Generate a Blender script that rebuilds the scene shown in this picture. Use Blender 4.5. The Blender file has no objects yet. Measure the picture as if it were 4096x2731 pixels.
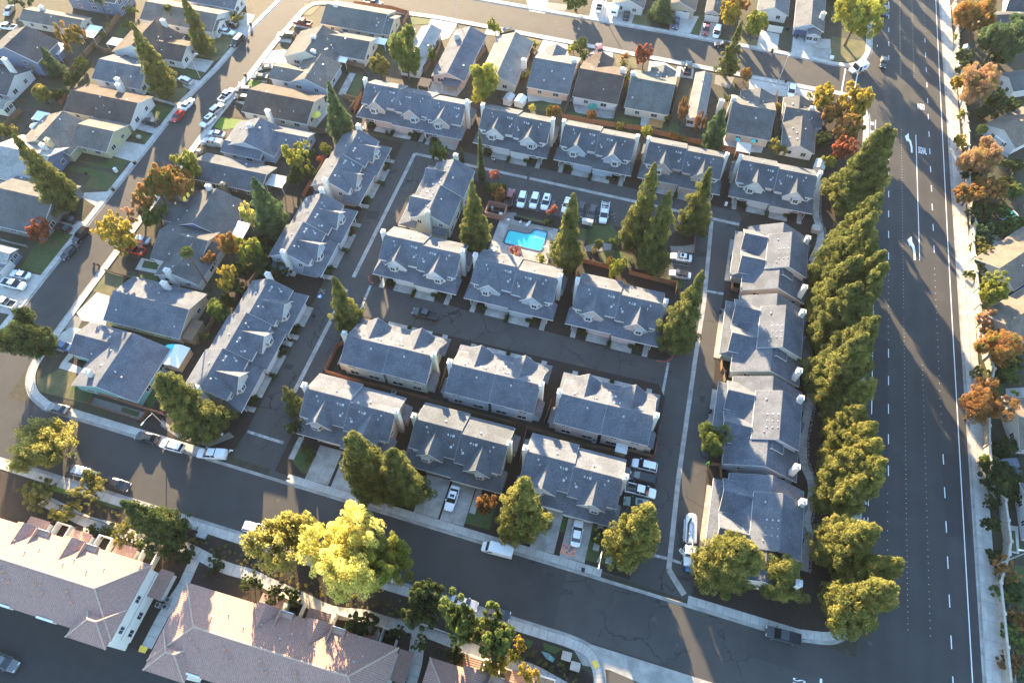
import bpy, math, random
import numpy as np
R = math.radians
sc = bpy.context.scene
COL = sc.collection
# ---------------------------------------------------------------- camera, sky, sun, exposure
CAM_F, CAM_T, CAM_H, YAW = 2731.0, math.atan(1680/2731.0), 130.0, R(15.5)
cam = bpy.data.cameras.new('camera'); cam.lens = 24.0; cam.sensor_width = 36.0; cam.clip_end = 3000
cob = bpy.data.objects.new('camera', cam); COL.objects.link(cob)
cob.location = (0, 0, CAM_H); cob.rotation_euler = (CAM_T, 0, YAW); sc.camera = cob
SUN_EL, SUN_AZ = R(12.5), R(120)
w = bpy.data.worlds.new('World'); sc.world = w; w.use_nodes = True
nt = w.node_tree; bg = nt.nodes['Background']
sky = nt.nodes.new('ShaderNodeTexSky'); sky.sky_type = 'NISHITA'; sky.sun_disc = False
sky.sun_elevation = SUN_EL; sky.sun_rotation = R(90) - SUN_AZ
sky.air_density = 1.15; sky.dust_density = 0.3; sky.ozone_density = 2.6
nt.links.new(sky.outputs[0], bg.inputs[0]); bg.inputs[1].default_value = 0.118
sl = bpy.data.lights.new('sun', 'SUN'); sl.energy = 5.0; sl.angle = R(0.53); sl.color = (1.0, 0.74, 0.43)
so = bpy.data.objects.new('sun', sl); COL.objects.link(so); so.rotation_euler = (math.pi/2 - SUN_EL, 0, R(210))
so.location = (0, 0, 200)
sc.view_settings.view_transform = 'Standard'; sc.view_settings.look = 'None'
sc.view_settings.exposure = 3.05; sc.view_settings.gamma = 1.0
HAZE = 0.000035
random.seed(7); rng = np.random.default_rng(7)

# ---------------------------------------------------------------- survey: photo tiles -> metres on the ground
TILE = [None] + [(x, y) for y in (0, 700, 1350, 1931) for x in (0, 1000, 2000, 2996)]
CT, ST, CY, SY = math.cos(CAM_T), math.sin(CAM_T), math.cos(YAW), math.sin(YAW)
def PS(x, y, z=0.0):
    cx = (x-2048)/CAM_F; cy = (1365.5-y)/CAM_F
    dx, dy, dz = cx, cy*CT+ST, cy*ST-CT
    s = (z-CAM_H)/dz
    return (dx*s*CY-dy*s*SY, dx*s*SY+dy*s*CY)
def P(i, x, y, z=0.0):
    return PS(TILE[i][0]+x/1.96, TILE[i][1]+y/1.96, z)
def PL(i, *xy, z=0.0):
    return [P(i, xy[k], xy[k+1], z) for k in range(0, len(xy), 2)]

# ---------------------------------------------------------------- materials
MATS = {}
def mat(name, col, rough=0.85, var=0.15, scale=2.0, metal=0.0, fine=0.0, fs=9.0, spec=0.3, crack=None, col2=None, trans=None, stripes=None, coat=0.0, bump=0.0):
    if name in MATS: return MATS[name]
    m = bpy.data.materials.new(name); m.use_nodes = True
    n = m.node_tree.nodes; l = m.node_tree.links; b = n['Principled BSDF']
    b.inputs['Roughness'].default_value = rough; b.inputs['Metallic'].default_value = metal
    b.inputs['Specular IOR Level'].default_value = spec; b.inputs['Coat Weight'].default_value = coat
    tc = n.new('ShaderNodeTexCoord'); geo = n.new('ShaderNodeNewGeometry')
    def noise(s, det=4, rgh=0.55):
        t = n.new('ShaderNodeTexNoise'); t.inputs['Scale'].default_value = s; t.inputs['Detail'].default_value = det
        t.inputs['Roughness'].default_value = rgh; l.new(geo.outputs['Position'], t.inputs['Vector']); return t.outputs['Fac']
    def mix(fac, a, bb, mode='MIX'):
        x = n.new('ShaderNodeMix'); x.data_type = 'RGBA'; x.blend_type = mode
        if isinstance(fac, (int, float)): x.inputs[0].default_value = fac
        else: l.new(fac, x.inputs[0])
        for k, v in ((6, a), (7, bb)):
            if isinstance(v, tuple): x.inputs[k].default_value = (*v[:3], 1)
            else: l.new(v, x.inputs[k])
        return x.outputs[2]
    def rng_(v, a, b2, c=0.0, d=1.0):
        x = n.new('ShaderNodeMapRange'); l.new(v, x.inputs[0])
        for k, q in zip((1, 2, 3, 4), (a, b2, c, d)): x.inputs[k].default_value = q
        return x.outputs[0]
    lo = tuple(c*(1-var) for c in col); hi = tuple(min(1, c*(1+var)) for c in col)
    c = mix(rng_(noise(scale), 0.3, 0.7), lo, hi)
    if col2 is not None:
        s2, a2, b2 = 0.35, 0.45, 0.62
        if len(col2) == 4: s2 = col2[3]
        c = mix(rng_(noise(s2, 5, 0.6), a2, b2), c, tuple(col2[:3]))
    if fine:
        c = mix(rng_(noise(fs, 2), 0.25, 0.75), c, mix(1.0, c, (1-fine,)*3, 'MULTIPLY'))
    if crack:
        vs, wd, dk = crack
        v = n.new('ShaderNodeTexVoronoi'); v.feature = 'DISTANCE_TO_EDGE'; v.inputs['Scale'].default_value = vs
        nd = n.new('ShaderNodeTexNoise'); nd.inputs['Scale'].default_value = 0.35; nd.inputs['Detail'].default_value = 5
        l.new(geo.outputs['Position'], nd.inputs['Vector'])
        va = n.new('ShaderNodeVectorMath'); va.operation = 'MULTIPLY_ADD'; va.inputs[1].default_value = (5, 5, 0)
        l.new(nd.outputs['Color'], va.inputs[0]); l.new(geo.outputs['Position'], va.inputs[2])
        l.new(va.outputs[0], v.inputs['Vector'])
        k = rng_(v.outputs['Distance'], wd*0.4, wd, dk, 0.0)
        gate = rng_(noise(0.09, 2), 0.42, 0.58)
        mm = n.new('ShaderNodeMath'); mm.operation = 'MULTIPLY'; l.new(k, mm.inputs[0]); l.new(gate, mm.inputs[1])
        c = mix(mm.outputs[0], c, (0.012, 0.012, 0.013))
    if stripes:
        ax, per, amt = stripes
        sp = n.new('ShaderNodeSeparateXYZ'); l.new(geo.outputs['Position'], sp.inputs[0])
        mu = n.new('ShaderNodeMath'); mu.operation = 'MULTIPLY'; mu.inputs[1].default_value = 2*math.pi/per; l.new(sp.outputs[ax], mu.inputs[0])
        sn = n.new('ShaderNodeMath'); sn.operation = 'SINE'; l.new(mu.outputs[0], sn.inputs[0])
        c = mix(rng_(sn.outputs[0], -1, 1), c, mix(1.0, c, (1-amt,)*3, 'MULTIPLY'))
        if bump:
            bp = n.new('ShaderNodeBump'); bp.inputs['Strength'].default_value = bump; bp.inputs['Distance'].default_value = 0.06
            l.new(sn.outputs[0], bp.inputs['Height']); l.new(bp.outputs[0], b.inputs['Normal'])
    elif bump:
        bp = n.new('ShaderNodeBump'); bp.inputs['Strength'].default_value = bump; bp.inputs['Distance'].default_value = 0.05
        l.new(noise(6.0), bp.inputs['Height']); l.new(bp.outputs[0], b.inputs['Normal'])
    l.new(c, b.inputs['Base Color'])
    MATS[name] = m; return m
def leafmat(name, c1, c2, c3, tr=0.5, gain=1.7):
    c1, c2, c3 = (tuple(min(.8, q*gain) for q in c) for c in (c1, c2, c3))
    if name in MATS: return MATS[name]
    m = bpy.data.materials.new(name); m.use_nodes = True
    n = m.node_tree.nodes; l = m.node_tree.links; n.clear()
    out = n.new('ShaderNodeOutputMaterial'); at = n.new('ShaderNodeAttribute'); at.attribute_name = 'tint'
    geo = n.new('ShaderNodeNewGeometry'); nz = n.new('ShaderNodeTexNoise'); nz.inputs['Scale'].default_value = 0.55; nz.inputs['Detail'].default_value = 3
    l.new(geo.outputs['Position'], nz.inputs['Vector'])
    a = n.new('ShaderNodeMath'); a.operation = 'MULTIPLY_ADD'; a.inputs[1].default_value = 0.55; l.new(at.outputs['Fac'], a.inputs[0])
    s = n.new('ShaderNodeMath'); s.operation = 'MULTIPLY_ADD'; s.inputs[1].default_value = 1.6; s.inputs[2].default_value = -0.575; l.new(nz.outputs['Fac'], s.inputs[0])
    l.new(s.outputs[0], a.inputs[2])
    r = n.new('ShaderNodeValToRGB'); r.color_ramp.elements[0].color = (*c1, 1); r.color_ramp.elements[1].color = (*c3, 1)
    e = r.color_ramp.elements.new(0.5); e.color = (*c2, 1); r.color_ramp.elements[0].position = 0.1; r.color_ramp.elements[2].position = 0.9
    l.new(a.outputs[0], r.inputs[0])
    d = n.new('ShaderNodeBsdfDiffuse'); t = n.new('ShaderNodeBsdfTranslucent'); mx = n.new('ShaderNodeMixShader'); mx.inputs[0].default_value = tr
    l.new(r.outputs[0], d.inputs[0]); l.new(r.outputs[0], t.inputs[0]); l.new(d.outputs[0], mx.inputs[1]); l.new(t.outputs[0], mx.inputs[2])
    l.new(mx.outputs[0], out.inputs[0]); MATS[name] = m; return m

M_ground = mat('soil', (0.052, 0.044, 0.031), var=0.35, scale=0.8, col2=(0.052, 0.056, 0.028, 0.12), fine=0.35, bump=0.6)
M_mulch = mat('mulch', (0.036, 0.026, 0.020), var=0.35, scale=3, fine=0.5, bump=0.8)
M_asph = mat('asphalt_old', (0.066, 0.063, 0.059), var=0.12, scale=0.25, fine=0.25, crack=(0.16, 0.020, 0.8), col2=(0.055, 0.053, 0.051, 0.08))
M_asph_n = mat('asphalt_dark', (0.050, 0.048, 0.046), var=0.12, scale=0.3, fine=0.25, col2=(0.058, 0.055, 0.052, 0.1))
M_asph_a = mat('asphalt_arterial', (0.050, 0.048, 0.046), var=0.16, scale=0.15, fine=0.2, stripes=(0, 3.6, 0.10), col2=(0.045, 0.044, 0.043, 0.07))
M_asph_p = mat('asphalt_patch', (0.036, 0.035, 0.035), var=0.1, scale=0.5, fine=0.2)
M_conc = mat('concrete', (0.42, 0.395, 0.36), var=0.12, scale=0.9, fine=0.12, col2=(0.35, 0.33, 0.30, 0.3))
M_conc_d = mat('concrete_joint', (0.17, 0.155, 0.14), var=0.15, scale=1.5)
M_conc_o = mat('concrete_worn', (0.35, 0.33, 0.30), var=0.2, scale=0.6, fine=0.2, col2=(0.25, 0.235, 0.215, 0.35))
M_white = mat('road_paint', (0.72, 0.71, 0.68), var=0.12, scale=3, fine=0.12)
M_worn = mat('worn_paint', (0.42, 0.415, 0.40), var=0.3, scale=2, fine=0.35, fs=5, col2=(0.22, 0.22, 0.21, 1.2))
M_yel = mat('yellow_paint', (0.75, 0.48, 0.08), var=0.1, scale=3)
M_lawn = mat('lawn', (0.050, 0.082, 0.022), var=0.3, scale=1.5, fine=0.4, col2=(0.085, 0.088, 0.034, 0.25), bump=0.6)
M_lawn_b = mat('lawn_bright', (0.10, 0.17, 0.025), var=0.25, scale=1.5, fine=0.3, bump=0.6)
M_dry = mat('dry_grass', (0.15, 0.125, 0.06), var=0.3, scale=1.2, fine=0.4, col2=(0.09, 0.10, 0.04, 0.3))
M_gravel = mat('gravel', (0.24, 0.225, 0.20), var=0.35, scale=5, fine=0.5, bump=1.0)
M_bark = mat('bark', (0.075, 0.052, 0.038), var=0.3, scale=4)
M_fence = mat('fence_wood', (0.17, 0.105, 0.062), var=0.25, scale=3, col2=(0.12, 0.095, 0.075, 0.4))
M_fence_r = mat('fence_redwood', (0.19, 0.092, 0.058), var=0.2, scale=3)
M_trim = mat('white_trim', (0.50, 0.495, 0.475), var=0.06, scale=2)
M_glass = mat('window_glass', (0.035, 0.042, 0.05), rough=0.08, var=0.2, scale=1, spec=0.6)
M_metal = mat('galvanised_metal', (0.50, 0.51, 0.52), rough=0.45, var=0.08, scale=2, metal=0.6)
M_grey = mat('grey_metal', (0.28, 0.29, 0.29), rough=0.5, var=0.1, scale=2)
M_vent = mat('vent_white', (0.42, 0.42, 0.42), rough=0.6, var=0.08, scale=4)
M_bin = mat('dark_plastic', (0.022, 0.024, 0.026), rough=0.6, var=0.2, scale=4)
M_stone = mat('sound_wall_stone', (0.40, 0.355, 0.30), var=0.15, scale=1.2, fine=0.2)
M_rubber = mat('tyre_rubber', (0.018, 0.018, 0.019), rough=0.9, var=0.1)
M_carglass = mat('car_glass', (0.012, 0.016, 0.02), rough=0.06, var=0.1, spec=0.7)
M_rim = mat('wheel_rim', (0.45, 0.46, 0.47), rough=0.35, var=0.05, metal=0.7)
M_lamp = mat('lamp_lens', (0.65, 0.66, 0.64), rough=0.2, var=0.05)
M_tail = mat('tail_lens', (0.30, 0.02, 0.02), rough=0.3, var=0.05)
M_white_st = mat('white_stucco', (0.66, 0.65, 0.62), var=0.06, scale=1.5)
ROOF = {}
def roofm(key):
    cols = dict(slate=(0.138, 0.153, 0.182), slate2=(0.106, 0.120, 0.138), grey=(0.125, 0.128, 0.130), light=(0.22, 0.22, 0.215), pale=(0.34, 0.34, 0.33),
                brown=(0.105, 0.085, 0.075), dark=(0.088, 0.090, 0.098), tan=(0.19, 0.155, 0.125), green=(0.135, 0.148, 0.145), warm=(0.175, 0.160, 0.145), bluegrey=(0.145, 0.158, 0.172))
    return mat('shingle_'+key, cols[key], rough=0.95, var=0.16, scale=2.2, fine=0.5, fs=4.5, col2=tuple(c*0.76 for c in cols[key])+(0.3,), bump=0.5, spec=0.15)
WCOL = dict(pink=(0.42, 0.34, 0.31), cream=(0.48, 0.44, 0.37), white=(0.52, 0.51, 0.50), blue=(0.33, 0.37, 0.43), dblue=(0.115, 0.15, 0.23), grey=(0.40, 0.40, 0.39), sage=(0.36, 0.38, 0.33),
            tan=(0.42, 0.34, 0.25), teal=(0.13, 0.29, 0.29), olive=(0.36, 0.34, 0.22), peach=(0.50, 0.36, 0.27), dgreen=(0.07, 0.08, 0.065), dgrey=(0.16, 0.165, 0.18))
def wallm(key): return mat('siding_'+key, WCOL[key], rough=0.9, var=0.06, scale=1.0, stripes=(2, 0.45, 0.08))

# ---------------------------------------------------------------- mesh helpers
class MB:
    def __init__(s): s.v = []; s.f = []; s.m = []
    def hexa(s, p, m=0):                       # 8 points: bottom ring 0-3, top ring 4-7
        b = len(s.v); s.v += [tuple(q) for q in p]
        for f in ((0, 3, 2, 1), (4, 5, 6, 7), (0, 1, 5, 4), (1, 2, 6, 5), (2, 3, 7, 6), (3, 0, 4, 7)):
            s.f.append(tuple(b+k for k in f)); s.m.append(m)
        return s
    def box(s, x0, x1, y0, y1, z0, z1, m=0):
        return s.hexa([(x0, y0, z0), (x1, y0, z0), (x1, y1, z0), (x0, y1, z0), (x0, y0, z1), (x1, y0, z1), (x1, y1, z1), (x0, y1, z1)], m)
    def poly(s, pts, m=0):
        b = len(s.v); s.v += [tuple(q) for q in pts]; s.f.append(tuple(range(b, b+len(pts)))); s.m.append(m); return s
    def prism(s, poly, z0, z1, m=0):
        n = len(poly); b = len(s.v)
        s.v += [(x, y, z0) for x, y in poly]+[(x, y, z1) for x, y in poly]
        s.f.append(tuple(range(b+n, b+2*n))); s.m.append(m)
        s.f.append(tuple(range(b+n-1, b-1, -1))); s.m.append(m)
        for k in range(n):
            s.f.append((b+k, b+(k+1) % n, b+n+(k+1) % n, b+n+k)); s.m.append(m)
        return s
    def cyl(s, p0, p1, r0, r1=None, n=10, m=0, cap=True):
        r1 = r0 if r1 is None else r1
        p0 = np.array(p0, float); p1 = np.array(p1, float); d = p1-p0; d /= (np.linalg.norm(d)+1e-9)
        a = np.cross(d, (0, 0, 1) if abs(d[2]) < 0.9 else (1, 0, 0)); a /= np.linalg.norm(a); c = np.cross(d, a)
        b = len(s.v)
        for p, r in ((p0, r0), (p1, r1)):
            for k in range(n):
                t = 2*math.pi*k/n; s.v.append(tuple(p+r*(math.cos(t)*a+math.sin(t)*c)))
        for k in range(n):
            s.f.append((b+k, b+(k+1) % n, b+n+(k+1) % n, b+n+k)); s.m.append(m)
        if cap:
            s.f.append(tuple(b+n+k for k in range(n))); s.m.append(m); s.f.append(tuple(b+n-1-k for k in range(n))); s.m.append(m)
        return s
    def loft(s, rings, m=0, cap=True):
        n = len(rings[0]); b = len(s.v)
        for r in rings: s.v += [tuple(q) for q in r]
        for i in range(len(rings)-1):
            for k in range(n):
                s.f.append((b+i*n+k, b+i*n+(k+1) % n, b+(i+1)*n+(k+1) % n, b+(i+1)*n+k)); s.m.append(m)
        if cap:
            s.f.append(tuple(b+k for k in range(n-1, -1, -1))); s.m.append(m)
            s.f.append(tuple(b+(len(rings)-1)*n+k for k in range(n))); s.m.append(m)
        return s
    def mesh(s, name, mats):
        me = bpy.data.meshes.new(name); me.from_pydata(s.v, [], s.f)
        for q in (mats if isinstance(mats, (list, tuple)) else [mats]): me.materials.append(q)
        if any(s.m): me.polygons.foreach_set('material_index', s.m)
        return me
    def build(s, name, mats, parent=None, off=None, smooth=False):
        if off is not None: s.v = [(x-off[0], y-off[1], z-off[2]) for x, y, z in s.v]
        me = s.mesh(name, mats)
        if smooth: me.polygons.foreach_set('use_smooth', [True]*len(me.polygons))
        return obj(name, me, parent)
def obj(name, me, parent=None, loc=None, rz=None, scale=None):
    o = bpy.data.objects.new(name, me); COL.objects.link(o)
    if parent is not None: o.parent = parent
    if loc is not None: o.location = loc
    if rz is not None: o.rotation_euler = (0, 0, rz)
    if scale is not None: o.scale = scale
    return o
LABELS = {}
def tag(o, label, cat, group=None):
    o['label'] = label; o['category'] = cat
    if group: o['group'] = group
    return o
def thing(name, label, cat, loc=(0, 0, 0), rz=0.0, group=None):
    o = bpy.data.objects.new(name, None); COL.objects.link(o); o.location = loc; o.rotation_euler = (0, 0, rz); o.empty_display_size = 0.5
    return tag(o, label, cat, group)
def struct(name, mb, mats, kind='structure'):
    o = mb.build(name, mats); o['kind'] = kind; return o
def sheet(name, pts, z, m, parent=None, kind='structure'):
    mb = MB().poly([(x, y, z) for x, y in pts]); o = mb.build(name, m, parent)
    if parent is None: o['kind'] = kind
    return o
def copy_tree(o, parent=None):
    c = o.copy(); COL.objects.link(c); c.parent = parent
    for ch in o.children: copy_tree(ch, c)
    return c
def offset(poly, d):
    """polyline moved d metres to its left"""
    out = []
    for k in range(len(poly)):
        a = np.array(poly[max(k-1, 0)]); b = np.array(poly[k]); c = np.array(poly[min(k+1, len(poly)-1)])
        t = c-a; t = t/(np.linalg.norm(t)+1e-9); nrm = np.array((-t[1], t[0]))
        t1 = b-a if k else c-b; t1 = t1/(np.linalg.norm(t1)+1e-9); cs = max(0.5, abs(float(t1@t)))
        out.append(tuple(b+nrm*d/cs))
    return out
def resample(poly, step):
    out = [tuple(poly[0])]
    for a, b in zip(poly[:-1], poly[1:]):
        a = np.array(a); b = np.array(b); L = np.linalg.norm(b-a); n = max(1, int(round(L/step)))
        for k in range(1, n+1): out.append(tuple(a+(b-a)*k/n))
    return out
def smooth_line(pts, n=6):
    p = [np.array(q, float) for q in pts]; p = [2*p[0]-p[1]]+p+[2*p[-1]-p[-2]]; out = []
    for k in range(1, len(p)-2):
        for j in range(n):
            t = j/n; a, b, c, d = p[k-1], p[k], p[k+1], p[k+2]
            out.append(tuple(0.5*((2*b)+(c-a)*t+(2*a-5*b+4*c-d)*t*t+(3*b-a-3*c+d)*t**3)))
    out.append(tuple(p[-2])); return out
def strip(mb, poly, d0, d1, z0, z1=None, m=0):
    A, B = offset(poly, d0), offset(poly, d1)
    for k in range(len(poly)-1):
        if z1 is None:
            mb.poly([(*A[k], z0), (*A[k+1], z0), (*B[k+1], z0), (*B[k], z0)], m)
        else:
            mb.hexa([(*A[k], z0), (*A[k+1], z0), (*B[k+1], z0), (*B[k], z0), (*A[k], z1), (*A[k+1], z1), (*B[k+1], z1), (*B[k], z1)], m)
def slabs(parent, poly, d0, d1, ztop, name, m, step=1.6, gap=0.03):
    """separate concrete slabs along a polyline, between offsets d0 and d1"""
    q = resample(poly, step); A, B = offset(q, d0), offset(q, d1)
    for k in range(len(q)-1):
        a0, a1, b0, b1 = (np.array(x) for x in (A[k], A[k+1], B[k], B[k+1]))
        def lerp(p, r, t): return tuple(p+(r-p)*t)
        La = max(np.linalg.norm(a1-a0), 0.2); g = gap/La
        c = [lerp(a0, a1, g), lerp(a0, a1, 1-g), lerp(b0, b1, 1-g), lerp(b0, b1, g)]
        j = random.uniform(-0.006, 0.006)
        MB().hexa([(*p, ztop-0.05) for p in c]+[(*p, ztop+j) for p in c]).build(name, m, parent)
def walk(name, poly, d0, d1, ztop, step=1.6, m=None):
    """a pavement: a bed with separate slabs on it"""
    mb = MB(); strip(mb, poly, d0, d1, 0.0, ztop-0.02); o = struct(name, mb, M_conc_d)
    slabs(o, poly, d0, d1, ztop, 'slab', m or M_conc, step); return o
def kerb(name, poly, s=1, gutter=0.45):
    mb = MB(); strip(mb, poly, -s*gutter, 0.0, 0.016); strip(mb, poly, 0.0, s*0.16, 0.0, 0.14)
    return struct(name, mb, M_conc_o)
# ================================================================ the setting
sheet('ground', [(-700, -300), (600, -300), (600, 900), (-700, 900)], 0.0, M_ground)
def au(u, v): return u+0.0115*(v-100)            # the wide road runs a hair off the grid
def NB(u): return 32.27-0.0225*u                 # kerb lines of the near street
def SB(u): return 20.9-0.014*u
road = sheet('road', [(au(54.5, -120), -120), (au(75.7, -120), -120), (au(75.7, 400), 400), (au(54.5, 400), 400)], 0.010, M_asph_a)
near_street = sheet('road', [(-300, SB(-300)), (au(54.6, 20), SB(54)), (au(54.6, 32), NB(54)), (-300, NB(-300))], 0.006, M_asph_n)
left_street = sheet('road', [(-132.6, 10), (-121.3, 10), (-121.5, 130), (-120.5, 160), (-119.5, 176), (-118.4, 184), (-116, 260), (-124, 260), (-128, 178), (-129.6, 165), (-130.6, 145), (-132.6, 130)], 0.008, M_asph_n)
top_street = sheet('road', [(-122, 184.6), (-75, 187), (-45, 186.2), (55.5, 183.4), (55.6, 196.4), (-5, 197.6), (-60, 198.4), (-122, 200)], 0.004, M_asph_n)
lane = sheet('parking_lane', [(-68.6, 35.5), (-60, 35.3), (-60, 33.9), (13.5, 33), (24.6, 32.5), (24.6, 130.2), (-66.4, 131.5)], 0.003, M_asph)
sheet('side_street', [(12.6, 17.3), (12.6, -60), (34, -60), (34, 20.4)], 0.004, M_asph)
sheet('apartment_court', [(-150, -60), (-25, -60), (-25, -1.6), (-100, -1.6), (-150, -1.6)], 0.005, M_asph_p)
sheet('street', [(-300, 190), (-170, 190), (-162, 260), (-300, 260)], 0.004, M_asph_n)
# older, paler surfacing on the near street and other patches
sheet('pavement_patch', [P(15, 530, 668), (16, NB(16)-0.5), (30, NB(30)-0.5), P(15, 1960, 1092), P(15, 1925, 1345), P(16, 20, 1368), P(16, 580, 1535), P(16, 600, 1600), P(15, 1700, 1600), (26, SB(26)+0.1), (4, SB(4)+0.3), P(15, 410, 1150)], 0.0105, M_asph, near_street)
sheet('pavement_patch', PL(8, 985, 420, 1095, 450, 1095, 590, 985, 570), 0.014, M_asph_p, road)
sheet('pavement_patch', PL(12, 970, 5, 1090, 25, 1085, 1090, 960, 800), 0.014, M_asph_p, road)
sheet('pavement_patch', PL(12, 1505, 895, 1650, 935, 1740, 1560, 1545, 1560), 0.014, M_asph_p, road)
sheet('pavement_patch', PL(5, 200, 990, 280, 1000, 235, 1085, 160, 1070), 0.0125, M_asph, left_street)
sheet('pavement_patch', PL(3, 720, 180, 775, 185, 750, 240, 700, 235), 0.009, M_asph, top_street)
for q in ((11, 1570, 455, 1610, 460, 1605, 505, 1565, 500), (6, 925, 280, 1020, 285, 1000, 350, 905, 340), (7, 1525, 585, 1635, 610, 1630, 645, 1520, 640), (10, 275, 200, 350, 215, 325, 255, 260, 240)):
    sheet('pavement_patch', PL(*q), 0.0075, M_asph_p, lane)
# ---- painted marks on the wide road
def dash(parent, u, v, L, wd, z=0.018, name='lane_dash', m=M_white):
    MB().poly([(au(u-wd/2, v), v-L/2, z), (au(u+wd/2, v), v-L/2, z), (au(u+wd/2, v), v+L/2, z), (au(u-wd/2, v), v+L/2, z)]).build(name, m, parent)
def dashes(u, vs, L=2.3):
    for v in vs: dash(road, u, v, L, 0.17)
def vv(i, x, *ys): return [P(i, x, y)[1] for y in ys]
dashes(59.75, vv(4, 1095, 30, 132, 236, 345, 455)+vv(4, 1093, 1232, 1373, 1522)+vv(8, 1095, 305, 467, 635, 1397)+vv(12, 1090, 336, 558, 794, 1041))
dashes(70.4, vv(4, 1390, 320, 433, 548, 667, 790, 915, 1048, 1182, 1322, 1470)+vv(8, 1435, 250, 410, 577)+vv(12, 1520, 952, 1210, 1476)+vv(16, 1560, 623, 920, 1240, 1560))
dashes(56.4, vv(4, 1000, 360)+vv(8, 970, 1000), 1.0)
def line(parent, pts, wd=0.14, z=0.018, name='edge_line', m=M_white):
    mb = MB(); strip(mb, pts, -wd/2, wd/2, z); return mb.build(name, m, parent)
line(road, [(au(73.7, -100), -100), (au(73.6, 50), 50), (au(73.7, 130), 130), (au(74.3, 240), 240), (au(74.5, 380), 380)], 0.17)
line(road, [(au(56.35, 80), 80), (au(56.4, 109), 109)], 0.16)
line(road, [(au(56.2, 168), 168), (au(56.2, 174), 174)], 0.2)
line(road, [(au(66.95, 125.4), 125.4), (au(66.9, 170.8), 170.8)], 0.16)
line(road, [P(16, 903, 270), P(16, 900, 330)], 0.14); line(road, [P(16, 933, 268), P(16, 931, 322)], 0.14); line(road, [P(16, 937, 118), P(16, 936, 178)], 0.14)
for y in (140, 150, 162): line(road, [P(16, 895, y), P(16, 925, y)], 0.2, name='bike_symbol_bar')
mb = MB()
for u, v0, v1, st in ((63.1, 38, 108, 1.05), (63.1, 110, 172, 1.05), (63.1, 196, 260, 0.75), (66.9, 38, 96, 1.3), (66.9, 196, 260, 1.0)):
    v = v0
    while v < v1:
        for du in ((0,) if st > 1.04 else (-0.12, 0.12)):
            c = au(u+du, v); mb.box(c-0.06, c+0.06, v-0.06, v+0.06, 0.01, 0.03)
        v += st+random.uniform(-0.05, 0.05)
road_dots = mb.build('road_markers', mat('marker_yellow', (0.62, 0.50, 0.30), var=0.1), road); road_dots['kind'] = 'stuff'
mb = MB()
for u, a, b in ((59.7, 100, 126), (70.3, 82, 124), (59.6, 44, 64), (70.6, 218, 256)):
    v = a
    while v < b: mb.box(au(u-.06, v), au(u+.06, v), v-.06, v+.06, 0.01, 0.03); v += 1.9
o = mb.build('road_markers', M_white, road); o['kind'] = 'stuff'
def arrow(i, *xy):
    sheet('turn_arrow', PL(i, *xy), 0.018, M_white, road)
arrow(4, 1222, 1070, 1252, 1045, 1254, 1085, 1270, 1105, 1281, 1150, 1283, 1198, 1270, 1198, 1268, 1155, 1258, 1120, 1246, 1103, 1238, 1110)
arrow(8, 1240, 510, 1276, 480, 1278, 525, 1296, 552, 1307, 610, 1307, 667, 1293, 667, 1291, 615, 1281, 575, 1268, 552, 1262, 560)
def painted(text, loc, size, sx, sy, rz, parent, name='painted_word'):
    cu = bpy.data.curves.new(name, 'FONT'); cu.body = text; cu.size = size; cu.align_x = 'CENTER'; cu.align_y = 'CENTER'; cu.offset = 0.012
    t = bpy.data.objects.new('tmp', cu); COL.objects.link(t); dg = bpy.context.evaluated_depsgraph_get()
    me = bpy.data.meshes.new_from_object(t.evaluated_get(dg)); bpy.data.objects.remove(t)
    me.materials.clear(); me.materials.append(M_white)
    o = obj(name, me, parent, (*loc, 0.019), rz, (sx, sy, 1)); return o
painted('AHEAD', P(4, 1348, 840), 1.0, 0.6, 3.6, R(-1), road)
painted('SIGNAL', P(4, 1360, 1185), 1.0, 0.64, 3.7, R(-1), road)
painted('BIKE', P(4, 965, 968), 1.0, 0.55, 1.9, math.pi, road)
painted('LANE', P(4, 963, 1035), 1.0, 0.55, 1.9, math.pi, road)
s0 = P(16, 380, 1520)
painted('STOP', (s0[0]+0.2, s0[1]-1.45), 1.15, 0.9, 2.6, R(-90), near_street)
line(near_street, [P(16, 565, 1532), (P(16, 570, 1560)[0], 10)], 0.4, 0.019, 'stop_line')
line(top_street, [P(4, 757, 540), P(4, 722, 740)], 0.32, 0.014, 'crosswalk_line'); line(top_street, [P(4, 852, 580), P(4, 822, 715)], 0.32, 0.014, 'crosswalk_line')
line(lane, [P(15, 1180, 560), P(15, 1325, 595)], 0.55, 0.012, 'stop_line', M_worn); line(lane, [P(15, 1340, 600), P(15, 1430, 630)], 0.5, 0.012, 'stop_line', M_worn)
line(lane, [P(9, 1940, 735), P(10, 262, 825)], 0.6, 0.012, 'stop_line', M_worn)
line(lane, [P(6, 945, 865), P(6, 900, 975)], 0.55, 0.012, 'stop_line', M_worn); line(lane, [P(6, 892, 992), P(6, 868, 1060)], 0.55, 0.012, 'stop_line', M_worn)
line(lane, [P(11, 1320, 195), P(11, 1272, 455)], 0.55, 0.012, 'stop_line', M_worn)
line(lane, [P(7, 1618, 908), P(7, 1752, 932)], 0.65, 0.012, 'stop_line', M_worn)
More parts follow.
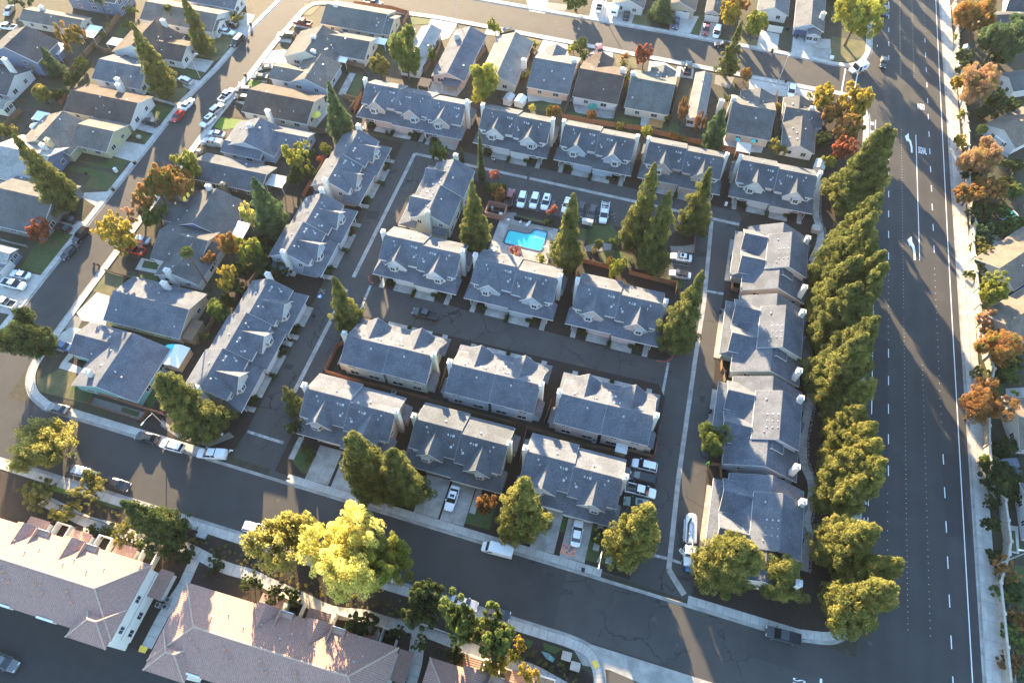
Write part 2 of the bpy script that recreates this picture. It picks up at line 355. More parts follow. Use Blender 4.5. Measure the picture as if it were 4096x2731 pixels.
# parking bays
for x, y in ((225, 205), (318, 228), (415, 245), (500, 262), (593, 280), (685, 300), (760, 310)):
    a = P(7, x+10, y-48); b = P(7, x-18, y+62)
    for d in (-0.22, 0.22): line(lane, [(a[0]+d, a[1]), (a[0]+d, b[1])], 0.09, 0.012, 'bay_line', M_worn)
for y in (672, 692): line(lane, [P(7, 1345, y), P(7, 1495, y+24)], 0.09, 0.012, 'bay_line', M_worn)
for y in (1035, 1140, 1250, 1330): line(lane, [P(11, 1040, y), P(11, 1190, y+35)], 0.09, 0.012, 'bay_line', M_worn)
for k in range(4): line(lane, [P(6, 440+k*38, 868+k*9), P(6, 470+k*38, 905+k*9)], 0.1, 0.012, 'bay_line', M_worn)
line(lane, [P(6, 435, 865), P(6, 590, 905)], 0.1, 0.012, 'bay_line', M_worn); line(lane, [P(6, 425, 885), P(6, 580, 915)], 0.1, 0.013, 'bay_line', M_worn)
s = PL(6, 535, 932, 568, 938, 558, 968, 525, 960)
badge = sheet('accessible_badge', s, 0.013, mat('blue_paint', (0.05, 0.16, 0.42), var=0.1), lane)
c0 = P(6, 546, 950)
mbw = MB().cyl((c0[0], c0[1]-.12, .014), (c0[0], c0[1]-.12, .018), 0.36, n=14).box(c0[0]-.05, c0[0]+.05, c0[1], c0[1]+.55, .014, .019)
mbw.box(c0[0]-.05, c0[0]+.4, c0[1]+.02, c0[1]+.1, .014, .0195); mbw.build('wheelchair_symbol', M_white, lane)
for k in range(3): line(lane, [P(7, 870+k*14, 312+k*27), P(7, 915-k*2, 300+k*27)], 0.09, 0.012, 'bay_line', M_worn)
# ---- concrete drains (swales) down the middle of the lanes
def swale(pts, wd=0.95):
    mb = MB(); q = resample(pts, 3.0); strip(mb, q, -wd/2, wd/2, 0.009); o = struct('drain_channel', mb, M_conc_d)
    slabs(o, pts, -wd/2+.02, wd/2-.02, 0.026, 'slab', M_conc_o, 3.0, 0.04)
swale([(-62.4, 127.3), (-62.4, 84.2)]); swale([(-62.6, 80.6), (-62.9, 50)])
swale([(-62.4, 127.2), (-31, 126.6)]); swale([(-30.4, 126.6), (26.5, 125.2)])
swale([(17.4, 124.6), (18.7, 99), (18.7, 83.5), (19.1, 55), (19.9, 37)]); swale([(19.9, 37), (23.3, 33.3)], 1.1)
# ---- raised plots the houses of the complex stand on
def plot(pts, m=M_mulch, z=0.10, name='planting_ground'):
    return struct(name, MB().prism(pts, -0.02, z), m)
plot([(-86, 131.9), (-66.5, 131.9), (-30, 131.0), (24, 129.6), (42, 129.2), (45, 145), (-86, 150)])
plot([(-90, 36), (-69.2, 36), (-68.6, 42), (-68.8, 100), (-66.8, 130), (-90, 131)])
plot([(-58.3, 85.5), (-57, 83.4), (-19, 81.9), (10.2, 80.9), (12.4, 81.4), (13.8, 83.6), (13.4, 103.7), (9, 104), (8.7, 113.3), (14.4, 113.3), (13.9, 118.5), (11.5, 119.2), (9.2, 118.6), (6.8, 116.2), (-5.5, 116.4), (-12, 115.6), (-32, 115.9), (-36, 121), (-44, 122.3), (-56.7, 122.3)])
plot([(-59, 35), (-40, 34.3), (0, 33.6), (13.4, 33.3), (9.3, 41), (9.2, 57), (13.4, 57.5), (13.8, 72), (12, 75), (-55.5, 74.6), (-58.4, 72), (-59, 60)])
plot([(24.8, 33), (40, 32), (50, 33.5), (au(54.3, 42), 42), (au(54.3, 178), 178), (50, 183), (42, 183), (42, 129.2), (27, 129.6), (24.4, 126.5), (23, 116), (22.6, 90), (23.8, 70), (24.8, 46)])
red_edge = mat('red_kerb_paint', (0.36, 0.08, 0.07), var=0.15)
for pts in ([P(6, 930, 790), P(6, 935, 830), P(6, 970, 852)], [P(7, 1225, 1455), P(7, 1290, 1465), P(7, 1340, 1445), P(7, 1362, 1412)], [P(11, 1225, 760), P(11, 1225, 850), P(11, 1200, 940), P(11, 1140, 955)], [P(7, 1530, 485), P(7, 1522, 610)]):
    mb = MB(); strip(mb, smooth_line(pts), -0.09, 0.09, 0.0, 0.13); struct('painted_kerb', mb, red_edge)
# ---- kerbs and pavements
us = list(range(-112, 50, 8))
nbk = [(u, NB(u)) for u in us]
cornerL = smooth_line([(-121.3, 52), (-121.2, 44), (-119.6, 39.6), (-116.5, 36.6), (-112, NB(-112))], 5)
cornerR = smooth_line([(44, NB(44)), (50, 32.6), (53.4, 36.4), (au(54.4, 42), 42), (au(54.4, 48), 48)], 5)
northline = cornerL+nbk[1:-1]+cornerR
kerb('kerb', northline)
walk('pavement', [p for p in northline if p[0] < -67], 0.18, 1.65, 0.15)
walk('pavement', [p for p in northline if -61 < p[0] < 14], 0.18, 1.65, 0.15)
walk('pavement', [p for p in northline if p[0] > 23], 0.18, 1.65, 0.15)
southline = [(u, SB(u)) for u in range(-140, 5, 6)]+smooth_line([(5, SB(5)), (9, 20), (11.6, 16.8), (12.3, 12), (12.4, 0)], 5)[1:]
kerb('kerb', southline, -1)
walk('pavement', southline, -0.18, -1.75, 0.15)
sheet('concrete_apron', [(4.2, SB(4)-.1), (35, SB(30)-.3), (33.5, 15.2), (12.7, 17.5), (8, 17)], 0.012, M_conc_o)
sheet('tactile_pad', PL(15, 715, 1400, 750, 1385, 780, 1435, 745, 1462), 0.17, M_yel)
ek = [(-121.3, 52)]+[(-121.4, v) for v in range(60, 131, 8)]+[(-120.5, 160), (-119.5, 174)]
ek2 = ek+smooth_line([(-119.5, 174), (-118.6, 180.5), (-115.5, 184), (-108, 185.4)], 5)[1:]+[(-75, 187.0), (-45, 186.2), (0, 185), (40, 183.6)]+smooth_line([(40, 183.6), (50, 183.2), (53.6, 180.4), (au(54.4, 174), 174), (au(54.4, 160), 160)], 5)[1:]
kerb('kerb', ek2, -1)
walk('pavement', ek, -0.18, -1.5, 0.15); walk('pavement', ek2[len(ek)-1:], -0.18, -1.6, 0.15, 2.0)
wk = [(-132.7, 40), (-132.7, 129), (-130.7, 145), (-129.7, 165), (-128, 178), (-124, 215)]
kerb('kerb', resample(wk, 6)); walk('pavement', resample(wk, 3), 0.18, 1.5, 0.15)
nk = [(-110, 199.6), (-60, 198.5), (-5, 197.6), (36, 196.4)]+smooth_line([(36, 196.4), (47, 195.6), (52.2, 197.4), (55.2, 203), (au(54.6, 210), 210), (au(54.6, 240), 240)], 5)[1:]
kerb('kerb', nk); walk('pavement', nk, 0.18, 1.6, 0.15, 2.0)
ak = [(au(54.4, v), v) for v in range(48, 164, 8)]
kerb('kerb', ak); walk('pavement', ak, 0.18, 1.7, 0.15, 2.0)
rk = [(au(75.7, v), v) for v in range(-20, 300, 10)]
kerb('kerb', rk, -1); walk('pavement', rk, -0.18, -2.9, 0.15, 3.2, M_conc)
mb = MB(); strip(mb, rk, -1.15, -1.25, 0.0, 0.20); struct('kerb_rail', mb, M_conc)
pathpts = smooth_line(PL(8, 545, 40, 530, 180, 525, 330, 562, 450, 545, 560, 492, 680, 482, 800, 468, 930, 482, 1080, 458, 1200)+PL(12, 445, 100, 462, 300, 482, 460, 440, 680, 420, 850, 432, 1000, 484, 1120, 492, 1240, 452, 1400)+PL(16, 455, 320, 468, 430, 440, 560, 428, 690), 3)
walk('garden_path', pathpts, -0.8, 0.8, 0.15, 1.8, M_conc_o)
mb = MB()
for p in resample(offset(pathpts, 1.1), 0.38):
    r = random.uniform(0.13, 0.26); x, y = p[0]+random.uniform(-.15, .15), p[1]+random.uniform(-.15, .15)
    mb.cyl((x, y, 0.1), (x, y, 0.1+r), r, r*0.6, 6)
struct('stone_edging', mb, M_gravel, 'stuff')
aptpath = smooth_line(PL(13, 330, 130, 500, 215, 690, 305, 900, 360, 1150, 460, 1400, 490, 1560, 560, 1760, 660, 1960, 720)+PL(14, 170, 800, 400, 900, 640, 1010, 900, 1040, 1080, 1095, 1300, 1135, 1560, 1230, 1800, 1330, 2050, 1420)+PL(15, 250, 1470, 420, 1560, 560, 1640), 3)
walk('garden_path', aptpath, -1.05, 1.05, 0.11, 1.9)
walk('garden_path', PL(13, 1530, 600, 1440, 800, 1280, 1040, 1150, 1290), -1.0, 1.0, 0.12, 1.9)
walk('garden_path', PL(14, 1330, 1140, 1290, 1420, 1240, 1600), -1.3, 1.3, 0.12, 1.9)
walk('garden_path', PL(13, 700, 310, 680, 450, 700, 470), -0.9, 0.9, 0.125, 1.5)
sheet('tactile_pad', PL(13, 1105, 1270, 1165, 1290, 1140, 1335, 1085, 1320), 0.14, M_yel)
# apartment garden ground
plot([(-130, SB(-130)-1.8), (3, SB(3)-1.9), (10.2, 15.5), (10.5, -20), (-25, -20), (-25, -1.5), (-67.5, -1.5), (-100, 0), (-130, 0)], M_mulch, 0.09)
def lawn(i, *xy, m=None, z=0.13, name='lawn'): return sheet(name, PL(i, *xy), z, m or M_lawn)
lawn(9, 400, 1200, 430, 1115, 565, 1155, 550, 1235, m=M_lawn_b); lawn(9, 720, 1210, 945, 1280, 940, 1345, 830, 1320, 720, 1270)
lawn(15, 20, 1150, 120, 1180, 60, 1240, 0, 1210); lawn(15, 340, 1250, 495, 1300, 430, 1340, 345, 1310); lawn(15, 130, 1200, 260, 1240, 240, 1290, 120, 1240)
lawn(14, 1930, 1140, 2080, 1190, 2040, 1260, 1960, 1220)
# lawns, beds and terraces of the complex
lawn(10, 345, 840, 530, 890, 445, 1072, 400, 1050, 345, 990, 322, 910)
lawn(10, 1365, 1125, 1293, 1338, 1100, 1290, 1200, 1080); lawn(10, 1740, 1270, 1925, 1330, 1880, 1510, 1685, 1455)
lawn(15, 725, 325, 860, 350, 900, 660, 665, 605); lawn(15, 480, 240, 540, 245, 500, 390, 445, 380)
lawn(7, 130, 315, 370, 365, 355, 405, 110, 345); lawn(7, 700, 395, 880, 400, 930, 470, 900, 520, 740, 545, 670, 555)
lawn(7, 770, 620, 830, 590, 920, 590, 1040, 640, 1060, 720, 930, 740, 800, 700); lawn(7, 640, 420, 690, 430, 650, 545, 610, 540)
lawn(7, 1300, 800, 1450, 830, 1420, 900, 1300, 860)
sheet('gravel_bed', PL(7, 660, 560, 780, 530, 880, 545, 870, 590, 740, 605, 670, 600), 0.135, M_gravel)
sheet('gravel_bed', PL(7, 1330, 560, 1440, 560, 1520, 545, 1515, 612, 1345, 600), 0.135, M_gravel)
sheet('gravel_bed', PL(9, 1270, 640, 1420, 760, 1620, 830, 1800, 740, 1840, 780, 1640, 860, 1400, 790, 1260, 690), 0.12, M_gravel)
deck = sheet('pool_deck', [(-33.9, 100.2), (-19, 100.2), (-19, 111.7), (-30.2, 111.3), (-30.4, 114), (-33, 113.6)], 0.11, M_conc_d)
for a in np.arange(-33.9, -19.1, 2.97):
    for b in (100.2, 102.0, 110.0):
        h = {100.2: 1.8, 102.0: 1.6, 110.0: 1.6}[b]
        MB().box(a+.02, min(a+2.95, -19.02), b+.02, b+h-.02, 0.10, 0.135).build('slab', M_conc_o, deck)
for x0, x1 in ((-33.9, -31.3), (-21.3, -19.02)):
    for b in (103.6, 106.8): MB().box(x0+.02, x1, b+.02, b+3.18, 0.10, 0.135).build('slab', M_conc_o, deck)
MB().box(-31.28, -21.32, 103.62, 103.7, 0.1, 0.134).build('slab', M_conc_o, deck)
# driveways
def drive(u0, u1, v0, v1, z=0.15, nx=2, ny=1, m=None):
    o = struct('driveway', MB().box(u0, u1, v0, v1, 0.0, z-0.02), M_conc_d)
    for i in range(nx):
        for j in range(ny):
            a0 = u0+(u1-u0)*i/nx+.02; a1 = u0+(u1-u0)*(i+1)/nx-.02; b0 = v0+(v1-v0)*j/ny+.02; b1 = v0+(v1-v0)*(j+1)/ny-.02
            MB().box(a0, a1, b0, b1, z-.05, z+random.uniform(-.005, .005)).build('slab', m or M_conc_o, o)
# ================================================================ buildings
WIN = {}
def win_mesh(w, h):
    k = (w, h)
    if k not in WIN:
        f = MB(); t = 0.09
        f.box(-w/2-t, w/2+t, -0.07, 0.02, -h/2-t, -h/2).box(-w/2-t, w/2+t, -0.07, 0.02, h/2, h/2+t).box(-w/2-t, -w/2, -0.07, 0.02, -h/2, h/2).box(w/2, w/2+t, -0.07, 0.02, -h/2, h/2).box(-0.035, 0.035, -0.06, 0.02, -h/2, h/2)
        WIN[k] = (f.mesh('window', M_trim), MB().box(-w/2, w/2, -0.03, 0.0, -h/2, h/2).mesh('pane', M_glass))
    return WIN[k]
def window(th, x, y, z, w, h, rz=0.0):
    """rz=0 looks towards -y of its parent"""
    a, b = win_mesh(w, h); o = obj('window', a, th, (x, y, z), rz); obj('pane', b, o); return o
GAR = {}
def garage(th, x, y, z0, w, rz=0.0, m=None, h=2.15):
    m = m or M_trim; k = (round(w, 2), m.name)
    if k not in GAR:
        f = MB(); n = 4
        for i in range(n): f.box(-w/2, w/2, -0.05, 0.0, h*i/n+.012, h*(i+1)/n-.012)
        f.box(-w/2, w/2, -0.02, 0.02, 0, h); GAR[k] = f.mesh('garage_door', m)
    return obj('garage_door', GAR[k], th, (x, y, z0), rz)
ventm = MB().cyl((0, 0, -.15), (0, 0, .22), .14, .14, 8).cyl((0, 0, .22), (0, 0, .30), .2, .12, 8).mesh('roof_vent', M_vent)
pipem = MB().cyl((0, 0, -.1), (0, 0, .42), .06, .06, 6).cyl((0, 0, -.1), (0, 0, .08), .2, .08, 8).mesh('roof_pipe', M_vent)
boxm = MB().box(-.22, .22, -.22, .22, -.15, .14).mesh('roof_vent', M_vent)
def chimney(th, x, y, z0, z1, m, sx=0.5, sy=0.5, name='chimney'):
    c = MB().box(x-sx, x+sx, y-sy, y+sy, z0, z1).box(x-sx-.07, x+sx+.07, y-sy-.07, y+sy+.07, z1, z1+.1).build(name, m, th)
    MB().cyl((x, y, z1+.1), (x, y, z1+.42), .22, .22, 10).cyl((x, y, z1+.42), (x, y, z1+.5), .3, .2, 10).build('flue_cap', M_metal, c)
    return c
def gable(th, ax, a0, a1, c, w1, w2, zr, ze1, ze2, rm, wm, oh=0.4, vo=0.35, thick=0.16, zb=0.0, walls=True, trim=True, off=(0, 0, 0), rname='roof', wname='wall'):
    """pitched roof: ridge along ax ('u' or 'v') from a0 to a1 at cross position c; slopes reach w1 (towards -) and w2 (towards +)"""
    def f(s, t, z): return (s-off[0], c+t-off[1], z) if ax == 'u' else (c+t-off[0], s-off[1], z)
    out = []
    mb = MB()
    for sg, w, ze in ((-1, w1, ze1), (1, w2, ze2)):
        t = sg*w
        mb.hexa([f(a0, 0, zr-thick), f(a1, 0, zr-thick), f(a1, t, ze-thick), f(a0, t, ze-thick), f(a0, 0, zr), f(a1, 0, zr), f(a1, t, ze), f(a0, t, ze)])
    mb.hexa([f(a0, -.16, zr-.03), f(a1, -.16, zr-.03), f(a1, .16, zr-.03), f(a0, .16, zr-.03), f(a0, -.07, zr+.045), f(a1, -.07, zr+.045), f(a1, .07, zr+.045), f(a0, .07, zr+.045)])
    ro = mb.build(rname, rm, th)
    if trim:
        tb = MB()
        for s0, s1 in ((a0-.03, a0+.05), (a1-.05, a1+.03)):
            for sg, w, ze in ((-1, w1, ze1), (1, w2, ze2)):
                t = sg*(w+.02)
                tb.hexa([f(s0, 0, zr-.26), f(s1, 0, zr-.26), f(s1, t, ze-.26), f(s0, t, ze-.26), f(s0, 0, zr-.02), f(s1, 0, zr-.02), f(s1, t, ze-.02), f(s0, t, ze-.02)])
        for sg, w, ze in ((-1, w1, ze1), (1, w2, ze2)):
            t0, t1 = sg*(w-.03), sg*(w+.05)
            tb.hexa([f(a0, t0, ze-.24), f(a1, t0, ze-.24), f(a1, t1, ze-.24), f(a0, t1, ze-.24), f(a0, t0, ze-.03), f(a1, t0, ze-.03), f(a1, t1, ze-.03), f(a0, t1, ze-.03)])
        tb.build('fascia', M_trim, ro)
    if walls:
        t1, t2 = -(w1-oh), w2-oh
        z1 = zr-(zr-ze1)*(w1-oh)/w1-.14; z2 = zr-(zr-ze2)*(w2-oh)/w2-.14; zt = zr-.15
        s0, s1 = a0+vo, a1-vo
        prof = [(t1, zb), (t2, zb), (t2, z2), (0, zt), (t1, z1)]
        wb = MB(); b = len(wb.v)
        wb.v += [f(s0, t, z) for t, z in prof]+[f(s1, t, z) for t, z in prof]
        wb.f += [(4, 3, 2, 1, 0), (5, 6, 7, 8, 9)]+[(k, (k+1) % 5, 5+(k+1) % 5, 5+k) for k in range(5)]; wb.m += [0]*7
        out.append(wb.build(wname, wm, th))
    return ro
def vents(th, pts, s=1.0):
    for k, (x, y, z) in enumerate(pts): obj('roof_vent', (ventm, pipem, boxm)[k % 3], th, (x, y, z), None, (s, s, s))

# ---------------------------------------------------------------- the townhouses of the complex
def townhouse(label, origin, rz, L, units, roofk, wallk, stag=0.6, drive_on=True, garage_m=None, chim=(1, 1), back=True):
    """local frame: x along the ridge, -y is the front with the garages; ridge at y = 0"""
    th = thing('townhouse', label, 'townhouse', (*origin, 0.1), rz, 'townhouses of the complex')
    rm, wm = roofm(roofk), wallm(wallk); gm = garage_m or wm
    w = L/units; ZR, ZE, FE, BE = 7.9, 5.15, 4.95, 5.2
    sl = (ZR-ZE)/FE
    for k in range(units):
        x0, x1 = k*w, (k+1)*w
        yo = -stag*(k-(units-1)/2)                     # later units step forward
        zo = -0.12*k
        flip = (k % 2 == 1)                            # mirrored unit
        def X(x): return x1-x if flip else x0+x
        outer0 = k == 0; outer1 = k == units-1
        a0 = x0-(0.35 if outer0 else 0.0); a1 = x1+(0.35 if outer1 else 0.0)
        gable(th, 'u', a0, a1, yo, FE, BE, ZR+zo, ZE+zo, ZE+zo-.1, rm, wm, rname='main_roof')
        # lower skirt roof over the garage and porch, hipped at the outer end
        e0 = a0-(0.9 if outer0 else 0); e1 = a1+(0.9 if outer1 else 0)
        ys, yf, zs, zf = yo-4.35, yo-7.75, 3.95, 2.72
        h0 = 1.2 if outer0 else 0; h1 = 1.2 if outer1 else 0
        sk = MB().hexa([(e0+h0, ys, zs-.15), (e1-h1, ys, zs-.15), (e1, yf, zf-.15), (e0, yf, zf-.15), (e0+h0, ys, zs), (e1-h1, ys, zs), (e1, yf, zf), (e0, yf, zf)])
        if outer0: sk.hexa([(e0, yo-3.3, zf-.15), (e0+h0+.2, yo-3.3, zs-.15), (e0+h0, ys, zs-.16), (e0, yf, zf-.16), (e0, yo-3.3, zf), (e0+h0+.2, yo-3.3, zs), (e0+h0, ys, zs-.01), (e0, yf, zf-.01)])
        if outer1: sk.hexa([(e1, yo-3.3, zf-.15), (e1-h1-.2, yo-3.3, zs-.15), (e1-h1, ys, zs-.16), (e1, yf, zf-.16), (e1, yo-3.3, zf), (e1-h1-.2, yo-3.3, zs), (e1-h1, ys, zs-.01), (e1, yf, zf-.01)])
        sk.build('lower_roof', rm, th)
        MB().box(e0, e1, yf-.06, yf+.02, zf-.26, zf-.03).build('gutter', M_trim, th)
        # garage front, porch wall, posts
        g0, g1 = sorted((X(3.9), X(w-.15)))
        MB().box(g0, g1, yo-7.2, yo-4.4, 0, 2.62).build('wall', wm, th)
        p0, p1 = sorted((X(0.1), X(3.9)))
        MB().box(p0, p1, yo-5.7, yo-4.4, 0, 2.9).build('wall', wm, th)
        garage(th, (g0+g1)/2, yo-7.21, 0.03, 4.6, 0, gm)
        for xx in (0.25, 3.7): MB().box(X(xx)-.07, X(xx)+.07, yo-7.35, yo-7.2, 0, 2.55).build('post', M_trim, th)
        bx = X(2.5)
        MB().prism([(bx-1.25, yo-5.7), (bx-.75, yo-6.45), (bx+.75, yo-6.45), (bx+1.25, yo-5.7)], 0.5, 2.5).build('bay', M_trim, th)
        window(th, bx, yo-6.47, 1.45, 1.2, 1.3)
        MB().box(X(.85)-.45, X(.85)+.45, yo-5.76, yo-5.7, 0, 2.05).build('door', mat('door_brown', (0.13, 0.06, 0.045), var=0.1), th)
        # the big gabled dormer with its bay
        xc = X(4.3); hw, zd, ze = 2.75, ZR+zo-.35, 4.95
        yb = yo-.35/sl; yd = yo-6.15; yv = yo-(ZR+zo-ze)/sl
        dm = MB(); q = 0.14
        for s in (-1, 1):
            dm.hexa([(xc, yd, zd-q), (xc, yb, zd-q), (xc+s*hw, yv, ze-q), (xc+s*hw, yd, ze-q), (xc, yd, zd), (xc, yb, zd+.02), (xc+s*hw, yv, ze+.02), (xc+s*hw, yd, ze)])
        dro = dm.build('dormer_roof', rm, th)
        tb = MB()
        for s in (-1, 1): tb.hexa([(xc, yd-.05, zd-.25), (xc, yd+.03, zd-.25), (xc+s*hw, yd+.03, ze-.25), (xc+s*hw, yd-.05, ze-.25), (xc, yd-.05, zd-.02), (xc, yd+.03, zd-.02), (xc+s*hw, yd+.03, ze-.02), (xc+s*hw, yd-.05, ze-.02)])
        tb.build('fascia', M_trim, dro)
        wz = zd-(zd-ze)*(hw-.45)/hw-.15; dw = MB()
        b = [(xc-hw+.45, 3.1), (xc+hw-.45, 3.1), (xc+hw-.45, wz), (xc, zd-.16), (xc-hw+.45, wz)]
        dw.v += [(x, yd+.45, z) for x, z in b]+[(x, yo-2.5, z) for x, z in b]
        dw.f += [(0, 1, 2, 3, 4)]+[(i, (i+1) % 5, 5+(i+1) % 5, 5+i) for i in range(5)]; dw.m += [0]*6
        dw.build('dormer_wall', wm, th)
        xb = xc+(-.75 if not flip else .75); yw = yd+.45
        bay = MB().prism([(xb-1.2, yw), (xb-.7, yw-.7), (xb+.7, yw-.7), (xb+1.2, yw)], 3.35, 5.0).build('bay', M_trim, th)
        window(th, xb, yw-.72, 4.35, 1.05, 1.05)
        for s in (-1, 1):
            a, bb = win_mesh(0.5, 1.05); o = obj('window', a, th, (xb+s*.96, yw-.36, 4.35), s*R(54)); obj('pane', bb, o)
        # small upper bay at the outer end
        xs = X(1.15); ywm = yo-4.55
        MB().prism([(xs-.95, ywm), (xs-.6, ywm-.5), (xs+.6, ywm-.5), (xs+.95, ywm)], 3.7, 4.85).build('bay', M_trim, th)
        window(th, xs, ywm-.52, 4.4, 0.9, 0.7)
        if back:
            for xx, ww, zz in ((2.0, 1.7, 3.9), (6.3, 1.1, 4.0), (2.2, 1.8, 1.3), (6.6, 2.2, 1.2)):
                window(th, X(xx), yo+BE-.4, zz, ww, 0.95 if zz > 3 else 1.3, math.pi)
        xx = X(w*.72)
        vents(th, [(X(w*.74)+d*.55, yo-1.2, ZR+zo-1.2*sl) for d in range(3)]+[(X(w*.25), yo-.9, ZR+zo-.9*sl), (X(w*.30), yo-1.6, ZR+zo-1.6*sl), (X(w*.86), yo-3.1, ZR+zo-3.1*sl), (X(w*.6), yo+1.4, ZR+zo-1.4*.53), (X(w*.9), yo-2.6, ZR+zo-2.6*sl)])
    for end, on in ((0, chim[0]), (1, chim[1])):
        k = 0 if end == 0 else units-1; yo = -stag*(k-(units-1)/2); x = -0.62 if end == 0 else L+0.62; s = -1 if end == 0 else 1
        if on:
            chimney(th, x, yo+.2, 0, 8.9, M_trim if wallk != 'sage' else wm, .45, .55)
        xa, xb = (-1.75, -.32) if end == 0 else (L+.32, L+1.75)
        zl = (2.7, 3.5) if end == 0 else (3.5, 2.7)
        MB().hexa([(xa, yo+.9, zl[0]-.14), (xb, yo+.9, zl[1]-.14), (xb, yo+4.6, zl[1]-.14), (xa, yo+4.6, zl[0]-.14), (xa, yo+.9, zl[0]), (xb, yo+.9, zl[1]), (xb, yo+4.6, zl[1]), (xa, yo+4.6, zl[0])]).build('side_roof', rm, th)
        xi, xo = (-1.4, .2) if end == 0 else (L-.2, L+1.4)
        MB().box(xi, xo, yo+1.2, yo+4.3, 0, 2.62).build('wall', wm, th)
        window(th, 0.31-.0 if False else (-.005 if end == 0 else L+.005), yo-2.6, 4.0, 1.0, 1.2, R(-90) if end == 0 else R(90))
        window(th, (-.005 if end == 0 else L+.005), yo+2.9, 4.3, .9, .9, R(-90) if end == 0 else R(90))
    return th
def tdrives(origin, rz, L, units, stag=0.6, length=2.9, y1=7.2, short=''):
    c, s = math.cos(rz), math.sin(rz); w = L/units
    for k in range(units):
        yo = -stag*(k-(units-1)/2); flip = k % 2 == 1
        g = (k*w+.1, k*w+w-4.0) if flip else (k*w+4.0, k*w+w-.1)
        xs = [(g[0], yo-y1), (g[1], yo-y1-length)]
        pts = [(origin[0]+x*c-y*s, origin[1]+x*s+y*c) for x, y in xs]
        (ua, va), (ub, vb) = pts
        along = abs(s) < .5
        drive(min(ua, ub), max(ua, ub), min(va, vb), max(va, vb), 0.15, 2 if along else 1, 1 if along else 2)
        # porch walk and clipped hedge
        px = (k*w+w-1.6, k*w+w-.4) if flip else (k*w+.4, k*w+1.6)
        q = [(origin[0]+x*c-y*s, origin[1]+x*s+y*c) for x, y in ((px[0], yo-5.7), (px[1], yo-y1-length))]
        drive(min(q[0][0], q[1][0]), max(q[0][0], q[1][0]), min(q[0][1], q[1][1]), max(q[0][1], q[1][1]), 0.14, 1, 1)
        hx = (k*w+w-3.8) if flip else k*w+2.9
        HEDGES.append((origin[0]+hx*c-(yo-7.7)*s, origin[1]+hx*s+(yo-7.7)*c, rz, 2.0, 'low clipped hedge under the %s bay of the %s' % (('left', 'right', 'far')[k], short)))
        if k < units-1 and not flip:
            hx = k*w+w; HEDGES.append((origin[0]+hx*c-(yo-9.1)*s, origin[1]+hx*s+(yo-9.1)*c, rz+math.pi/2, 1.7, 'narrow clipped hedge between driveways of the %s' % short))
HEDGES = []
TH = [('three-unit grey townhouse with pink walls at the upper left corner of the complex', (-80.3, 141.1), 0, 28.2, 3, 'slate', 'pink'),
      ('mottled grey townhouse with bluish white walls behind the thin cypress', (-46.4, 140.1), 0, 18.0, 2, 'slate2', 'white'),
      ('mottled grey townhouse with pale blue-green walls above the row of white parked cars', (-24.2, 139.7), 0, 18.2, 2, 'slate2', 'blue'),
      ('mottled grey townhouse with pink walls half behind the two tall redwoods', (-1.9, 139.2), 0, 18.6, 2, 'slate2', 'pink'),
      ('mottled grey townhouse at the upper right corner beside the roadside redwoods', (21.3, 138.9), 0, 18.2, 2, 'slate2', 'white'),
      ('blue-grey townhouse with white walls at the left end of the middle row', (-56.0, 92.1), 0, 18.2, 2, 'slate', 'white'),
      ('blue-grey townhouse with pale blue walls directly below the swimming pool', (-33.4, 91.2), 0, 18.6, 2, 'slate', 'blue'),
      ('blue-grey townhouse with pink walls at the right end of the middle row', (-9.6, 90.6), 0, 18.4, 2, 'slate', 'pink'),
      ('blue-grey townhouse seen from behind, below the lane with the dark pickup', (-35.2, 64.5), math.pi, 18.6, 2, 'slate', 'sage'),
      ('blue-grey townhouse with pale blue back wall, middle of the row seen from behind', (-12.1, 63.9), math.pi, 18.2, 2, 'slate', 'blue'),
      ('blue-grey townhouse with pink back wall beside the right lane', (11.2, 63.2), math.pi, 18.2, 2, 'slate', 'pink'),
      ('blue-grey townhouse with pink walls by the left entrance on the near street', (-56.7, 50.3), 0, 18.6, 2, 'slate', 'pink'),
      ('mottled dark townhouse with sage walls, middle of the row on the near street', (-33.2, 49.8), 0, 18.3, 2, 'slate2', 'sage'),
      ('blue-grey townhouse beside the four parked cars on the near street', (-10.5, 49.1), 0, 18.2, 2, 'slate', 'white'),
      ('grey townhouse with pink walls, uppermost of the left column', (-75.8, 104.9), R(90), 18.8, 2, 'slate', 'pink'),
      ('blue-grey townhouse with pale blue walls, middle of the left column', (-75.9, 81.6), R(90), 18.9, 2, 'slate', 'blue'),
      ('long grey townhouse of three units at the foot of the left column', (-77.2, 45.2), R(90), 28.4, 3, 'slate', 'white'),
      ('blue-grey townhouse with sage walls left of the tall redwood by the pool', (-48.6, 120.1), R(-90), 18.5, 2, 'slate', 'sage')]
SHORT = ['upper left corner townhouse', 'townhouse behind the thin cypress', 'townhouse above the white parked cars', 'townhouse behind the two tall redwoods', 'upper right corner townhouse', 'left townhouse of the middle row', 'townhouse below the swimming pool', 'right townhouse of the middle row', 'left townhouse seen from behind', 'middle townhouse seen from behind', 'right townhouse seen from behind', '', '', '', 'uppermost left column townhouse', 'middle left column townhouse', 'lowest left column townhouse', 'townhouse left of the pool redwood']
for (lab, og, rz, L, un, rk_, wk_), shn in zip(TH, SHORT):
    near = og[1] < 52 and rz == 0
    st = 0.0 if abs(rz) > 3 else 0.55
    townhouse(lab, og, rz, L, un, rk_, wk_, st, chim=(1, 1))
    if not near: tdrives(og, rz, L, un, st, 3.0 if abs(rz) > 3 else 2.1 if rz == 0 else 1.7, 7.2, shn)
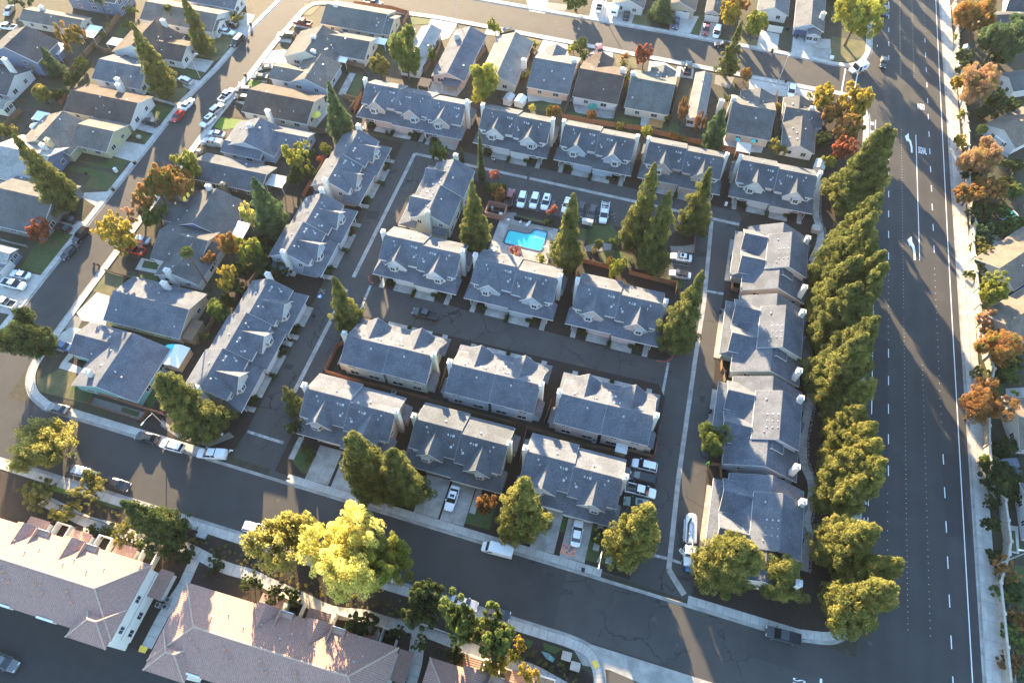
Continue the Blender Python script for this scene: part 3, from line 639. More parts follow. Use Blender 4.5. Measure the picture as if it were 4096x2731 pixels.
for u0, u1 in ((-52.5, -47.5), (-46.9, -42.1), (-29.4, -24.4), (-24.0, -19.2), (-6.0, -1.3), (-.2, 4.6)): drive(u0, u1, NB(u0)+1.65, 42.6, 0.15, 2, 2)
for u0 in (-57.5, -19.0, 5.5): drive(u0, u0+1.2, NB(u0)+4.6, 43.2, 0.14, 1, 2)
# the deeper houses of the right column
def longhouse(label, u, v0, v1, wallk):
    og = (u, (v0+v1)/2); th = thing('townhouse', label, 'townhouse', (*og, 0.1), 0, 'townhouses of the complex')
    rm, wm = roofm('slate' if wallk != 'sage' else 'slate'), wallm(wallk); h = (v1-v0)/2
    gable(th, 'v', -h, h, 0, 7.2, 7.0, 6.9, 3.3, 3.2, rm, wm, rname='main_roof')
    m0, m1 = -h+5.6, h-3.6
    gable(th, 'v', m0, m1, 1.7, 4.6, 4.7, 8.1, 5.75, 5.5, rm, wm, zb=2.0, rname='upper_roof', wname='upper_wall')
    gable(th, 'v', m0-1.6, m0+.3, 1.0, 2.3, 2.4, 6.9, 5.7, 5.6, rm, wm, zb=2.0, rname='end_roof', wname='upper_wall')
    s0, s1 = -h+4.0, h-1.6                                     # front wings towards the lane
    mid = (s0+s1)/2; hw = (s1-s0)/4
    for c in ((s0+mid)/2, (s1+mid)/2):
        gable(th, 'u', -8.4, -3.0, c+.2, hw-.3, hw-.3, 6.0, 3.9, 3.9, rm, wm, rname='wing_roof')
    sk = MB().hexa([(-9.9, s0, 2.55), (-6.4, s0+1.2, 3.95), (-6.4, s1-1.2, 3.95), (-9.9, s1, 2.55), (-9.9, s0, 2.7), (-6.4, s0+1.2, 4.1), (-6.4, s1-1.2, 4.1), (-9.9, s1, 2.7)])
    sk.hexa([(-9.9, s0, 2.54), (-5, s0, 2.54), (-5, s0+1.2, 3.9), (-6.4, s0+1.2, 3.94), (-9.9, s0, 2.69), (-5, s0, 2.69), (-5, s0+1.2, 4.05), (-6.4, s0+1.2, 4.09)])
    sk.hexa([(-9.9, s1, 2.54), (-6.4, s1-1.2, 3.94), (-5, s1-1.2, 3.9), (-5, s1, 2.54), (-9.9, s1, 2.69), (-6.4, s1-1.2, 4.09), (-5, s1-1.2, 4.05), (-5, s1, 2.69)])
    sk.build('lower_roof', rm, th)
    MB().box(-9.96, -9.88, s0, s1, 2.45, 2.66).build('gutter', M_trim, th)
    MB().box(-9.3, -6, s0+.4, s1-.4, 0, 2.55).build('wall', wm, th)
    for c in ((s0+mid)/2, (s1+mid)/2): garage(th, -9.32, c, 0.03, 4.6, R(-90))
    for c in (h-3.2, h-8.0):
        mb = MB()
        for s in (-1, 1): mb.hexa([(4.6, c, 4.35), (7.5, c, 4.35), (7.5, c+s*1.25, 3.05), (6.6, c+s*1.25, 3.05), (4.6, c, 4.5), (7.5, c, 4.5), (7.5, c+s*1.25, 3.2), (6.6, c+s*1.25, 3.2)])
        mb.build('gablet_roof', rm, th); MB().poly([(7.2, c-1.0, 2.2), (7.2, c+1.0, 2.2), (7.2, c+1.0, 3.3), (7.2, c, 4.3), (7.2, c-1.0, 3.3)]).build('gablet_wall', M_trim, th)
    for y in (-h+1.2, h-3.9): chimney(th, 5.6, y, 0, 7.6, M_trim, .5, .5)
    for x, w_ in ((-3.6, 1.2), (1.8, 1.8), (4.2, 1.8)): window(th, x, -h+.34, 2.6, w_, 0.9)
    vents(th, [(-.9, m0+1.6, 6.9), (-1.8, m0+1.9, 6.2), (-1.0, m1-2, 6.9)]+[(.4+.9*a, m0+2.6+1.5*b, 8.1-abs(.4+.9*a-1.7)*.5) for a in range(-1, 2) for b in range(3)], .62)
    walk('pavement', [(u-9.75, v0+4.5), (u-9.75, v1-2.2)], -.35, .75, 0.14, 3.0, M_conc_o)
for lab, u, v0, v1, wk_ in (('deep grey townhouse with pink walls, uppermost of the right column', 33.0, 102.3, 122.0, 'pink'), ('deep grey townhouse with sage walls, second from the top of the right column', 33.0, 80.4, 100.6, 'sage'),
                            ('deep grey townhouse with bluish walls, third from the top of the right column', 33.7, 59.0, 79.2, 'blue'), ('deep grey townhouse at the foot of the right column behind the vacuum truck', 35.2, 37.4, 57.5, 'pink')):
    longhouse(lab, u, v0, v1, wk_)

# ---------------------------------------------------------------- the family houses around
def house(label, roofk, wallk, gs, two=False, chims=(), gar=(), extra=()):
    """gs: pitched roofs (axis, tile, A, B, eave point, [eave height, pitch]); A and B are ridge ends"""
    rm, wm = roofm(roofk), wallm(wallk); G = []
    for g in gs:
        ax, i, A, B, E = g[:5]; ze = g[5] if len(g) > 5 else (4.9 if two else 2.75); pt = g[6] if len(g) > 6 else 0.42
        zr = ze+2.0
        def px(q, z): return P(q[2], q[0], q[1], z) if len(q) > 2 else P(i, q[0], q[1], z)
        for _ in range(8):
            a, b, e = px(A, zr), px(B, zr), px(E, ze)
            c = (a[1]+b[1])/2 if ax == 'u' else (a[0]+b[0])/2
            wd = min(8.5, max(2.0, abs((e[1] if ax == 'u' else e[0])-c))); zr = ze+wd*pt
        s = sorted((a[0], b[0]) if ax == 'u' else (a[1], b[1])); G.append((ax, s[0], s[1], c, wd, zr, ze))
    ax, s0, s1, c, wd, zr, ze = G[0]
    og = ((s0+s1)/2, c, 0.0) if ax == 'u' else (c, (s0+s1)/2, 0.0)
    th = thing('house', label, 'house', og, 0, 'family houses')
    for k, (ax, s0, s1, c, wd, zr, ze) in enumerate(G):
        gable(th, ax, s0, s1, c, wd, wd, zr-.02*k, ze, ze, rm, wm, off=og)
        def loc(s, t): return (s-og[0], c+t-og[1]) if ax == 'u' else (c+t-og[0], s-og[1])
        # windows on the sides one can see from above
        zw = (ze-1.3,) if not two else (ze-1.2, 1.5)
        for z in zw:
            if ax == 'u':
                n = max(1, int((s1-s0-2)/4.2))
                for j in range(n):
                    x, y = loc(s0+1.4+(s1-s0-2.8)*(j+.5)/n, -(wd-.4)); window(th, x, y-.005, z, 1.6 if j % 2 else 1.1, 1.0)
                x, y = loc(s1-.35 if c*0+s0 < 40 else s0+.35, -wd*.45); window(th, x+(.005 if s0 < 40 else -.005), y, z+.2, 1.5, 1.2, R(90) if s0 < 40 else R(-90))
                x, y = loc(s1-.35 if s0 < 40 else s0+.35, wd*.35); window(th, x+(.005 if s0 < 40 else -.005), y, z+.2, 1.1, 1.1, R(90) if s0 < 40 else R(-90))
            else:
                for t in (-wd*.5, wd*.42):
                    x, y = loc(s0+.35, t); window(th, x, y-.005, z+.1, 1.7 if t < 0 else 1.2, 1.1)
                n = max(1, int((s1-s0-2)/5))
                sg = 1 if c < 0 else -1
                for j in range(n):
                    x, y = loc(s0+1.4+(s1-s0-2.8)*(j+.5)/n, sg*(wd-.4)); window(th, x+sg*.005, y, z, 1.4, 1.0, R(90)*sg)
        r = random.Random(int(s0*7+c)); n = r.randint(2, 5)
        for j in range(n):
            s = r.uniform(s0+1.5, s1-1.5); t = r.uniform(-.75, .75)*wd; x, y = loc(s, t)
            obj('roof_vent', (ventm, pipem, boxm)[r.randint(0, 2)], th, (x, y, zr-abs(t)*(zr-ze)/wd))
    for i, x, y in chims:
        p = P(i, x, y, G[0][5]+.9); chimney(th, p[0]-og[0], p[1]-og[1], 0, G[0][5]+.55, M_trim if wallk not in ('dgreen', 'olive') else wm, .7, .45)
    for i, x, y, wdt, rz, mm in gar:
        p = P(i, x, y, 1.1); garage(th, p[0]-og[0], p[1]-og[1], 0.05, wdt, rz, mm)
    return th
M_gw = mat('garage_wood', (0.13, 0.085, 0.055), var=0.2, scale=3); M_gt = mat('garage_teal', (0.10, 0.42, 0.40), var=0.05); M_gb = mat('garage_navy', (0.07, 0.10, 0.17), var=0.1)
Hs = [
 ('long tan-roofed house with cream gable at the upper left', 'warm', 'cream', [('u', 1, (175, 75), (650, 155), (620, 245))], 0, [(1, 315, 45)], []),
 ('dark grey house with blue gables at the left edge', 'dark', 'dblue', [('v', 1, (225, 205), (10, 365), (440, 345))], 1, [(1, 25, 455)], []),
 ('dark roofed house with white gable wall at the left edge', 'dark', 'white', [('u', 1, (-160, 540), (115, 590), (60, 752))], 0, [], []),
 ('small cream house at the left edge below the olive bushes', 'light', 'cream', [('u', 1, (-200, 760), (50, 800), (20, 850))], 0, [], []),
 ('grey house with white front gable and red door behind the tall conifer', 'bluegrey', 'white', [('u', 1, (770, 465), (1120, 525), (715, 615)), ('u', 1, (985, 575), (1130, 600), (1040, 690))], 0, [(1, 910, 608)], []),
 ('brown-roofed house with wooden garage door beside a dark car', 'brown', 'white', [('u', 1, (545, 712), (1085, 800), (985, 970))], 0, [(1, 915, 655)], [(1, 1050, 935, 4.6, R(90), M_gw)]),
 ('brown-roofed house with white garage behind the lamp post', 'brown', 'white', [('v', 1, (1250, 165), (990, 350), (1440, 300)), ('u', 1, (1150, 320), (1475, 352), (1385, 480))], 0, [(1, 1270, 150)], [(1, 1425, 455, 4.6, R(90), None)]),
 ('brown-roofed house with two garage gables above the white sedan', 'warm', 'white', [('u', 1, (1130, 25), (1720, 100), (1090, 150)), ('u', 1, (1480, 130), (1725, 165), (1660, 240))], 0, [], [(1, 1690, 215, 4.6, R(90), None)]),
 ('grey house with white garage wall at the top edge of the left street', 'bluegrey', 'white', [('u', 1, (1480, -70), (1870, -15), (1810, 70))], 0, [], []),
 ('blue two-storey house cut by the top left edge', 'grey', 'dblue', [('u', 1, (540, -160), (930, -70), (860, 20))], 1, [], []),
 ('olive house with white garage and stone-edged front garden', 'warm', 'olive', [('v', 1, (500, 872), (275, 1095), (560, 1200)), ('u', 1, (590, 988), (905, 1012), (815, 1190))], 0, [(1, 360, 1085)], [(1, 865, 1110, 4.8, R(90), None)]),
 ('pale-roofed blue house behind the big conifer at the left edge', 'pale', 'dblue', [('u', 1, (-60, 1160), (400, 1200), (310, 1470))], 0, [(1, 320, 1125)], []),
 ('grey-roofed house with turquoise garage door', 'grey', 'dgrey', [('u', 5, (-40, 75), (395, 215), (90, 470)), ('u', 5, (100, 215), (405, 215), (330, 330))], 0, [], [(5, 372, 315, 4.6, R(90), M_gt)]),
 ('small white-roofed porch house at the left edge by the white sedan', 'pale', 'dblue', [('u', 5, (-160, 565), (75, 610), (20, 690))], 0, [], [(5, 60, 740, 4.0, R(90), None)]),
 ('green-grey corner house with red fence by the top left crossing', 'green', 'tan', [('u', 2, (590, 45), (1085, 100), (985, 262)), ('u', 2, (1010, 130), (1130, 150), (1055, 270))], 0, [(2, 668, 25)], []),
 ('grey house with cream gable and blossoming potted front yard', 'grey', 'cream', [('v', 2, (610, 205), (390, 395), (330, 345)), ('u', 2, (560, 285), (955, 305), (850, 465))], 0, [(2, 492, 275)], []),
 ('warm grey house with pale blue gable and white chimney', 'warm', 'blue', [('v', 2, (565, 425), (420, 615), (590, 712)), ('u', 2, (180, 515), (420, 560), (285, 640))], 0, [(2, 492, 390)], []),
 ('large brown-roofed house with cream walls and yellow parasol', 'brown', 'cream', [('u', 1, (1950, 700), (2460, 800), (2380, 970))], 0, [(2, 132, 858)], []),
 ('grey cross-gabled house with pale blue walls beside the bright lawn', 'slate', 'blue', [('v', 1, (2060, 925), (1890, 1110), (1740, 1140)), ('u', 1, (2020, 1035), (2430, 1048), (2350, 1190)), ('u', 1, (1760, 1090), (2060, 1170), (1980, 1240))], 0, [(1, 1950, 965)], []),
 ('grey house with dark green walls and skylights', 'slate2', 'dgreen', [('u', 1, (1525, 1255), (2090, 1365), (2060, 1520))], 0, [(5, 1740, 60)], []),
 ('grey house with blue gable wall and white patio cover', 'grey', 'dblue', [('v', 5, (1700, 105), (1505, 378), (1790, 490)), ('u', 5, (1290, 235), (1560, 300), (1440, 390))], 0, [(5, 1625, 75)], []),
 ('grey cross-gabled house beside the tall fan palm', 'grey', 'white', [('u', 5, (1240, 445), (1640, 500), (1110, 635)), ('v', 5, (1570, 475), (1330, 770), (1560, 860))], 0, [(5, 1300, 735)], []),
 ('large grey-roofed house with dark shed lean-to, by the lit driveway', 'slate', 'tan', [('u', 5, (895, 895), (1470, 1068), (1400, 1285))], 0, [(5, 1275, 835)], []),
 ('grey corner house with teal walls and a black deck', 'slate', 'teal', [('v', 5, (1005, 1228), (780, 1665), (1090, 1755)), ('u', 5, (590, 1240), (900, 1325), (690, 1440))], 0, [(9, 670, 255)], []),
 ('pale house with blue roof panel hidden by the large green tree', 'pale', 'white', [('v', 2, (1390, 185), (1275, 520), (1500, 245))], 0, [(2, 1272, 225)], []),
 ('long grey-roofed house with pink gable and covered patio', 'slate', 'pink', [('v', 2, (1750, 210), (1525, 565), (1690, 620))], 0, [(2, 1622, 260)], []),
 ('long house with bright lit roof slope between two yellow-green trees', 'light', 'cream', [('v', 2, (2085, 250), (1930, 592), (2080, 672))], 0, [(2, 2148, 460)], []),
 ('blue-grey house with peach walls and a curved lawn', 'bluegrey', 'peach', [('u', 3, (265, 465), (600, 500), (490, 732)), ('v', 3, (435, 345), (390, 520), (530, 385))], 0, [(3, 585, 455)], []),
 ('dark brown house with white walls and green parasol patio', 'brown', 'white', [('u', 3, (625, 530), (975, 605), (890, 815)), ('v', 3, (790, 405), (760, 570), (905, 455))], 0, [(3, 968, 530)], []),
 ('grey-green house with cream walls and wooden deck box', 'green', 'cream', [('u', 3, (1030, 610), (1375, 665), (1300, 900)), ('v', 3, (1285, 505), (1265, 650), (1385, 550))], 0, [(3, 1048, 560)], []),
 ('light grey long house with tree shadow across its roof', 'light', 'white', [('v', 3, (1600, 555), (1548, 922), (1650, 700))], 0, [(3, 1742, 780)], []),
 ('grey house with cream walls and turquoise parasols', 'grey', 'cream', [('u', 3, (1820, 808), (2165, 870), (2100, 1100)), ('v', 4, (105, 690), (60, 850), (215, 760))], 0, [(3, 1842, 755)], []),
 ('grey house with white front gable beside the autumn trees', 'grey', 'white', [('u', 4, (290, 825), (590, 905), (570, 1010)), ('v', 4, (420, 910), (400, 1142), (512, 1215)), ('v', 4, (400, 745), (390, 870), (497, 790))], 0, [(4, 505, 835)], []),
 ('house with grey garage gable beside the camper trailer', 'warm', 'grey', [('v', 3, (1060, -260), (1045, 5), (1140, 25))], 0, [], [(3, 1030, 45, 3.4, 0, M_grey)]),
 ('brown-roofed house with tan garage by the navy car', 'tan', 'tan', [('v', 3, (1450, -240), (1430, 15), (1530, 105))], 0, [], [(3, 1430, 120, 4.2, 0, None)]),
 ('grey house with white garage behind the maroon van', 'grey', 'grey', [('v', 3, (1720, -240), (1690, 85), (1600, 125))], 0, [], [(3, 1660, 150, 4.4, 0, None)]),
 ('blue-grey house with white garage behind the orange tree', 'bluegrey', 'white', [('v', 4, (240, -260), (205, 60), (300, 200))], 0, [], [(4, 205, 230, 4.4, 0, None)]),
 ('pale blue-grey house with two navy garage doors', 'bluegrey', 'blue', [('v', 4, (520, -260), (490, 190), (350, 235)), ('v', 4, (560, 60), (490, 260), (545, 300))], 0, [(4, 590, 95)], [(4, 398, 268, 3.6, 0, M_gb), (4, 485, 300, 3.6, 0, M_gb)]),
]
for lab, rk_, wk_, gs, two, ch, ga in Hs: house(lab, rk_, wk_, gs, bool(two), ch, ga)
# houses beyond the wall stand at an angle to the road
def turned(label, roofk, wallk, i, x, y, rz, L, W, ze=2.7):
    p = P(i, x, y, ze); th = thing('house', label, 'house', (*p, 0), rz, 'houses beyond the sound wall')
    rm, wm = roofm(roofk), wallm(wallk); h = W/2
    gable(th, 'u', 0, L, h, h, h, ze+h*.42, ze, ze, rm, wm)
    window(th, .34, h*.6, 1.5, 1.0, 1.2, R(-90)); window(th, .34, h*1.3, 1.5, 1.0, 1.2, R(-90)); window(th, L*.3, .39, 1.5, 1.6, 1.0); window(th, L*.6, .39, 1.5, 1.2, 1.0)
    vents(th, [(L*.3, h*.6, ze+h*.25), (L*.5, h*.5, ze+h*.21), (L*.7, h*1.3, ze+h*.29)]); return th
turned('dark roofed house with white wall at the top right corner', 'dark', 'white', 4, 2010, 95, R(-8), 20, 12)
turned('dark roofed house behind the red-orange tree by the wall', 'dark', 'cream', 4, 1850, 240, R(20), 18, 9)
turned('grey-roofed house with two dark windows in its gable', 'grey', 'white', 4, 2075, 720, R(28), 18, 8)
turned('tan-roofed house with white gable and awning beyond the wall', 'tan', 'white', 4, 2090, 1165, R(45), 20, 10.5)
turned('brown-roofed house with white canopy in its yard', 'tan', 'cream', 8, 2080, 905, R(48), 20, 11)
turned('brown-roofed house at the right edge beside the white tent', 'tan', 'cream', 8, 2110, 1340, R(45), 16, 10)
turned('cream house with dark windows behind the brown-red tree', 'tan', 'cream', 12, 2125, 880, R(12), 16, 12)
turned('grey house at the right edge by the low lawn', 'grey', 'grey', 16, 2190, 430, R(2), 14, 11)
# ---------------------------------------------------------------- the tile-roofed apartment blocks
M_tile = mat('clay_tile', (0.37, 0.225, 0.185), rough=0.9, var=0.14, scale=2.5, stripes=(0, 0.34, 0.2), bump=0.35, fine=0.25, fs=4)
M_tile_v = mat('clay_tile_across', (0.365, 0.22, 0.18), rough=0.9, var=0.14, scale=2.5, stripes=(1, 0.34, 0.2), bump=0.35, fine=0.25, fs=4)
M_ridge = mat('clay_ridge_tile', (0.36, 0.265, 0.215), var=0.12, scale=2)
def hip(th, x0, x1, y0, y1, ze, zr, yr, left=True, right=True, oh=0.6, name='roof', wall=True, wm=None):
    i0 = (y1-y0)/2*.92 if left else 0; i1 = (y1-y0)/2*.92 if right else 0
    a, b = (x0+i0, yr, zr), (x1-i1, yr, zr); t = .16
    m = MB()
    m.hexa([(x0, y0, ze-t), (x1, y0, ze-t), (b[0], yr, zr-t), (a[0], yr, zr-t), (x0, y0, ze), (x1, y0, ze), b, a])
    m.hexa([(x1, y1, ze-t), (x0, y1, ze-t), (a[0], yr, zr-t), (b[0], yr, zr-t), (x1, y1, ze), (x0, y1, ze), a, b])
    if left: m.v += [(x0, y1, ze), (x0, y0, ze), a]; n = len(m.v); m.f.append((n-3, n-2, n-1)); m.m.append(1)
    if right: m.v += [(x1, y0, ze), (x1, y1, ze), b]; n = len(m.v); m.f.append((n-3, n-2, n-1)); m.m.append(1)
    ro = m.build(name, [M_tile, M_tile_v], th)
    rb = MB().cyl((a[0], yr, zr+.02), (b[0], yr, zr+.02), .17, n=6)
    for c in ([((x0, y0, ze), a), ((x0, y1, ze), a)] if left else [])+([((x1, y0, ze), b), ((x1, y1, ze), b)] if right else []): rb.cyl((c[0][0], c[0][1], c[0][2]+.02), (c[1][0], c[1][1], c[1][2]+.02), .16, n=6)
    rb.build('ridge_tiles', M_ridge, ro)
    if wall: MB().box(x0+oh, x1-oh, y0+oh, y1-oh, 0, ze-.1).build('wall', wm or M_white_st, th)
    return ro
tvent = MB().loft([[(-.42, .3, -.2), (.42, .3, -.2), (.42, .3, .02), (-.42, .3, .02)], [(-.26, -.35, -.2), (.26, -.35, -.2), (.22, -.35, .36), (-.22, -.35, .36)]]).mesh('roof_vent', mat('terracotta_vent', (0.40, 0.22, 0.16), var=0.1))
def apartment(label, u0, u1, yr, left, right, dorm, wing, porches):
    th = thing('apartment_block', label, 'building', (u0, 0, 0.0), 0, 'tile-roofed apartment blocks'); L = u1-u0
    DZ = 1.5
    hip(th, 0, L, yr-6.6, yr+6.3, 5.7+DZ, 8.3+DZ, yr, left, right)
    for a, b in wing:                                          # hipped ends that step forward to the court
        hip(th, a, b, yr-8.0, yr-1.5, 5.69+DZ, 7.35+DZ, yr-4.6, True, True, name='wing_roof')
    for x in dorm:
        m = MB()
        for s in (-1, 1): m.hexa([(x, yr+6.6, 7.15+DZ), (x, yr+2.6, 7.15+DZ), (x+s*2.2, yr+5.9, 5.8+DZ), (x+s*2.2, yr+6.6, 5.8+DZ), (x, yr+6.6, 7.3+DZ), (x, yr+2.6, 7.3+DZ), (x+s*2.2, yr+5.9, 5.95+DZ), (x+s*2.2, yr+6.6, 5.95+DZ)])
        m.build('gablet_roof', M_tile_v, th)
        MB().poly([(x-1.9, yr+6.2, 5.2+DZ), (x+1.9, yr+6.2, 5.2+DZ), (x+1.9, yr+6.2, 5.9+DZ), (x, yr+6.2, 7.1+DZ), (x-1.9, yr+6.2, 5.9+DZ)]).build('gablet_wall', M_white_st, th)
        tr = MB().box(x+2.5, x+4.6, yr+3.2, yr+6.35, 5.0+DZ, 6.02+DZ).box(x+2.4, x+2.52, yr+3.1, yr+6.45, 5.2+DZ, 6.9+DZ).box(x+4.58, x+4.7, yr+3.1, yr+6.45, 5.2+DZ, 6.2+DZ).build('roof_terrace', [mat('terrace_floor', (0.42, 0.27, 0.20), var=0.1)], th)
        MB().box(x+2.4, x+4.7, yr+6.4, yr+6.5, 5.2+DZ, 6.5+DZ).build('terrace_wall', M_white_st, tr)
    for x in porches:
        m = MB().box(x-2.1, x+2.1, yr+5.5, yr+8.6, 2.75, 2.95); m.build('porch_roof', M_tile_v, th)
        MB().box(x-1.9, x+1.9, yr+5.5, yr+8.3, 0, 2.75).build('wall', M_white_st, th)
        pw = MB(); x0, x1, y0, y1 = x+2.4, x+5.4, yr+6.0, yr+9.2
        for q in ((x0, x0+.2, y0, y1), (x1-.2, x1, y0, y1), (x0+.2, x1-.2, y1-.2, y1)): pw.box(*q, 0, 1.7)
        pw.build('patio_wall', M_white_st, th)
    if right:
        for y, z, w_, h_ in ((yr-4.6, 4.9, 1.1, 1.2), (yr+.6, 4.9, 1.1, 1.2), (yr-4.6, 1.5, 1.1, 1.3), (yr-1.6, 1.6, 1.1, 1.3), (yr+2.4, 1.7, 1.5, 1.3)): window(th, L-.595, y, z, w_, h_, R(90))
        MB().box(L-.62, L-.56, yr-6, yr+5.7, 3.4, 3.55).build('belt_course', M_grey, th)
        MB().hexa([(L-.6, yr+1.6, 2.6), (L+1.9, yr+1.6, 2.2), (L+1.9, yr+6.6, 2.2), (L-.6, yr+6.6, 2.6), (L-.6, yr+1.6, 2.75), (L+1.9, yr+1.6, 2.35), (L+1.9, yr+6.6, 2.35), (L-.6, yr+6.6, 2.75)]).build('side_roof', M_tile_v, th)
        MB().box(L-.6, L+1.5, yr+1.9, yr+6.3, 0, 2.2).build('wall', M_white_st, th)
    r = random.Random(int(u0)); k = 0
    x = 6.0 if left else 3.0
    while x < L-6:
        for dx, y, s in ((0, -1.6, 1), (.9, -2.0, .7), (1.7, -2.9, 1), (.3, -4.2, .5)):
            obj('roof_vent', tvent, th, (x+dx+r.uniform(-.3, .3), yr+y, 8.3+DZ+y*.394), 0, (s*.9,)*3)
        obj('roof_pipe', pipem, th, (x+r.uniform(1, 3), yr+2.2, 8.3+DZ-2.2*.41), 0, (1.3,)*3); obj('roof_pipe', pipem, th, (x+r.uniform(3, 4.5), yr+3.4, 8.3+DZ-3.4*.41), 0, (1.2,)*3)
        x += 6.2
    for x in np.arange(8.0, L-7, 8.5):                         # garage recesses on the court side
        MB().box(x-1.6, x+1.6, yr-6.75, yr-6.4, 4.6+DZ, 5.9+DZ).build('eave_notch', M_white_st, th)
        garage(th, x, yr-6.02, 0.03, 3.6)
    return th
apartment('tile-roofed apartment block with long white end wall at the lower left', -132, -68.8, 5.2, False, True, (38.0, 47.8), ((55.4, 63.0),), (36.0, 45.0, 54.5))
apartment('tile-roofed apartment block in the middle of the bottom edge', -61.5, -22.3, 4.2, True, True, (15.6, 25.0), ((0.1, 7.6), (31.6, 39.1)), (14.0, 23.0, 32.0))
apartment('pinkish tile-roofed apartment block right of the cross path at the bottom', -16.9, 7.5, 4.2, True, True, (8.0,), ((0.1, 7.6),), (6.0, 15.5))

# ================================================================ foliage
def leaf_mesh(name, cen, rad, per, size, seed, up=0.25, squash=0.8, hang=0.0):
    g = np.random.default_rng(seed); cen = np.asarray(cen); rad = np.asarray(rad); n = len(cen)
    per = np.maximum(4, (per*(rad/rad.mean())**1.6).astype(int)); idx = np.repeat(np.arange(n), per); N = len(idx)
    d = g.normal(size=(N, 3)); d /= np.linalg.norm(d, axis=1)[:, None]
    d[:, 2] = np.where(g.random(N) < up, np.abs(d[:, 2]), d[:, 2])
    rr = rad[idx]*(0.55+0.45*g.random(N)**0.6)
    off = d*rr[:, None]; off[:, 2] *= squash
    if hang: off[:, 2] -= hang*g.random(N)*rad[idx]
    p = cen[idx]+off
    nr = d+g.normal(size=(N, 3))*0.55; nr /= np.linalg.norm(nr, axis=1)[:, None]
    a = np.cross(nr, g.normal(size=(N, 3))); a /= np.linalg.norm(a, axis=1)[:, None]; b = np.cross(nr, a)
    s = size*(0.6+0.8*g.random(N)); a *= s[:, None]*0.5; b *= (s*(0.55+.35*g.random(N)))[:, None]*0.5
    if hang: b = b*0.6+np.array((0, 0, -1.0))*(s*1.3)[:, None]*.5
    v = np.stack([p-a-b*.4, p+a*.2-b, p+a+b*.4, p-a*.2+b], axis=1).reshape(-1, 3)
    me = bpy.data.meshes.new(name); me.vertices.add(N*4); me.loops.add(N*4); me.polygons.add(N)
    me.vertices.foreach_set('co', v.astype(np.float32).ravel()); me.loops.foreach_set('vertex_index', np.arange(N*4, dtype=np.int32))
    me.polygons.foreach_set('loop_start', np.arange(0, N*4, 4, dtype=np.int32)); me.update(calc_edges=True)
    t = me.attributes.new('tint', 'FLOAT', 'FACE'); ct = g.random(n)
    t.data.foreach_set('value', np.clip(0.65*ct[idx]+0.35*g.random(N), 0, 1).astype(np.float32))
    me.materials.append(M_bark); return me
def crown_conifer(seed, h=16.0, r=4.0, n=430, lean=0.8, leaf=0.28):
    g = np.random.default_rng(seed); C = []; Rr = []
    ph = g.random(4)*6.28
    for k in range(n):
        t = g.random()**1.15*0.97+0.03
        lump = 1+0.20*math.sin(9*t*6.28+ph[0])+.08*math.sin(23*t+ph[1])
        rt = r*(1-t)**lean*(0.42+0.58*min(1, t/0.10))*lump
        q = g.random(); ang = g.random()*6.28
        rt *= 1+0.26*math.sin(2*ang+ph[2]+6*t)+.14*math.sin(5*ang+ph[3]+11*t)
        rad = rt*(0.52+0.48*q**.5) if g.random() > 0.12 else rt*.3
        C.append((rad*math.cos(ang), rad*math.sin(ang), 0.6+t*(h-.7))); Rr.append((0.42+0.52*(1-t))*g.uniform(.75, 1.25)*r/4)
    C.append((0, 0, h-.2)); Rr.append(.28); C.append((0, 0, h-.7)); Rr.append(.4)
    return leaf_mesh('crown', C, Rr, 100, leaf*r/4*1.0, seed+1)
def crown_round(seed, r=4.0, h=6.5, n=130, leaf=0.30, per=140, gap=0.08, base=0.9, hang=0.0):
    g = np.random.default_rng(seed); C = []; Rr = []; lob = [(np.clip(g.normal(size=3), -1.5, 1.5)*np.array((.48, .48, .36)), g.uniform(.3, .58)) for _ in range(10)]+[(np.zeros(3), .55)]
    ce = np.array((0, 0, base+(h-base)/2)); sc_ = np.array((r, r, (h-base)/2))
    while len(C) < n:
        c, q = lob[g.integers(len(lob))]; d = g.normal(size=3); d /= np.linalg.norm(d)
        p = c+d*q*(0.55+.45*g.random()**.5)
        if np.linalg.norm(p) > 1.15: p *= 1.0/np.linalg.norm(p)*g.uniform(.85, 1.15)
        if gap and math.sin(p[0]*9+seed)*math.sin(p[1]*8)*math.sin(p[2]*7+1) > 0.5-gap: continue
        C.append(ce+p*sc_); Rr.append(g.uniform(.5, 1.0)*r*.175)
    return leaf_mesh('crown', C, Rr, per, leaf, seed+1, hang=hang)
CON = [crown_conifer(s) for s in (11, 12, 13, 14, 15, 16)]; CONH = 16.0
CONL = [crown_conifer(s, 15, 4.2, 460, 0.62) for s in (21, 22, 23, 24, 25, 26)]; CONLH = 15.0    # fuller redwoods of the roadside row
THIN = [crown_conifer(s, 14, 3.0, 200, .9, .4) for s in (31, 32)]
DEC = [crown_round(s) for s in (41, 42, 43, 44)]
SPA = [crown_round(s, n=80, per=90, gap=.25, leaf=.32) for s in (51, 52, 53)]
BIG = [crown_round(s, n=340, per=130, leaf=.17, gap=.18) for s in (61, 62)]
WIL = [crown_round(s, n=240, per=80, leaf=.2, hang=1.8, gap=.1) for s in (71, 72)]
SHR = [crown_round(s, r=1.5, h=2.0, n=60, leaf=.22, per=50, base=.15) for s in (81, 82, 83)]
CYP = leaf_mesh('crown', [(0.25*math.cos(k)*(1-k/160), .25*math.sin(k)*(1-k/160), .3+k*.058) for k in range(150)], [.42*(1-(k/150)**2.2)+.08 for k in range(150)], 34, .2, 91)
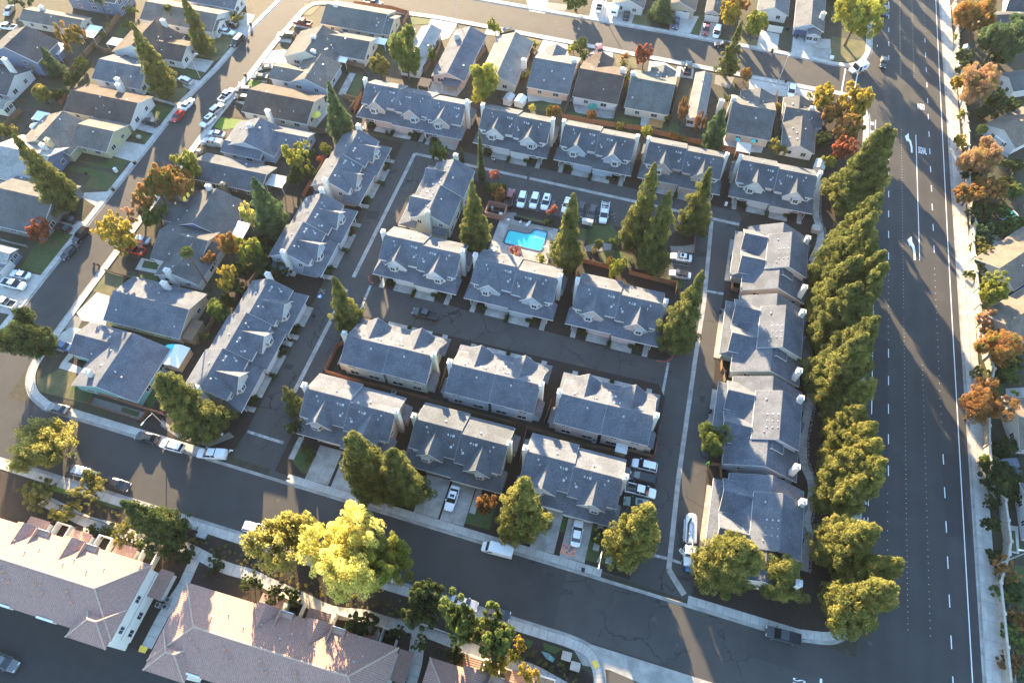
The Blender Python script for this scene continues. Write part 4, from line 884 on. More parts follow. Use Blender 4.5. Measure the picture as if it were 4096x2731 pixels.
def trunk_mesh(seed, h, r0, limbs, top=.9):
    g = random.Random(seed); m = MB(); z = [0, .08, .3, .6, top]; rr = [1.5, 1.05, .8, .5, .18]; pts = [(g.uniform(-.15, .15)*q, g.uniform(-.15, .15)*q, q*h) for q in z]
    for k in range(4): m.cyl(pts[k], pts[k+1], rr[k]*r0, rr[k+1]*r0, 8, cap=False)
    for k in range(limbs):
        a = k*2.4+g.random(); q = g.uniform(.3, .65); L = h*g.uniform(.25, .42); b = (0, 0, q*h)
        e = (math.cos(a)*L, math.sin(a)*L, q*h+L*g.uniform(.4, .9)); m.cyl(b, e, r0*.42, r0*.08, 6, cap=False)
    return m.mesh('trunk', M_bark)
TR_C = trunk_mesh(1, 16, .38, 0); TR_D = trunk_mesh(2, 6.5, .22, 6, .8); TR_S = trunk_mesh(3, 2, .08, 4, .7); TR_Y = trunk_mesh(4, 9, .15, 0)
PAL = dict(
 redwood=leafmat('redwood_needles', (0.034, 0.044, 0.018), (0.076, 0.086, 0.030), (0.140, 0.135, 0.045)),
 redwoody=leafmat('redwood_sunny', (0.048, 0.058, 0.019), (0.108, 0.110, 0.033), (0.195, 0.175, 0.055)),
 pine=leafmat('pine_needles', (0.022, 0.042, 0.022), (0.052, 0.082, 0.040), (0.095, 0.125, 0.058)),
 green=leafmat('green_leaves', (0.030, 0.045, 0.016), (0.072, 0.094, 0.028), (0.13, 0.148, 0.045)),
 dark=leafmat('dark_leaves', (0.018, 0.028, 0.014), (0.040, 0.055, 0.022), (0.078, 0.092, 0.036)),
 lime=leafmat('lime_leaves', (0.070, 0.082, 0.02), (0.145, 0.155, 0.032), (0.23, 0.225, 0.055)),
 yellow=leafmat('yellow_leaves', (0.17, 0.155, 0.035), (0.34, 0.31, 0.085), (0.43, 0.40, 0.14)),
 gold=leafmat('gold_leaves', (0.095, 0.09, 0.02), (0.22, 0.17, 0.032), (0.32, 0.23, 0.055)),
 orange=leafmat('orange_leaves', (0.080, 0.092, 0.026), (0.185, 0.105, 0.036), (0.29, 0.145, 0.06)),
 red=leafmat('red_leaves', (0.075, 0.042, 0.022), (0.18, 0.058, 0.034), (0.28, 0.10, 0.055)),
 pink=leafmat('pinkish_leaves', (0.12, 0.11, 0.035), (0.20, 0.125, 0.065), (0.29, 0.165, 0.11)),
 mixed=leafmat('turning_leaves', (0.045, 0.065, 0.02), (0.12, 0.095, 0.028), (0.25, 0.095, 0.045)),
 olive=leafmat('olive_leaves', (0.055, 0.058, 0.020), (0.125, 0.118, 0.036), (0.21, 0.18, 0.06)),
 willow=leafmat('willow_leaves', (0.075, 0.078, 0.022), (0.165, 0.155, 0.045), (0.27, 0.24, 0.075)),
 brown=leafmat('brown_leaves', (0.06, 0.035, 0.018), (0.13, 0.075, 0.030), (0.22, 0.11, 0.045)),
 scarlet=leafmat('scarlet_leaves', (0.14, 0.06, 0.04), (0.27, 0.105, 0.075), (0.34, 0.155, 0.115)))
KIND = dict(con=(CON, 16.0, 4.0, TR_C, 16.0), full=(CONL, 15.0, 4.2, TR_C, 16.0), thin=(THIN, 14.0, 3.0, TR_C, 16.0), dec=(DEC, 6.5, 4.0, TR_D, 6.5), spa=(SPA, 6.5, 4.0, TR_D, 6.5),
            big=(BIG, 6.5, 4.0, TR_D, 6.5), wil=(WIL, 6.5, 4.0, TR_D, 6.5), shr=(SHR, 2.0, 1.5, TR_S, 2.0), cyp=([CYP], 9.0, .5, TR_Y, 9.0))
tn = [0]
def plant(kind, pal, u, v, h, r, label, group=None, z=0.1, rz=None):
    ms, mh, mr, tr, th_ = KIND[kind]; tn[0] += 1
    rr = random.Random(tn[0]*31+5); rz = rr.uniform(0, 6.28) if rz is None else rz
    nm, cat = {'con': ('redwood_tree', 'tree'), 'full': ('redwood_tree', 'tree'), 'thin': ('conifer_tree', 'tree'), 'shr': ('shrub', 'shrub'), 'cyp': ('cypress_tree', 'tree')}.get(kind, ('tree', 'tree'))
    t = thing(nm, label, cat, (u, v, z), rz, group)
    r *= {'con': .82, 'full': .72, 'thin': .85, 'cyp': 1.0, 'shr': .9}.get(kind, .84)
    c = obj('crown', ms[tn[0] % len(ms)], t, None, None, (r/mr, r/mr*rr.uniform(.92, 1.08), h/mh))
    c.material_slots[0].link = 'OBJECT'; c.material_slots[0].material = PAL[pal]
    obj('trunk', tr, t, None, None, (max(.5, r/mr), max(.5, r/mr), h/th_*.97)); return t
def topbase(i, tx, ty, bx, by, j=None):
    """height of an upright thing from its top and foot in the photograph"""
    b = P(j or i, bx, by); best = None
    for k in range(4, 280):
        z = k*.1; p = P(i, tx, ty, z); d = (p[0]-b[0])**2+(p[1]-b[1])**2
        if best is None or d < best[0]: best = (d, z, p)
    return best[1], best[2]
def tree(kind, pal, i, tx, ty, bx, by, r, label, group=None, j=None):
    h, p = topbase(i, tx, ty, bx, by, j); return plant(kind, pal, p[0], p[1], max(h, .9), r, label, group)
def rowtree(i, tx, ty, u, kind, pal, r, label):
    best = min(((abs(P(i, tx, ty, k*.1)[0]-u), k*.1) for k in range(40, 260)))
    p = P(i, tx, ty, best[1]); return plant(kind, pal, p[0], p[1], best[1], r, label, 'redwoods along the wide road')
# ---------------------------------------------------------------- trees of the photograph
ROWT = [(4, 1140, 1020, 48.5), (4, 1085, 985, 46.8), (8, 1030, 150, 48.6), (8, 985, 300, 46.8), (8, 995, 480, 48.4), (8, 1050, 600, 49.2), (8, 1072, 700, 48.6), (8, 880, 640, 45.8), (8, 870, 850, 46.2), (8, 950, 940, 48.4), (8, 1010, 1120, 49.0), (8, 915, 1250, 47.2), (12, 905, 60, 47.6), (12, 975, 330, 49.5),
        (12, 890, 540, 49.0), (12, 990, 675, 50.2), (12, 1025, 805, 50.2), (12, 1065, 955, 50.4), (12, 880, 900, 48.2), (12, 905, 1090, 48.8)]
ordn = ['first', 'second', 'third', 'fourth', 'fifth', 'sixth', 'seventh', 'eighth', 'ninth', 'tenth', 'eleventh', 'twelfth', 'thirteenth', 'fourteenth', 'fifteenth', 'sixteenth', 'seventeenth', 'eighteenth', 'nineteenth', 'twentieth']
ROWT = sorted(ROWT, key=lambda q: -P(q[0], q[1], q[2], 12)[1])
for k, (i, x, y, u) in enumerate(ROWT):
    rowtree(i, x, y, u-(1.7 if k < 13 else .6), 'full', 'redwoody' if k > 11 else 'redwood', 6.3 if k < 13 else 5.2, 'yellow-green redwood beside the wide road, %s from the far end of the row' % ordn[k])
for q in [
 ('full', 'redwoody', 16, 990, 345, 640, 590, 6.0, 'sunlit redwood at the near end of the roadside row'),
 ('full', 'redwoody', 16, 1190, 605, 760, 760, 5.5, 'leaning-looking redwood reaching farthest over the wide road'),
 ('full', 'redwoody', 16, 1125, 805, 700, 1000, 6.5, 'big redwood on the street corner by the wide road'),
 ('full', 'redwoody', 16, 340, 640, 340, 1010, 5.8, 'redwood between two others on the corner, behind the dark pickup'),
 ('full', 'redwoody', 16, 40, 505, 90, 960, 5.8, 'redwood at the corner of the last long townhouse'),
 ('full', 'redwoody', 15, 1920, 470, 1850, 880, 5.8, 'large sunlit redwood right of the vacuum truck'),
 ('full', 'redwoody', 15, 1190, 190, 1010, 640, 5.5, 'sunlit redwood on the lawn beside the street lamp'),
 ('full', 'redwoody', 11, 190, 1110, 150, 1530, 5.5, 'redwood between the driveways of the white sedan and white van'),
 ('full', 'redwood', 10, 800, 755, 960, 1190, 6.0, 'larger of the twin redwoods in front of the near row'),
 ('full', 'redwood', 10, 1100, 885, 1230, 1250, 5.3, 'smaller of the twin redwoods in front of the near row'),
 ('full', 'redwood', 9, 1240, 290, 1600, 770, 6.2, 'redwood beside the left entrance and the white parked cars'),
 ('con', 'redwood', 6, 655, 805, 745, 1200, 3.7, 'redwood standing alone at the left end of the inner lane'),
 ('con', 'redwood', 6, 1740, 55, 1765, 580, 4.1, 'redwood left of the swimming pool'),
 ('con', 'redwood', 7, 575, 155, 520, 720, 4.2, 'redwood right of the swimming pool with a pointed top'),
 ('con', 'redwood', 3, 1212, 1290, 1030, 2000, 4.6, 'tallest redwood of the pair in the middle of the complex'),
 ('con', 'redwood', 7, 1330, 130, 1190, 760, 4.6, 'nearer redwood of the pair in the middle of the complex'),
 ('con', 'redwood', 3, 1650, 1320, 1490, 1830, 4.2, 'redwood above the two cars parked by the right lane'),
 ('con', 'redwood', 7, 1585, 762, 1340, 1390, 4.7, 'redwood at the red kerb by the right end of the inner lane'),
 ('con', 'pine', 2, 615, 650, 740, 1110, 3.7, 'dark conifer left of the three-unit townhouse'),
 ('con', 'redwood', 1, 1430, -25, 1620, 430, 3.7, 'tall conifer at the top left beside the white sedan'),
 ('con', 'redwood', 1, 1030, 182, 1290, 760, 4.3, 'tall leaning conifer in front of the house with the red door'),
 ('con', 'redwood', 1, 105, 1060, 540, 1640, 4.6, 'tall conifer at the left by the olive house garden'),
 ('con', 'pine', 5, 1985, 25, 2090, 500, 4.3, 'blue-green conifer behind the left townhouse column'),
 ('con', 'pine', 3, 1740, 860, 1660, 1160, 3.8, 'dark conifer below the long light-roofed house'),
 ('thin', 'redwood', 3, 1897, 165, 1790, 610, 3.3, 'thin ragged conifer rising over the far street'),
 ('con', 'pine', 3, 1300, -60, 1285, 165, 4.6, 'dark conifer on the far side of the far street'),
 ('con', 'dark', 13, 960, 150, 1400, 430, 4.4, 'dark broad conifer beside the apartment garden path'),
 ('thin', 'redwood', 10, 265, 385, 275, 630, 2.7, 'small ragged pine at the left entrance'),
 ('cyp', 'dark', 2, 1797, 1020, 1825, 1420, .75, 'tall thin cypress above the pool parking'),
 ('cyp', 'dark', 2, 1655, 1150, 1662, 1285, .45, 'short thin cypress by a chimney'),
 ('big', 'dark', 9, 40, -150, 200, 270, 6.6, 'large dark round tree on the street corner at the left edge'),
 ('wil', 'willow', 9, 180, 800, 130, 1190, 8.0, 'large willowy sunlit tree at the left edge by the near street'),
 ('wil', 'willow', 14, 150, 310, 170, 740, 6.4, 'drooping pale green tree left of the yellow tree'),
 ('big', 'yellow', 14, 660, 425, 690, 940, 7.6, 'bright yellow round tree by the near street'),
 ('big', 'lime', 14, 1010, 545, 985, 900, 5.4, 'greener tree growing out of the yellow tree'),
 ('dec', 'dark', 14, 1300, 862, 1330, 1145, 4.2, 'darkest of the three round trees by the apartment path'),
 ('dec', 'green', 14, 1585, 962, 1605, 1220, 3.9, 'middle round tree of three by the apartment path'),
 ('dec', 'green', 14, 1860, 1068, 1880, 1320, 3.9, 'rightmost round tree of three by the apartment path'),
 ('spa', 'olive', 9, 230, 1205, 245, 1390, 4.0, 'olive green tree below the willowy tree at the left edge'),
 ('spa', 'olive', 9, 600, 1140, 680, 1330, 3.8, 'pale olive tree beside the bright patch of grass'),
 ('spa', 'olive', 13, 480, 215, 490, 375, 3.0, 'small olive tree at the first apartment porch'),
 ('spa', 'olive', 13, 950, 370, 960, 540, 3.0, 'small olive tree at the second apartment porch'),
 ('spa', 'gold', 14, 1890, 1340, 1870, 1470, 2.6, 'small golden tree by the pinkish apartment roof'),
 ('spa', 'gold', 15, 240, 1460, 250, 1570, 2.0, 'small golden tree at the bottom edge of the apartment path'),
 ('spa', 'dark', 14, 190, 860, 190, 1000, 2.6, 'dark small tree between the apartment and the striped path'),
 ('dec', 'dark', 14, 860, 1070, 870, 1190, 3.0, 'low dark tree against the apartment roof below the yellow tree'),
 ('spa', 'mixed', 1, 490, 150, 560, 500, 4.0, 'open green-brown tree behind the fence at the upper left'),
 ('dec', 'lime', 1, 255, 425, 275, 590, 2.7, 'lime green bush tree left of the dark conifer bush'),
 ('con', 'pine', 1, 325, 375, 420, 620, 3.0, 'bushy blue-green conifer at the upper left'),
 ('dec', 'dark', 1, 540, 540, 560, 690, 3.2, 'dark bush tree beside the long wooden fence'),
 ('dec', 'olive', 1, 270, 655, 300, 850, 3.6, 'olive tree in front of the white gable at the left edge'),
 ('dec', 'olive', 1, 20, 970, 30, 1130, 2.8, 'olive tree cut by the left edge'),
 ('spa', 'pine', 1, 130, -40, 140, 70, 4.2, 'grey-green tree in the top left corner'),
 ('dec', 'green', 1, 1020, 45, 1020, 130, 2.0, 'small green tree beside the blue two-storey house'),
 ('shr', 'gold', 1, 835, 190, 830, 240, 1.5, 'golden shrub at the cream patio cover'), ('shr', 'lime', 1, 790, 240, 790, 300, 1.2, 'lime shrub beside the wooden fence'),
 ('shr', 'olive', 1, 1840, 110, 1830, 200, 3.0, 'wide olive hedge above the dark driveway car'),
 ('dec', 'lime', 1, 1385, 1190, 1400, 1500, 3.3, 'green-tipped tree at the back of the red and green group'),
 ('dec', 'mixed', 1, 1120, 1310, 1140, 1760, 5.0, 'large red and green tree over the left street'),
 ('dec', 'orange', 1, 1320, 1300, 1320, 1640, 4.4, 'orange tree at the right of the red and green group'),
 ('spa', 'pink', 5, 1010, 180, 1060, 420, 4.0, 'pinkish bare-looking tree over the left street'),
 ('dec', 'green', 5, 1170, 230, 1200, 430, 3.4, 'dark green lower crown of the red and green group'),
 ('spa', 'gold', 5, 790, 320, 870, 690, 4.6, 'open yellow tree over the left street beside the red pickup'),
 ('spa', 'gold', 5, 930, 470, 940, 680, 3.4, 'yellow-orange side tree beside the red pickup'),
 ('dec', 'red', 5, 270, 365, 300, 590, 3.3, 'red maple on the lawn by the turquoise garage'),
 ('dec', 'yellow', 5, 1930, 225, 1960, 470, 2.5, 'yellow tree in front of the blue-green conifer'),
 ('spa', 'lime', 2, 330, 1080, 400, 1390, 3.8, 'open lime tree above the slatted patio cover'),
 ('dec', 'dark', 2, 350, 1330, 360, 1450, 3.0, 'dark bush below the open lime tree'),
 ('dec', 'orange', 5, 1740, 485, 1760, 700, 3.2, 'rust orange tree beside the palm'), ('dec', 'lime', 5, 1890, 505, 1920, 760, 3.4, 'lime green tree right of the rust orange tree'),
 ('dec', 'orange', 5, 1600, 610, 1620, 760, 2.2, 'small orange tree touching the palm trunk'), ('spa', 'gold', 5, 1740, 735, 1790, 960, 3.0, 'weeping golden tree below the rust orange tree'),
 ('dec', 'dark', 5, 1990, 640, 2010, 820, 3.0, 'dark tree against the left townhouse column'), ('dec', 'dark', 5, 1830, 820, 1850, 960, 2.6, 'dark bush between the palm and the long townhouse'),
 ('dec', 'green', 5, 1655, 985, 1690, 1180, 3.4, 'green bush tree behind the large grey-roofed house'),
 ('dec', 'dark', 6, 230, 700, 240, 800, 2.8, 'dark bush below a chimney of the left column'),
 ('dec', 'lime', 2, 580, 1140, 575, 1230, 1.8, 'small yellow-green tree behind the uppermost left townhouse'),
 ('shr', 'red', 2, 540, 1225, 540, 1275, 1.3, 'small red shrub behind the uppermost left townhouse'),
 ('big', 'green', 2, 1185, 200, 1225, 640, 5.4, 'large green tree above the three-unit townhouse'),
 ('dec', 'olive', 2, 990, 425, 980, 630, 3.2, 'yellow-green tree left of the large green tree'), ('dec', 'green', 2, 1420, 375, 1400, 510, 2.1, 'rounded green tree right of the large green tree'),
 ('dec', 'lime', 2, 1920, 155, 1925, 275, 2.4, 'small lime tree at the far street kerb'), ('big', 'lime', 2, 1820, 525, 1845, 800, 6.0, 'large lime tree below the bright lit roof'),
 ('dec', 'green', 2, 1480, 1115, 1470, 1275, 2.8, 'green tree at the upper left turn of the lane'),
 ('dec', 'scarlet', 2, 1910, 1350, 1900, 1430, 1.9, 'small scarlet maple below the thin cypress'), ('dec', 'brown', 6, 1950, 120, 1960, 220, 2.0, 'brownish small tree by the red walled pump yard'),
 ('dec', 'scarlet', 7, 415, 245, 420, 330, 1.7, 'pink maple between the parked cars and the pool'), ('spa', 'scarlet', 7, 130, 565, 125, 640, 1.7, 'bright red maple at the pool edge'),
 ('dec', 'orange', 7, 865, 655, 870, 720, 1.3, 'small orange tree on the oval lawn'), ('dec', 'lime', 7, 935, 635, 960, 830, 2.2, 'yellow-green tree behind the middle row by the wooden fence'),
 ('shr', 'green', 7, 780, 520, 780, 590, 1.7, 'round green shrub on the gravel strip'), ('shr', 'gold', 7, 742, 575, 742, 610, .8, 'small golden shrub on the mulch'),
 ('shr', 'green', 7, 910, 500, 910, 570, 1.6, 'dark shrub at the foot of the tallest redwood'), ('shr', 'lime', 7, 330, 640, 330, 680, 1.7, 'pale shrub at the pool deck corner'),
 ('dec', 'dark', 7, 380, 350, 390, 400, 1.3, 'dark shrub below the pink maple'), ('dec', 'dark', 2, 1950, 1430, 1940, 1530, 2.2, 'dark rounded tree by the pool parking'),
 ('dec', 'dark', 2, 1860, 1440, 1850, 1540, 2.0, 'dark shrub tree beside the thin cypress foot'),
 ('dec', 'green', 3, 640, 305, 650, 420, 2.2, 'dark-topped small tree by the far street'), ('shr', 'lime', 3, 580, 340, 580, 420, 2.4, 'bright green bush by the far street'), ('shr', 'green', 3, 655, 400, 650, 480, 2.2, 'green bush beside the brown house'),
 ('dec', 'red', 3, 1150, 358, 1120, 540, 3.3, 'red maple in front of the grey-green house'), ('shr', 'orange', 3, 990, 415, 985, 480, 1.5, 'orange shrub in the brown house front yard'), ('shr', 'olive', 3, 970, 480, 960, 530, 1.6, 'olive shrub in the brown house front yard'),
 ('dec', 'green', 3, 600, -40, 610, 80, 4.0, 'green tree at the top edge above the far street'), ('dec', 'gold', 3, 1820, 0, 1840, 240, 4.4, 'orange and yellow tree beside the white minivan'), ('dec', 'orange', 3, 1910, -40, 1900, 130, 3.4, 'orange tree cut by the top edge'),
 ('dec', 'lime', 3, 2050, 60, 2010, 330, 4.4, 'yellow-green tree on the far side of the far street'),
 ('dec', 'orange', 3, 1945, 528, 1920, 650, 1.9, 'small orange tree on a round mulch bed'), ('dec', 'brown', 3, 715, 880, 700, 960, 2.0, 'bronze tree below the green parasol'), ('dec', 'olive', 3, 955, 950, 950, 1020, 1.8, 'bronze-green tree behind a mottled townhouse'),
 ('dec', 'mixed', 3, 420, 820, 410, 950, 2.7, 'orange-tipped bush below the curved lawn'), ('shr', 'yellow', 3, 250, 825, 250, 880, 1.3, 'yellow bush on the curved lawn'), ('dec', 'lime', 3, 1160, 1005, 1155, 1110, 2.4, 'lime tree at a gap between townhouses'),
 ('shr', 'orange', 3, 1360, 1035, 1355, 1095, 1.6, 'orange bush behind the mottled townhouses'), ('shr', 'olive', 3, 1450, 1065, 1445, 1115, 1.4, 'olive bush behind the mottled townhouses'), ('dec', 'green', 3, 1325, 895, 1330, 960, 1.2, 'small green tree beside the wooden deck box'),
 ('spa', 'brown', 3, 1465, 755, 1430, 1000, 1.6, 'bare dead pine left of the dark conifer'), ('spa', 'brown', 3, 1605, 850, 1560, 1050, 1.7, 'bare dead pine touching the dark conifer'),
 ('shr', 'lime', 3, 190, 550, 190, 620, 1.5, 'lime bush beside the peach house'), ('shr', 'orange', 3, 250, 375, 245, 430, 1.5, 'orange bush beside the long lit roof'), ('shr', 'lime', 3, 270, 320, 270, 370, 2.0, 'pale green garden bushes by the far street'),
 ('shr', 'green', 3, 1795, 750, 1790, 800, 1.2, 'green bush left of a white chimney'), ('shr', 'lime', 3, 1000, 590, 995, 650, 1.5, 'narrow green bush between two houses'),
 ('big', 'lime', 4, 950, -70, 850, 390, 7.4, 'large yellow-green tree on the far corner of the wide road'),
 ('dec', 'gold', 4, 620, 688, 560, 930, 4.2, 'golden tree at the near corner of the far street'), ('dec', 'gold', 4, 880, 655, 760, 960, 4.6, 'orange-gold tree beside the wide road'), ('dec', 'orange', 4, 690, 790, 660, 1020, 3.8, 'rust tree behind the grey front gable house'),
 ('dec', 'orange', 4, 830, 905, 720, 1130, 4.2, 'salmon orange tree beside the wide road'), ('dec', 'red', 4, 800, 1100, 690, 1300, 4.0, 'deep red tree above the first roadside redwood'), ('dec', 'dark', 4, 620, 1020, 610, 1150, 2.8, 'dark green bush beside the grey front gable house'),
 ('spa', 'olive', 4, 250, 1110, 220, 1250, 2.9, 'straggly olive bush behind the upper right townhouse'), ('dec', 'lime', 4, 640, 1230, 640, 1330, 2.2, 'yellow-green bush beside the garden shed'), ('shr', 'gold', 4, 245, 810, 243, 880, 1.4, 'golden bush between two grey houses'),
 ('shr', 'lime', 4, 490, 735, 487, 770, 1.2, 'lime bush by the far street driveway'),
 ('big', 'orange', 4, 1850, -30, 1650, 270, 6.4, 'large red-orange tree over the sound wall at the top'), ('shr', 'lime', 4, 1640, 270, 1635, 330, 1.4, 'lime shrub under the large red-orange tree'),
 ('big', 'pine', 4, 2090, 130, 1850, 480, 7.6, 'very large dark green tree beyond the wall'), ('dec', 'dark', 4, 1740, 420, 1700, 560, 3.6, 'dark green tree leaning on the wall'), ('dec', 'green', 4, 1680, 530, 1670, 610, 2.0, 'green shrub tree at the wall by the pink-orange tree'),
 ('big', 'pink', 4, 1880, 535, 1740, 850, 5.8, 'pink-orange tree beyond the wall'), ('dec', 'gold', 4, 1690, 600, 1660, 740, 2.8, 'yellow side of the pink-orange tree beyond the wall'),
 ('dec', 'dark', 4, 2060, 720, 1990, 920, 4.6, 'dark green tree below the grey gable beyond the wall'), ('dec', 'dark', 4, 1900, 840, 1870, 960, 3.4, 'dark bush below the pink-orange tree'), ('shr', 'lime', 4, 1690, 870, 1680, 940, 1.8, 'lime shrub at the wall below the pink-orange tree'),
 ('big', 'pink', 4, 1890, 1110, 1770, 1420, 5.6, 'pale rust tree below the white gable house'), ('dec', 'gold', 4, 1700, 1080, 1680, 1200, 2.4, 'yellow tree at the wall below the white gable house'),
 ('dec', 'dark', 4, 2100, 1250, 2070, 1380, 3.4, 'dark hedge tree at the right edge below the white gable house'),
 ('dec', 'orange', 8, 1960, 20, 1900, 230, 4.2, 'orange tree above the blue pool beyond the wall'), ('dec', 'orange', 8, 1780, 100, 1740, 280, 4.0, 'rust and green tree at the wall above the blue pool'), ('dec', 'dark', 8, 1840, 280, 1830, 400, 3.8, 'dark bush left of the blue pool'),
 ('dec', 'green', 8, 2090, 90, 2060, 240, 3.8, 'green tree above the blue pool'), ('dec', 'green', 8, 2120, 330, 2110, 460, 3.2, 'grey-green tree below the blue pool'), ('spa', 'pine', 8, 1890, 420, 1870, 540, 3.2, 'grey-green tangled tree at the wall'),
 ('dec', 'olive', 8, 1850, 540, 1820, 640, 3.0, 'upper of two olive shrub trees at the wall'), ('dec', 'olive', 8, 1850, 650, 1830, 750, 2.8, 'lower of two olive shrub trees at the wall'), ('shr', 'green', 8, 1770, 760, 1765, 830, 2.2, 'glossy green shrub at the wall'),
 ('dec', 'lime', 8, 1970, 810, 1860, 1010, 4.2, 'feathery lime tree at the wall'), ('spa', 'pink', 8, 1890, 1095, 1850, 1240, 3.4, 'pink tree beside the white tent'), ('big', 'orange', 8, 2070, 1290, 1910, 1490, 5.0, 'bright orange tree at the wall below the white tent'),
 ('dec', 'brown', 8, 1900, 1230, 1880, 1310, 2.0, 'dark red shrub beside the white tent'),
 ('shr', 'olive', 12, 1845, 275, 1840, 390, 2.2, 'square clipped olive hedge at the wall'), ('big', 'brown', 12, 1960, 440, 1900, 830, 5.4, 'large bronze tree over the wall'), ('dec', 'green', 12, 1900, 950, 1900, 1050, 2.8, 'green shrub tree at the end of the wall'),
 ('dec', 'dark', 12, 2000, 1050, 1980, 1230, 4.0, 'dark green tree behind the wall bend'), ('dec', 'dark', 12, 2090, 1060, 2070, 1160, 2.8, 'dark tree at the right edge by the wall bend'), ('dec', 'dark', 12, 1960, 870, 1960, 930, 2.4, 'dark bush under the large bronze tree'),
 ('shr', 'lime', 12, 2120, 480, 2110, 560, 2.2, 'lime shrubs right of the large bronze tree'),
 ('shr', 'dark', 16, 1925, 135, 1915, 235, 1.9, 'dark round shrub in front of the wall, uppermost of three'), ('shr', 'dark', 16, 1945, 290, 1930, 470, 2.1, 'tall dark shrub in front of the wall, middle of three'), ('shr', 'dark', 16, 1960, 560, 1950, 650, 1.9, 'dark shrub in front of the wall, lowest of three'),
 ('spa', 'orange', 16, 2050, 660, 2030, 790, 2.8, 'rust-tipped small tree at the lamp by the wall'), ('shr', 'green', 16, 2010, 860, 2000, 950, 2.2, 'pale flowering shrub behind the wall'), ('dec', 'brown', 16, 2110, 1050, 2090, 1150, 2.6, 'reddish shrub tree behind the wall at the lower right'),
 ('dec', 'green', 16, 2120, 1200, 2110, 1310, 2.8, 'green shrub tree behind the wall at the lower right'), ('shr', 'pine', 16, 2150, 1490, 2140, 1560, 1.6, 'pale shrub in the lower right corner'),
 ('big', 'green', 11, 1710, 735, 1720, 950, 3.6, 'round dark green tree beside the right lane'),
 ('shr', 'dark', 10, 315, 660, 315, 800, 2.0, 'dark shrub at the left entrance corner'), ('shr', 'green', 10, 418, 875, 418, 915, .9, 'upper clipped ball shrub on the curved lawn'), ('shr', 'green', 10, 472, 890, 472, 935, 1.0, 'middle clipped ball shrub on the curved lawn'), ('shr', 'green', 10, 442, 950, 442, 995, 1.0, 'lower clipped ball shrub on the curved lawn'),
 ('dec', 'brown', 10, 1865, 1260, 1850, 1380, 2.6, 'bare brownish tree on the lawn by the white sedan driveway'), ('dec', 'dark', 15, 810, 370, 815, 470, 2.0, 'dark bush beside the sunlit redwood on the lawn'),
 ('shr', 'lime', 7, 1935, 1480, 1930, 1540, 1.0, 'yellow-green shrub by the patio of the second long townhouse'),
 ('shr', 'gold', 15, 165, 1235, 160, 1310, 1.5, 'golden clipped shrub by the near street pavement'), ('shr', 'lime', 15, 85, 1345, 85, 1380, 1.0, 'left lime tuft beside the garden path'), ('shr', 'lime', 15, 125, 1365, 125, 1400, 1.0, 'right lime tuft beside the garden path'),
 ('shr', 'dark', 13, 1450, 560, 1450, 650, 2.2, 'dark bed shrub at the end of the long white wall'), ('shr', 'dark', 13, 1660, 640, 1660, 720, 2.0, 'dark bed shrub between the two big apartment blocks'), ('shr', 'green', 13, 1100, 475, 1100, 540, 1.9, 'bright green bed shrub by the path bend'),
 ('shr', 'dark', 13, 700, 360, 700, 440, 1.5, 'oval dark bed shrub in the path'), ('shr', 'dark', 13, 840, 385, 840, 440, 1.9, 'dark bed shrub by the third apartment porch'), ('shr', 'dark', 13, 1960, 770, 1960, 850, 2.2, 'dark bed shrub under the drooping tree'),
 ('shr', 'dark', 14, 1130, 1155, 1130, 1220, 1.9, 'dark bed shrub by the small white patio wall'), ('shr', 'green', 14, 1305, 1235, 1300, 1330, 1.5, 'long green bed shrub in the cross path'), ('shr', 'dark', 14, 1600, 1310, 1590, 1380, 2.2, 'dark bed shrub at the pinkish apartment corner'),
 ('shr', 'green', 14, 320, 880, 310, 980, 1.9, 'green bed shrub under the yellow tree'), ('dec', 'brown', 13, 1320, 300, 1320, 330, 1.4, 'reddish shrub against the dark broad conifer'),
]: tree(*q)
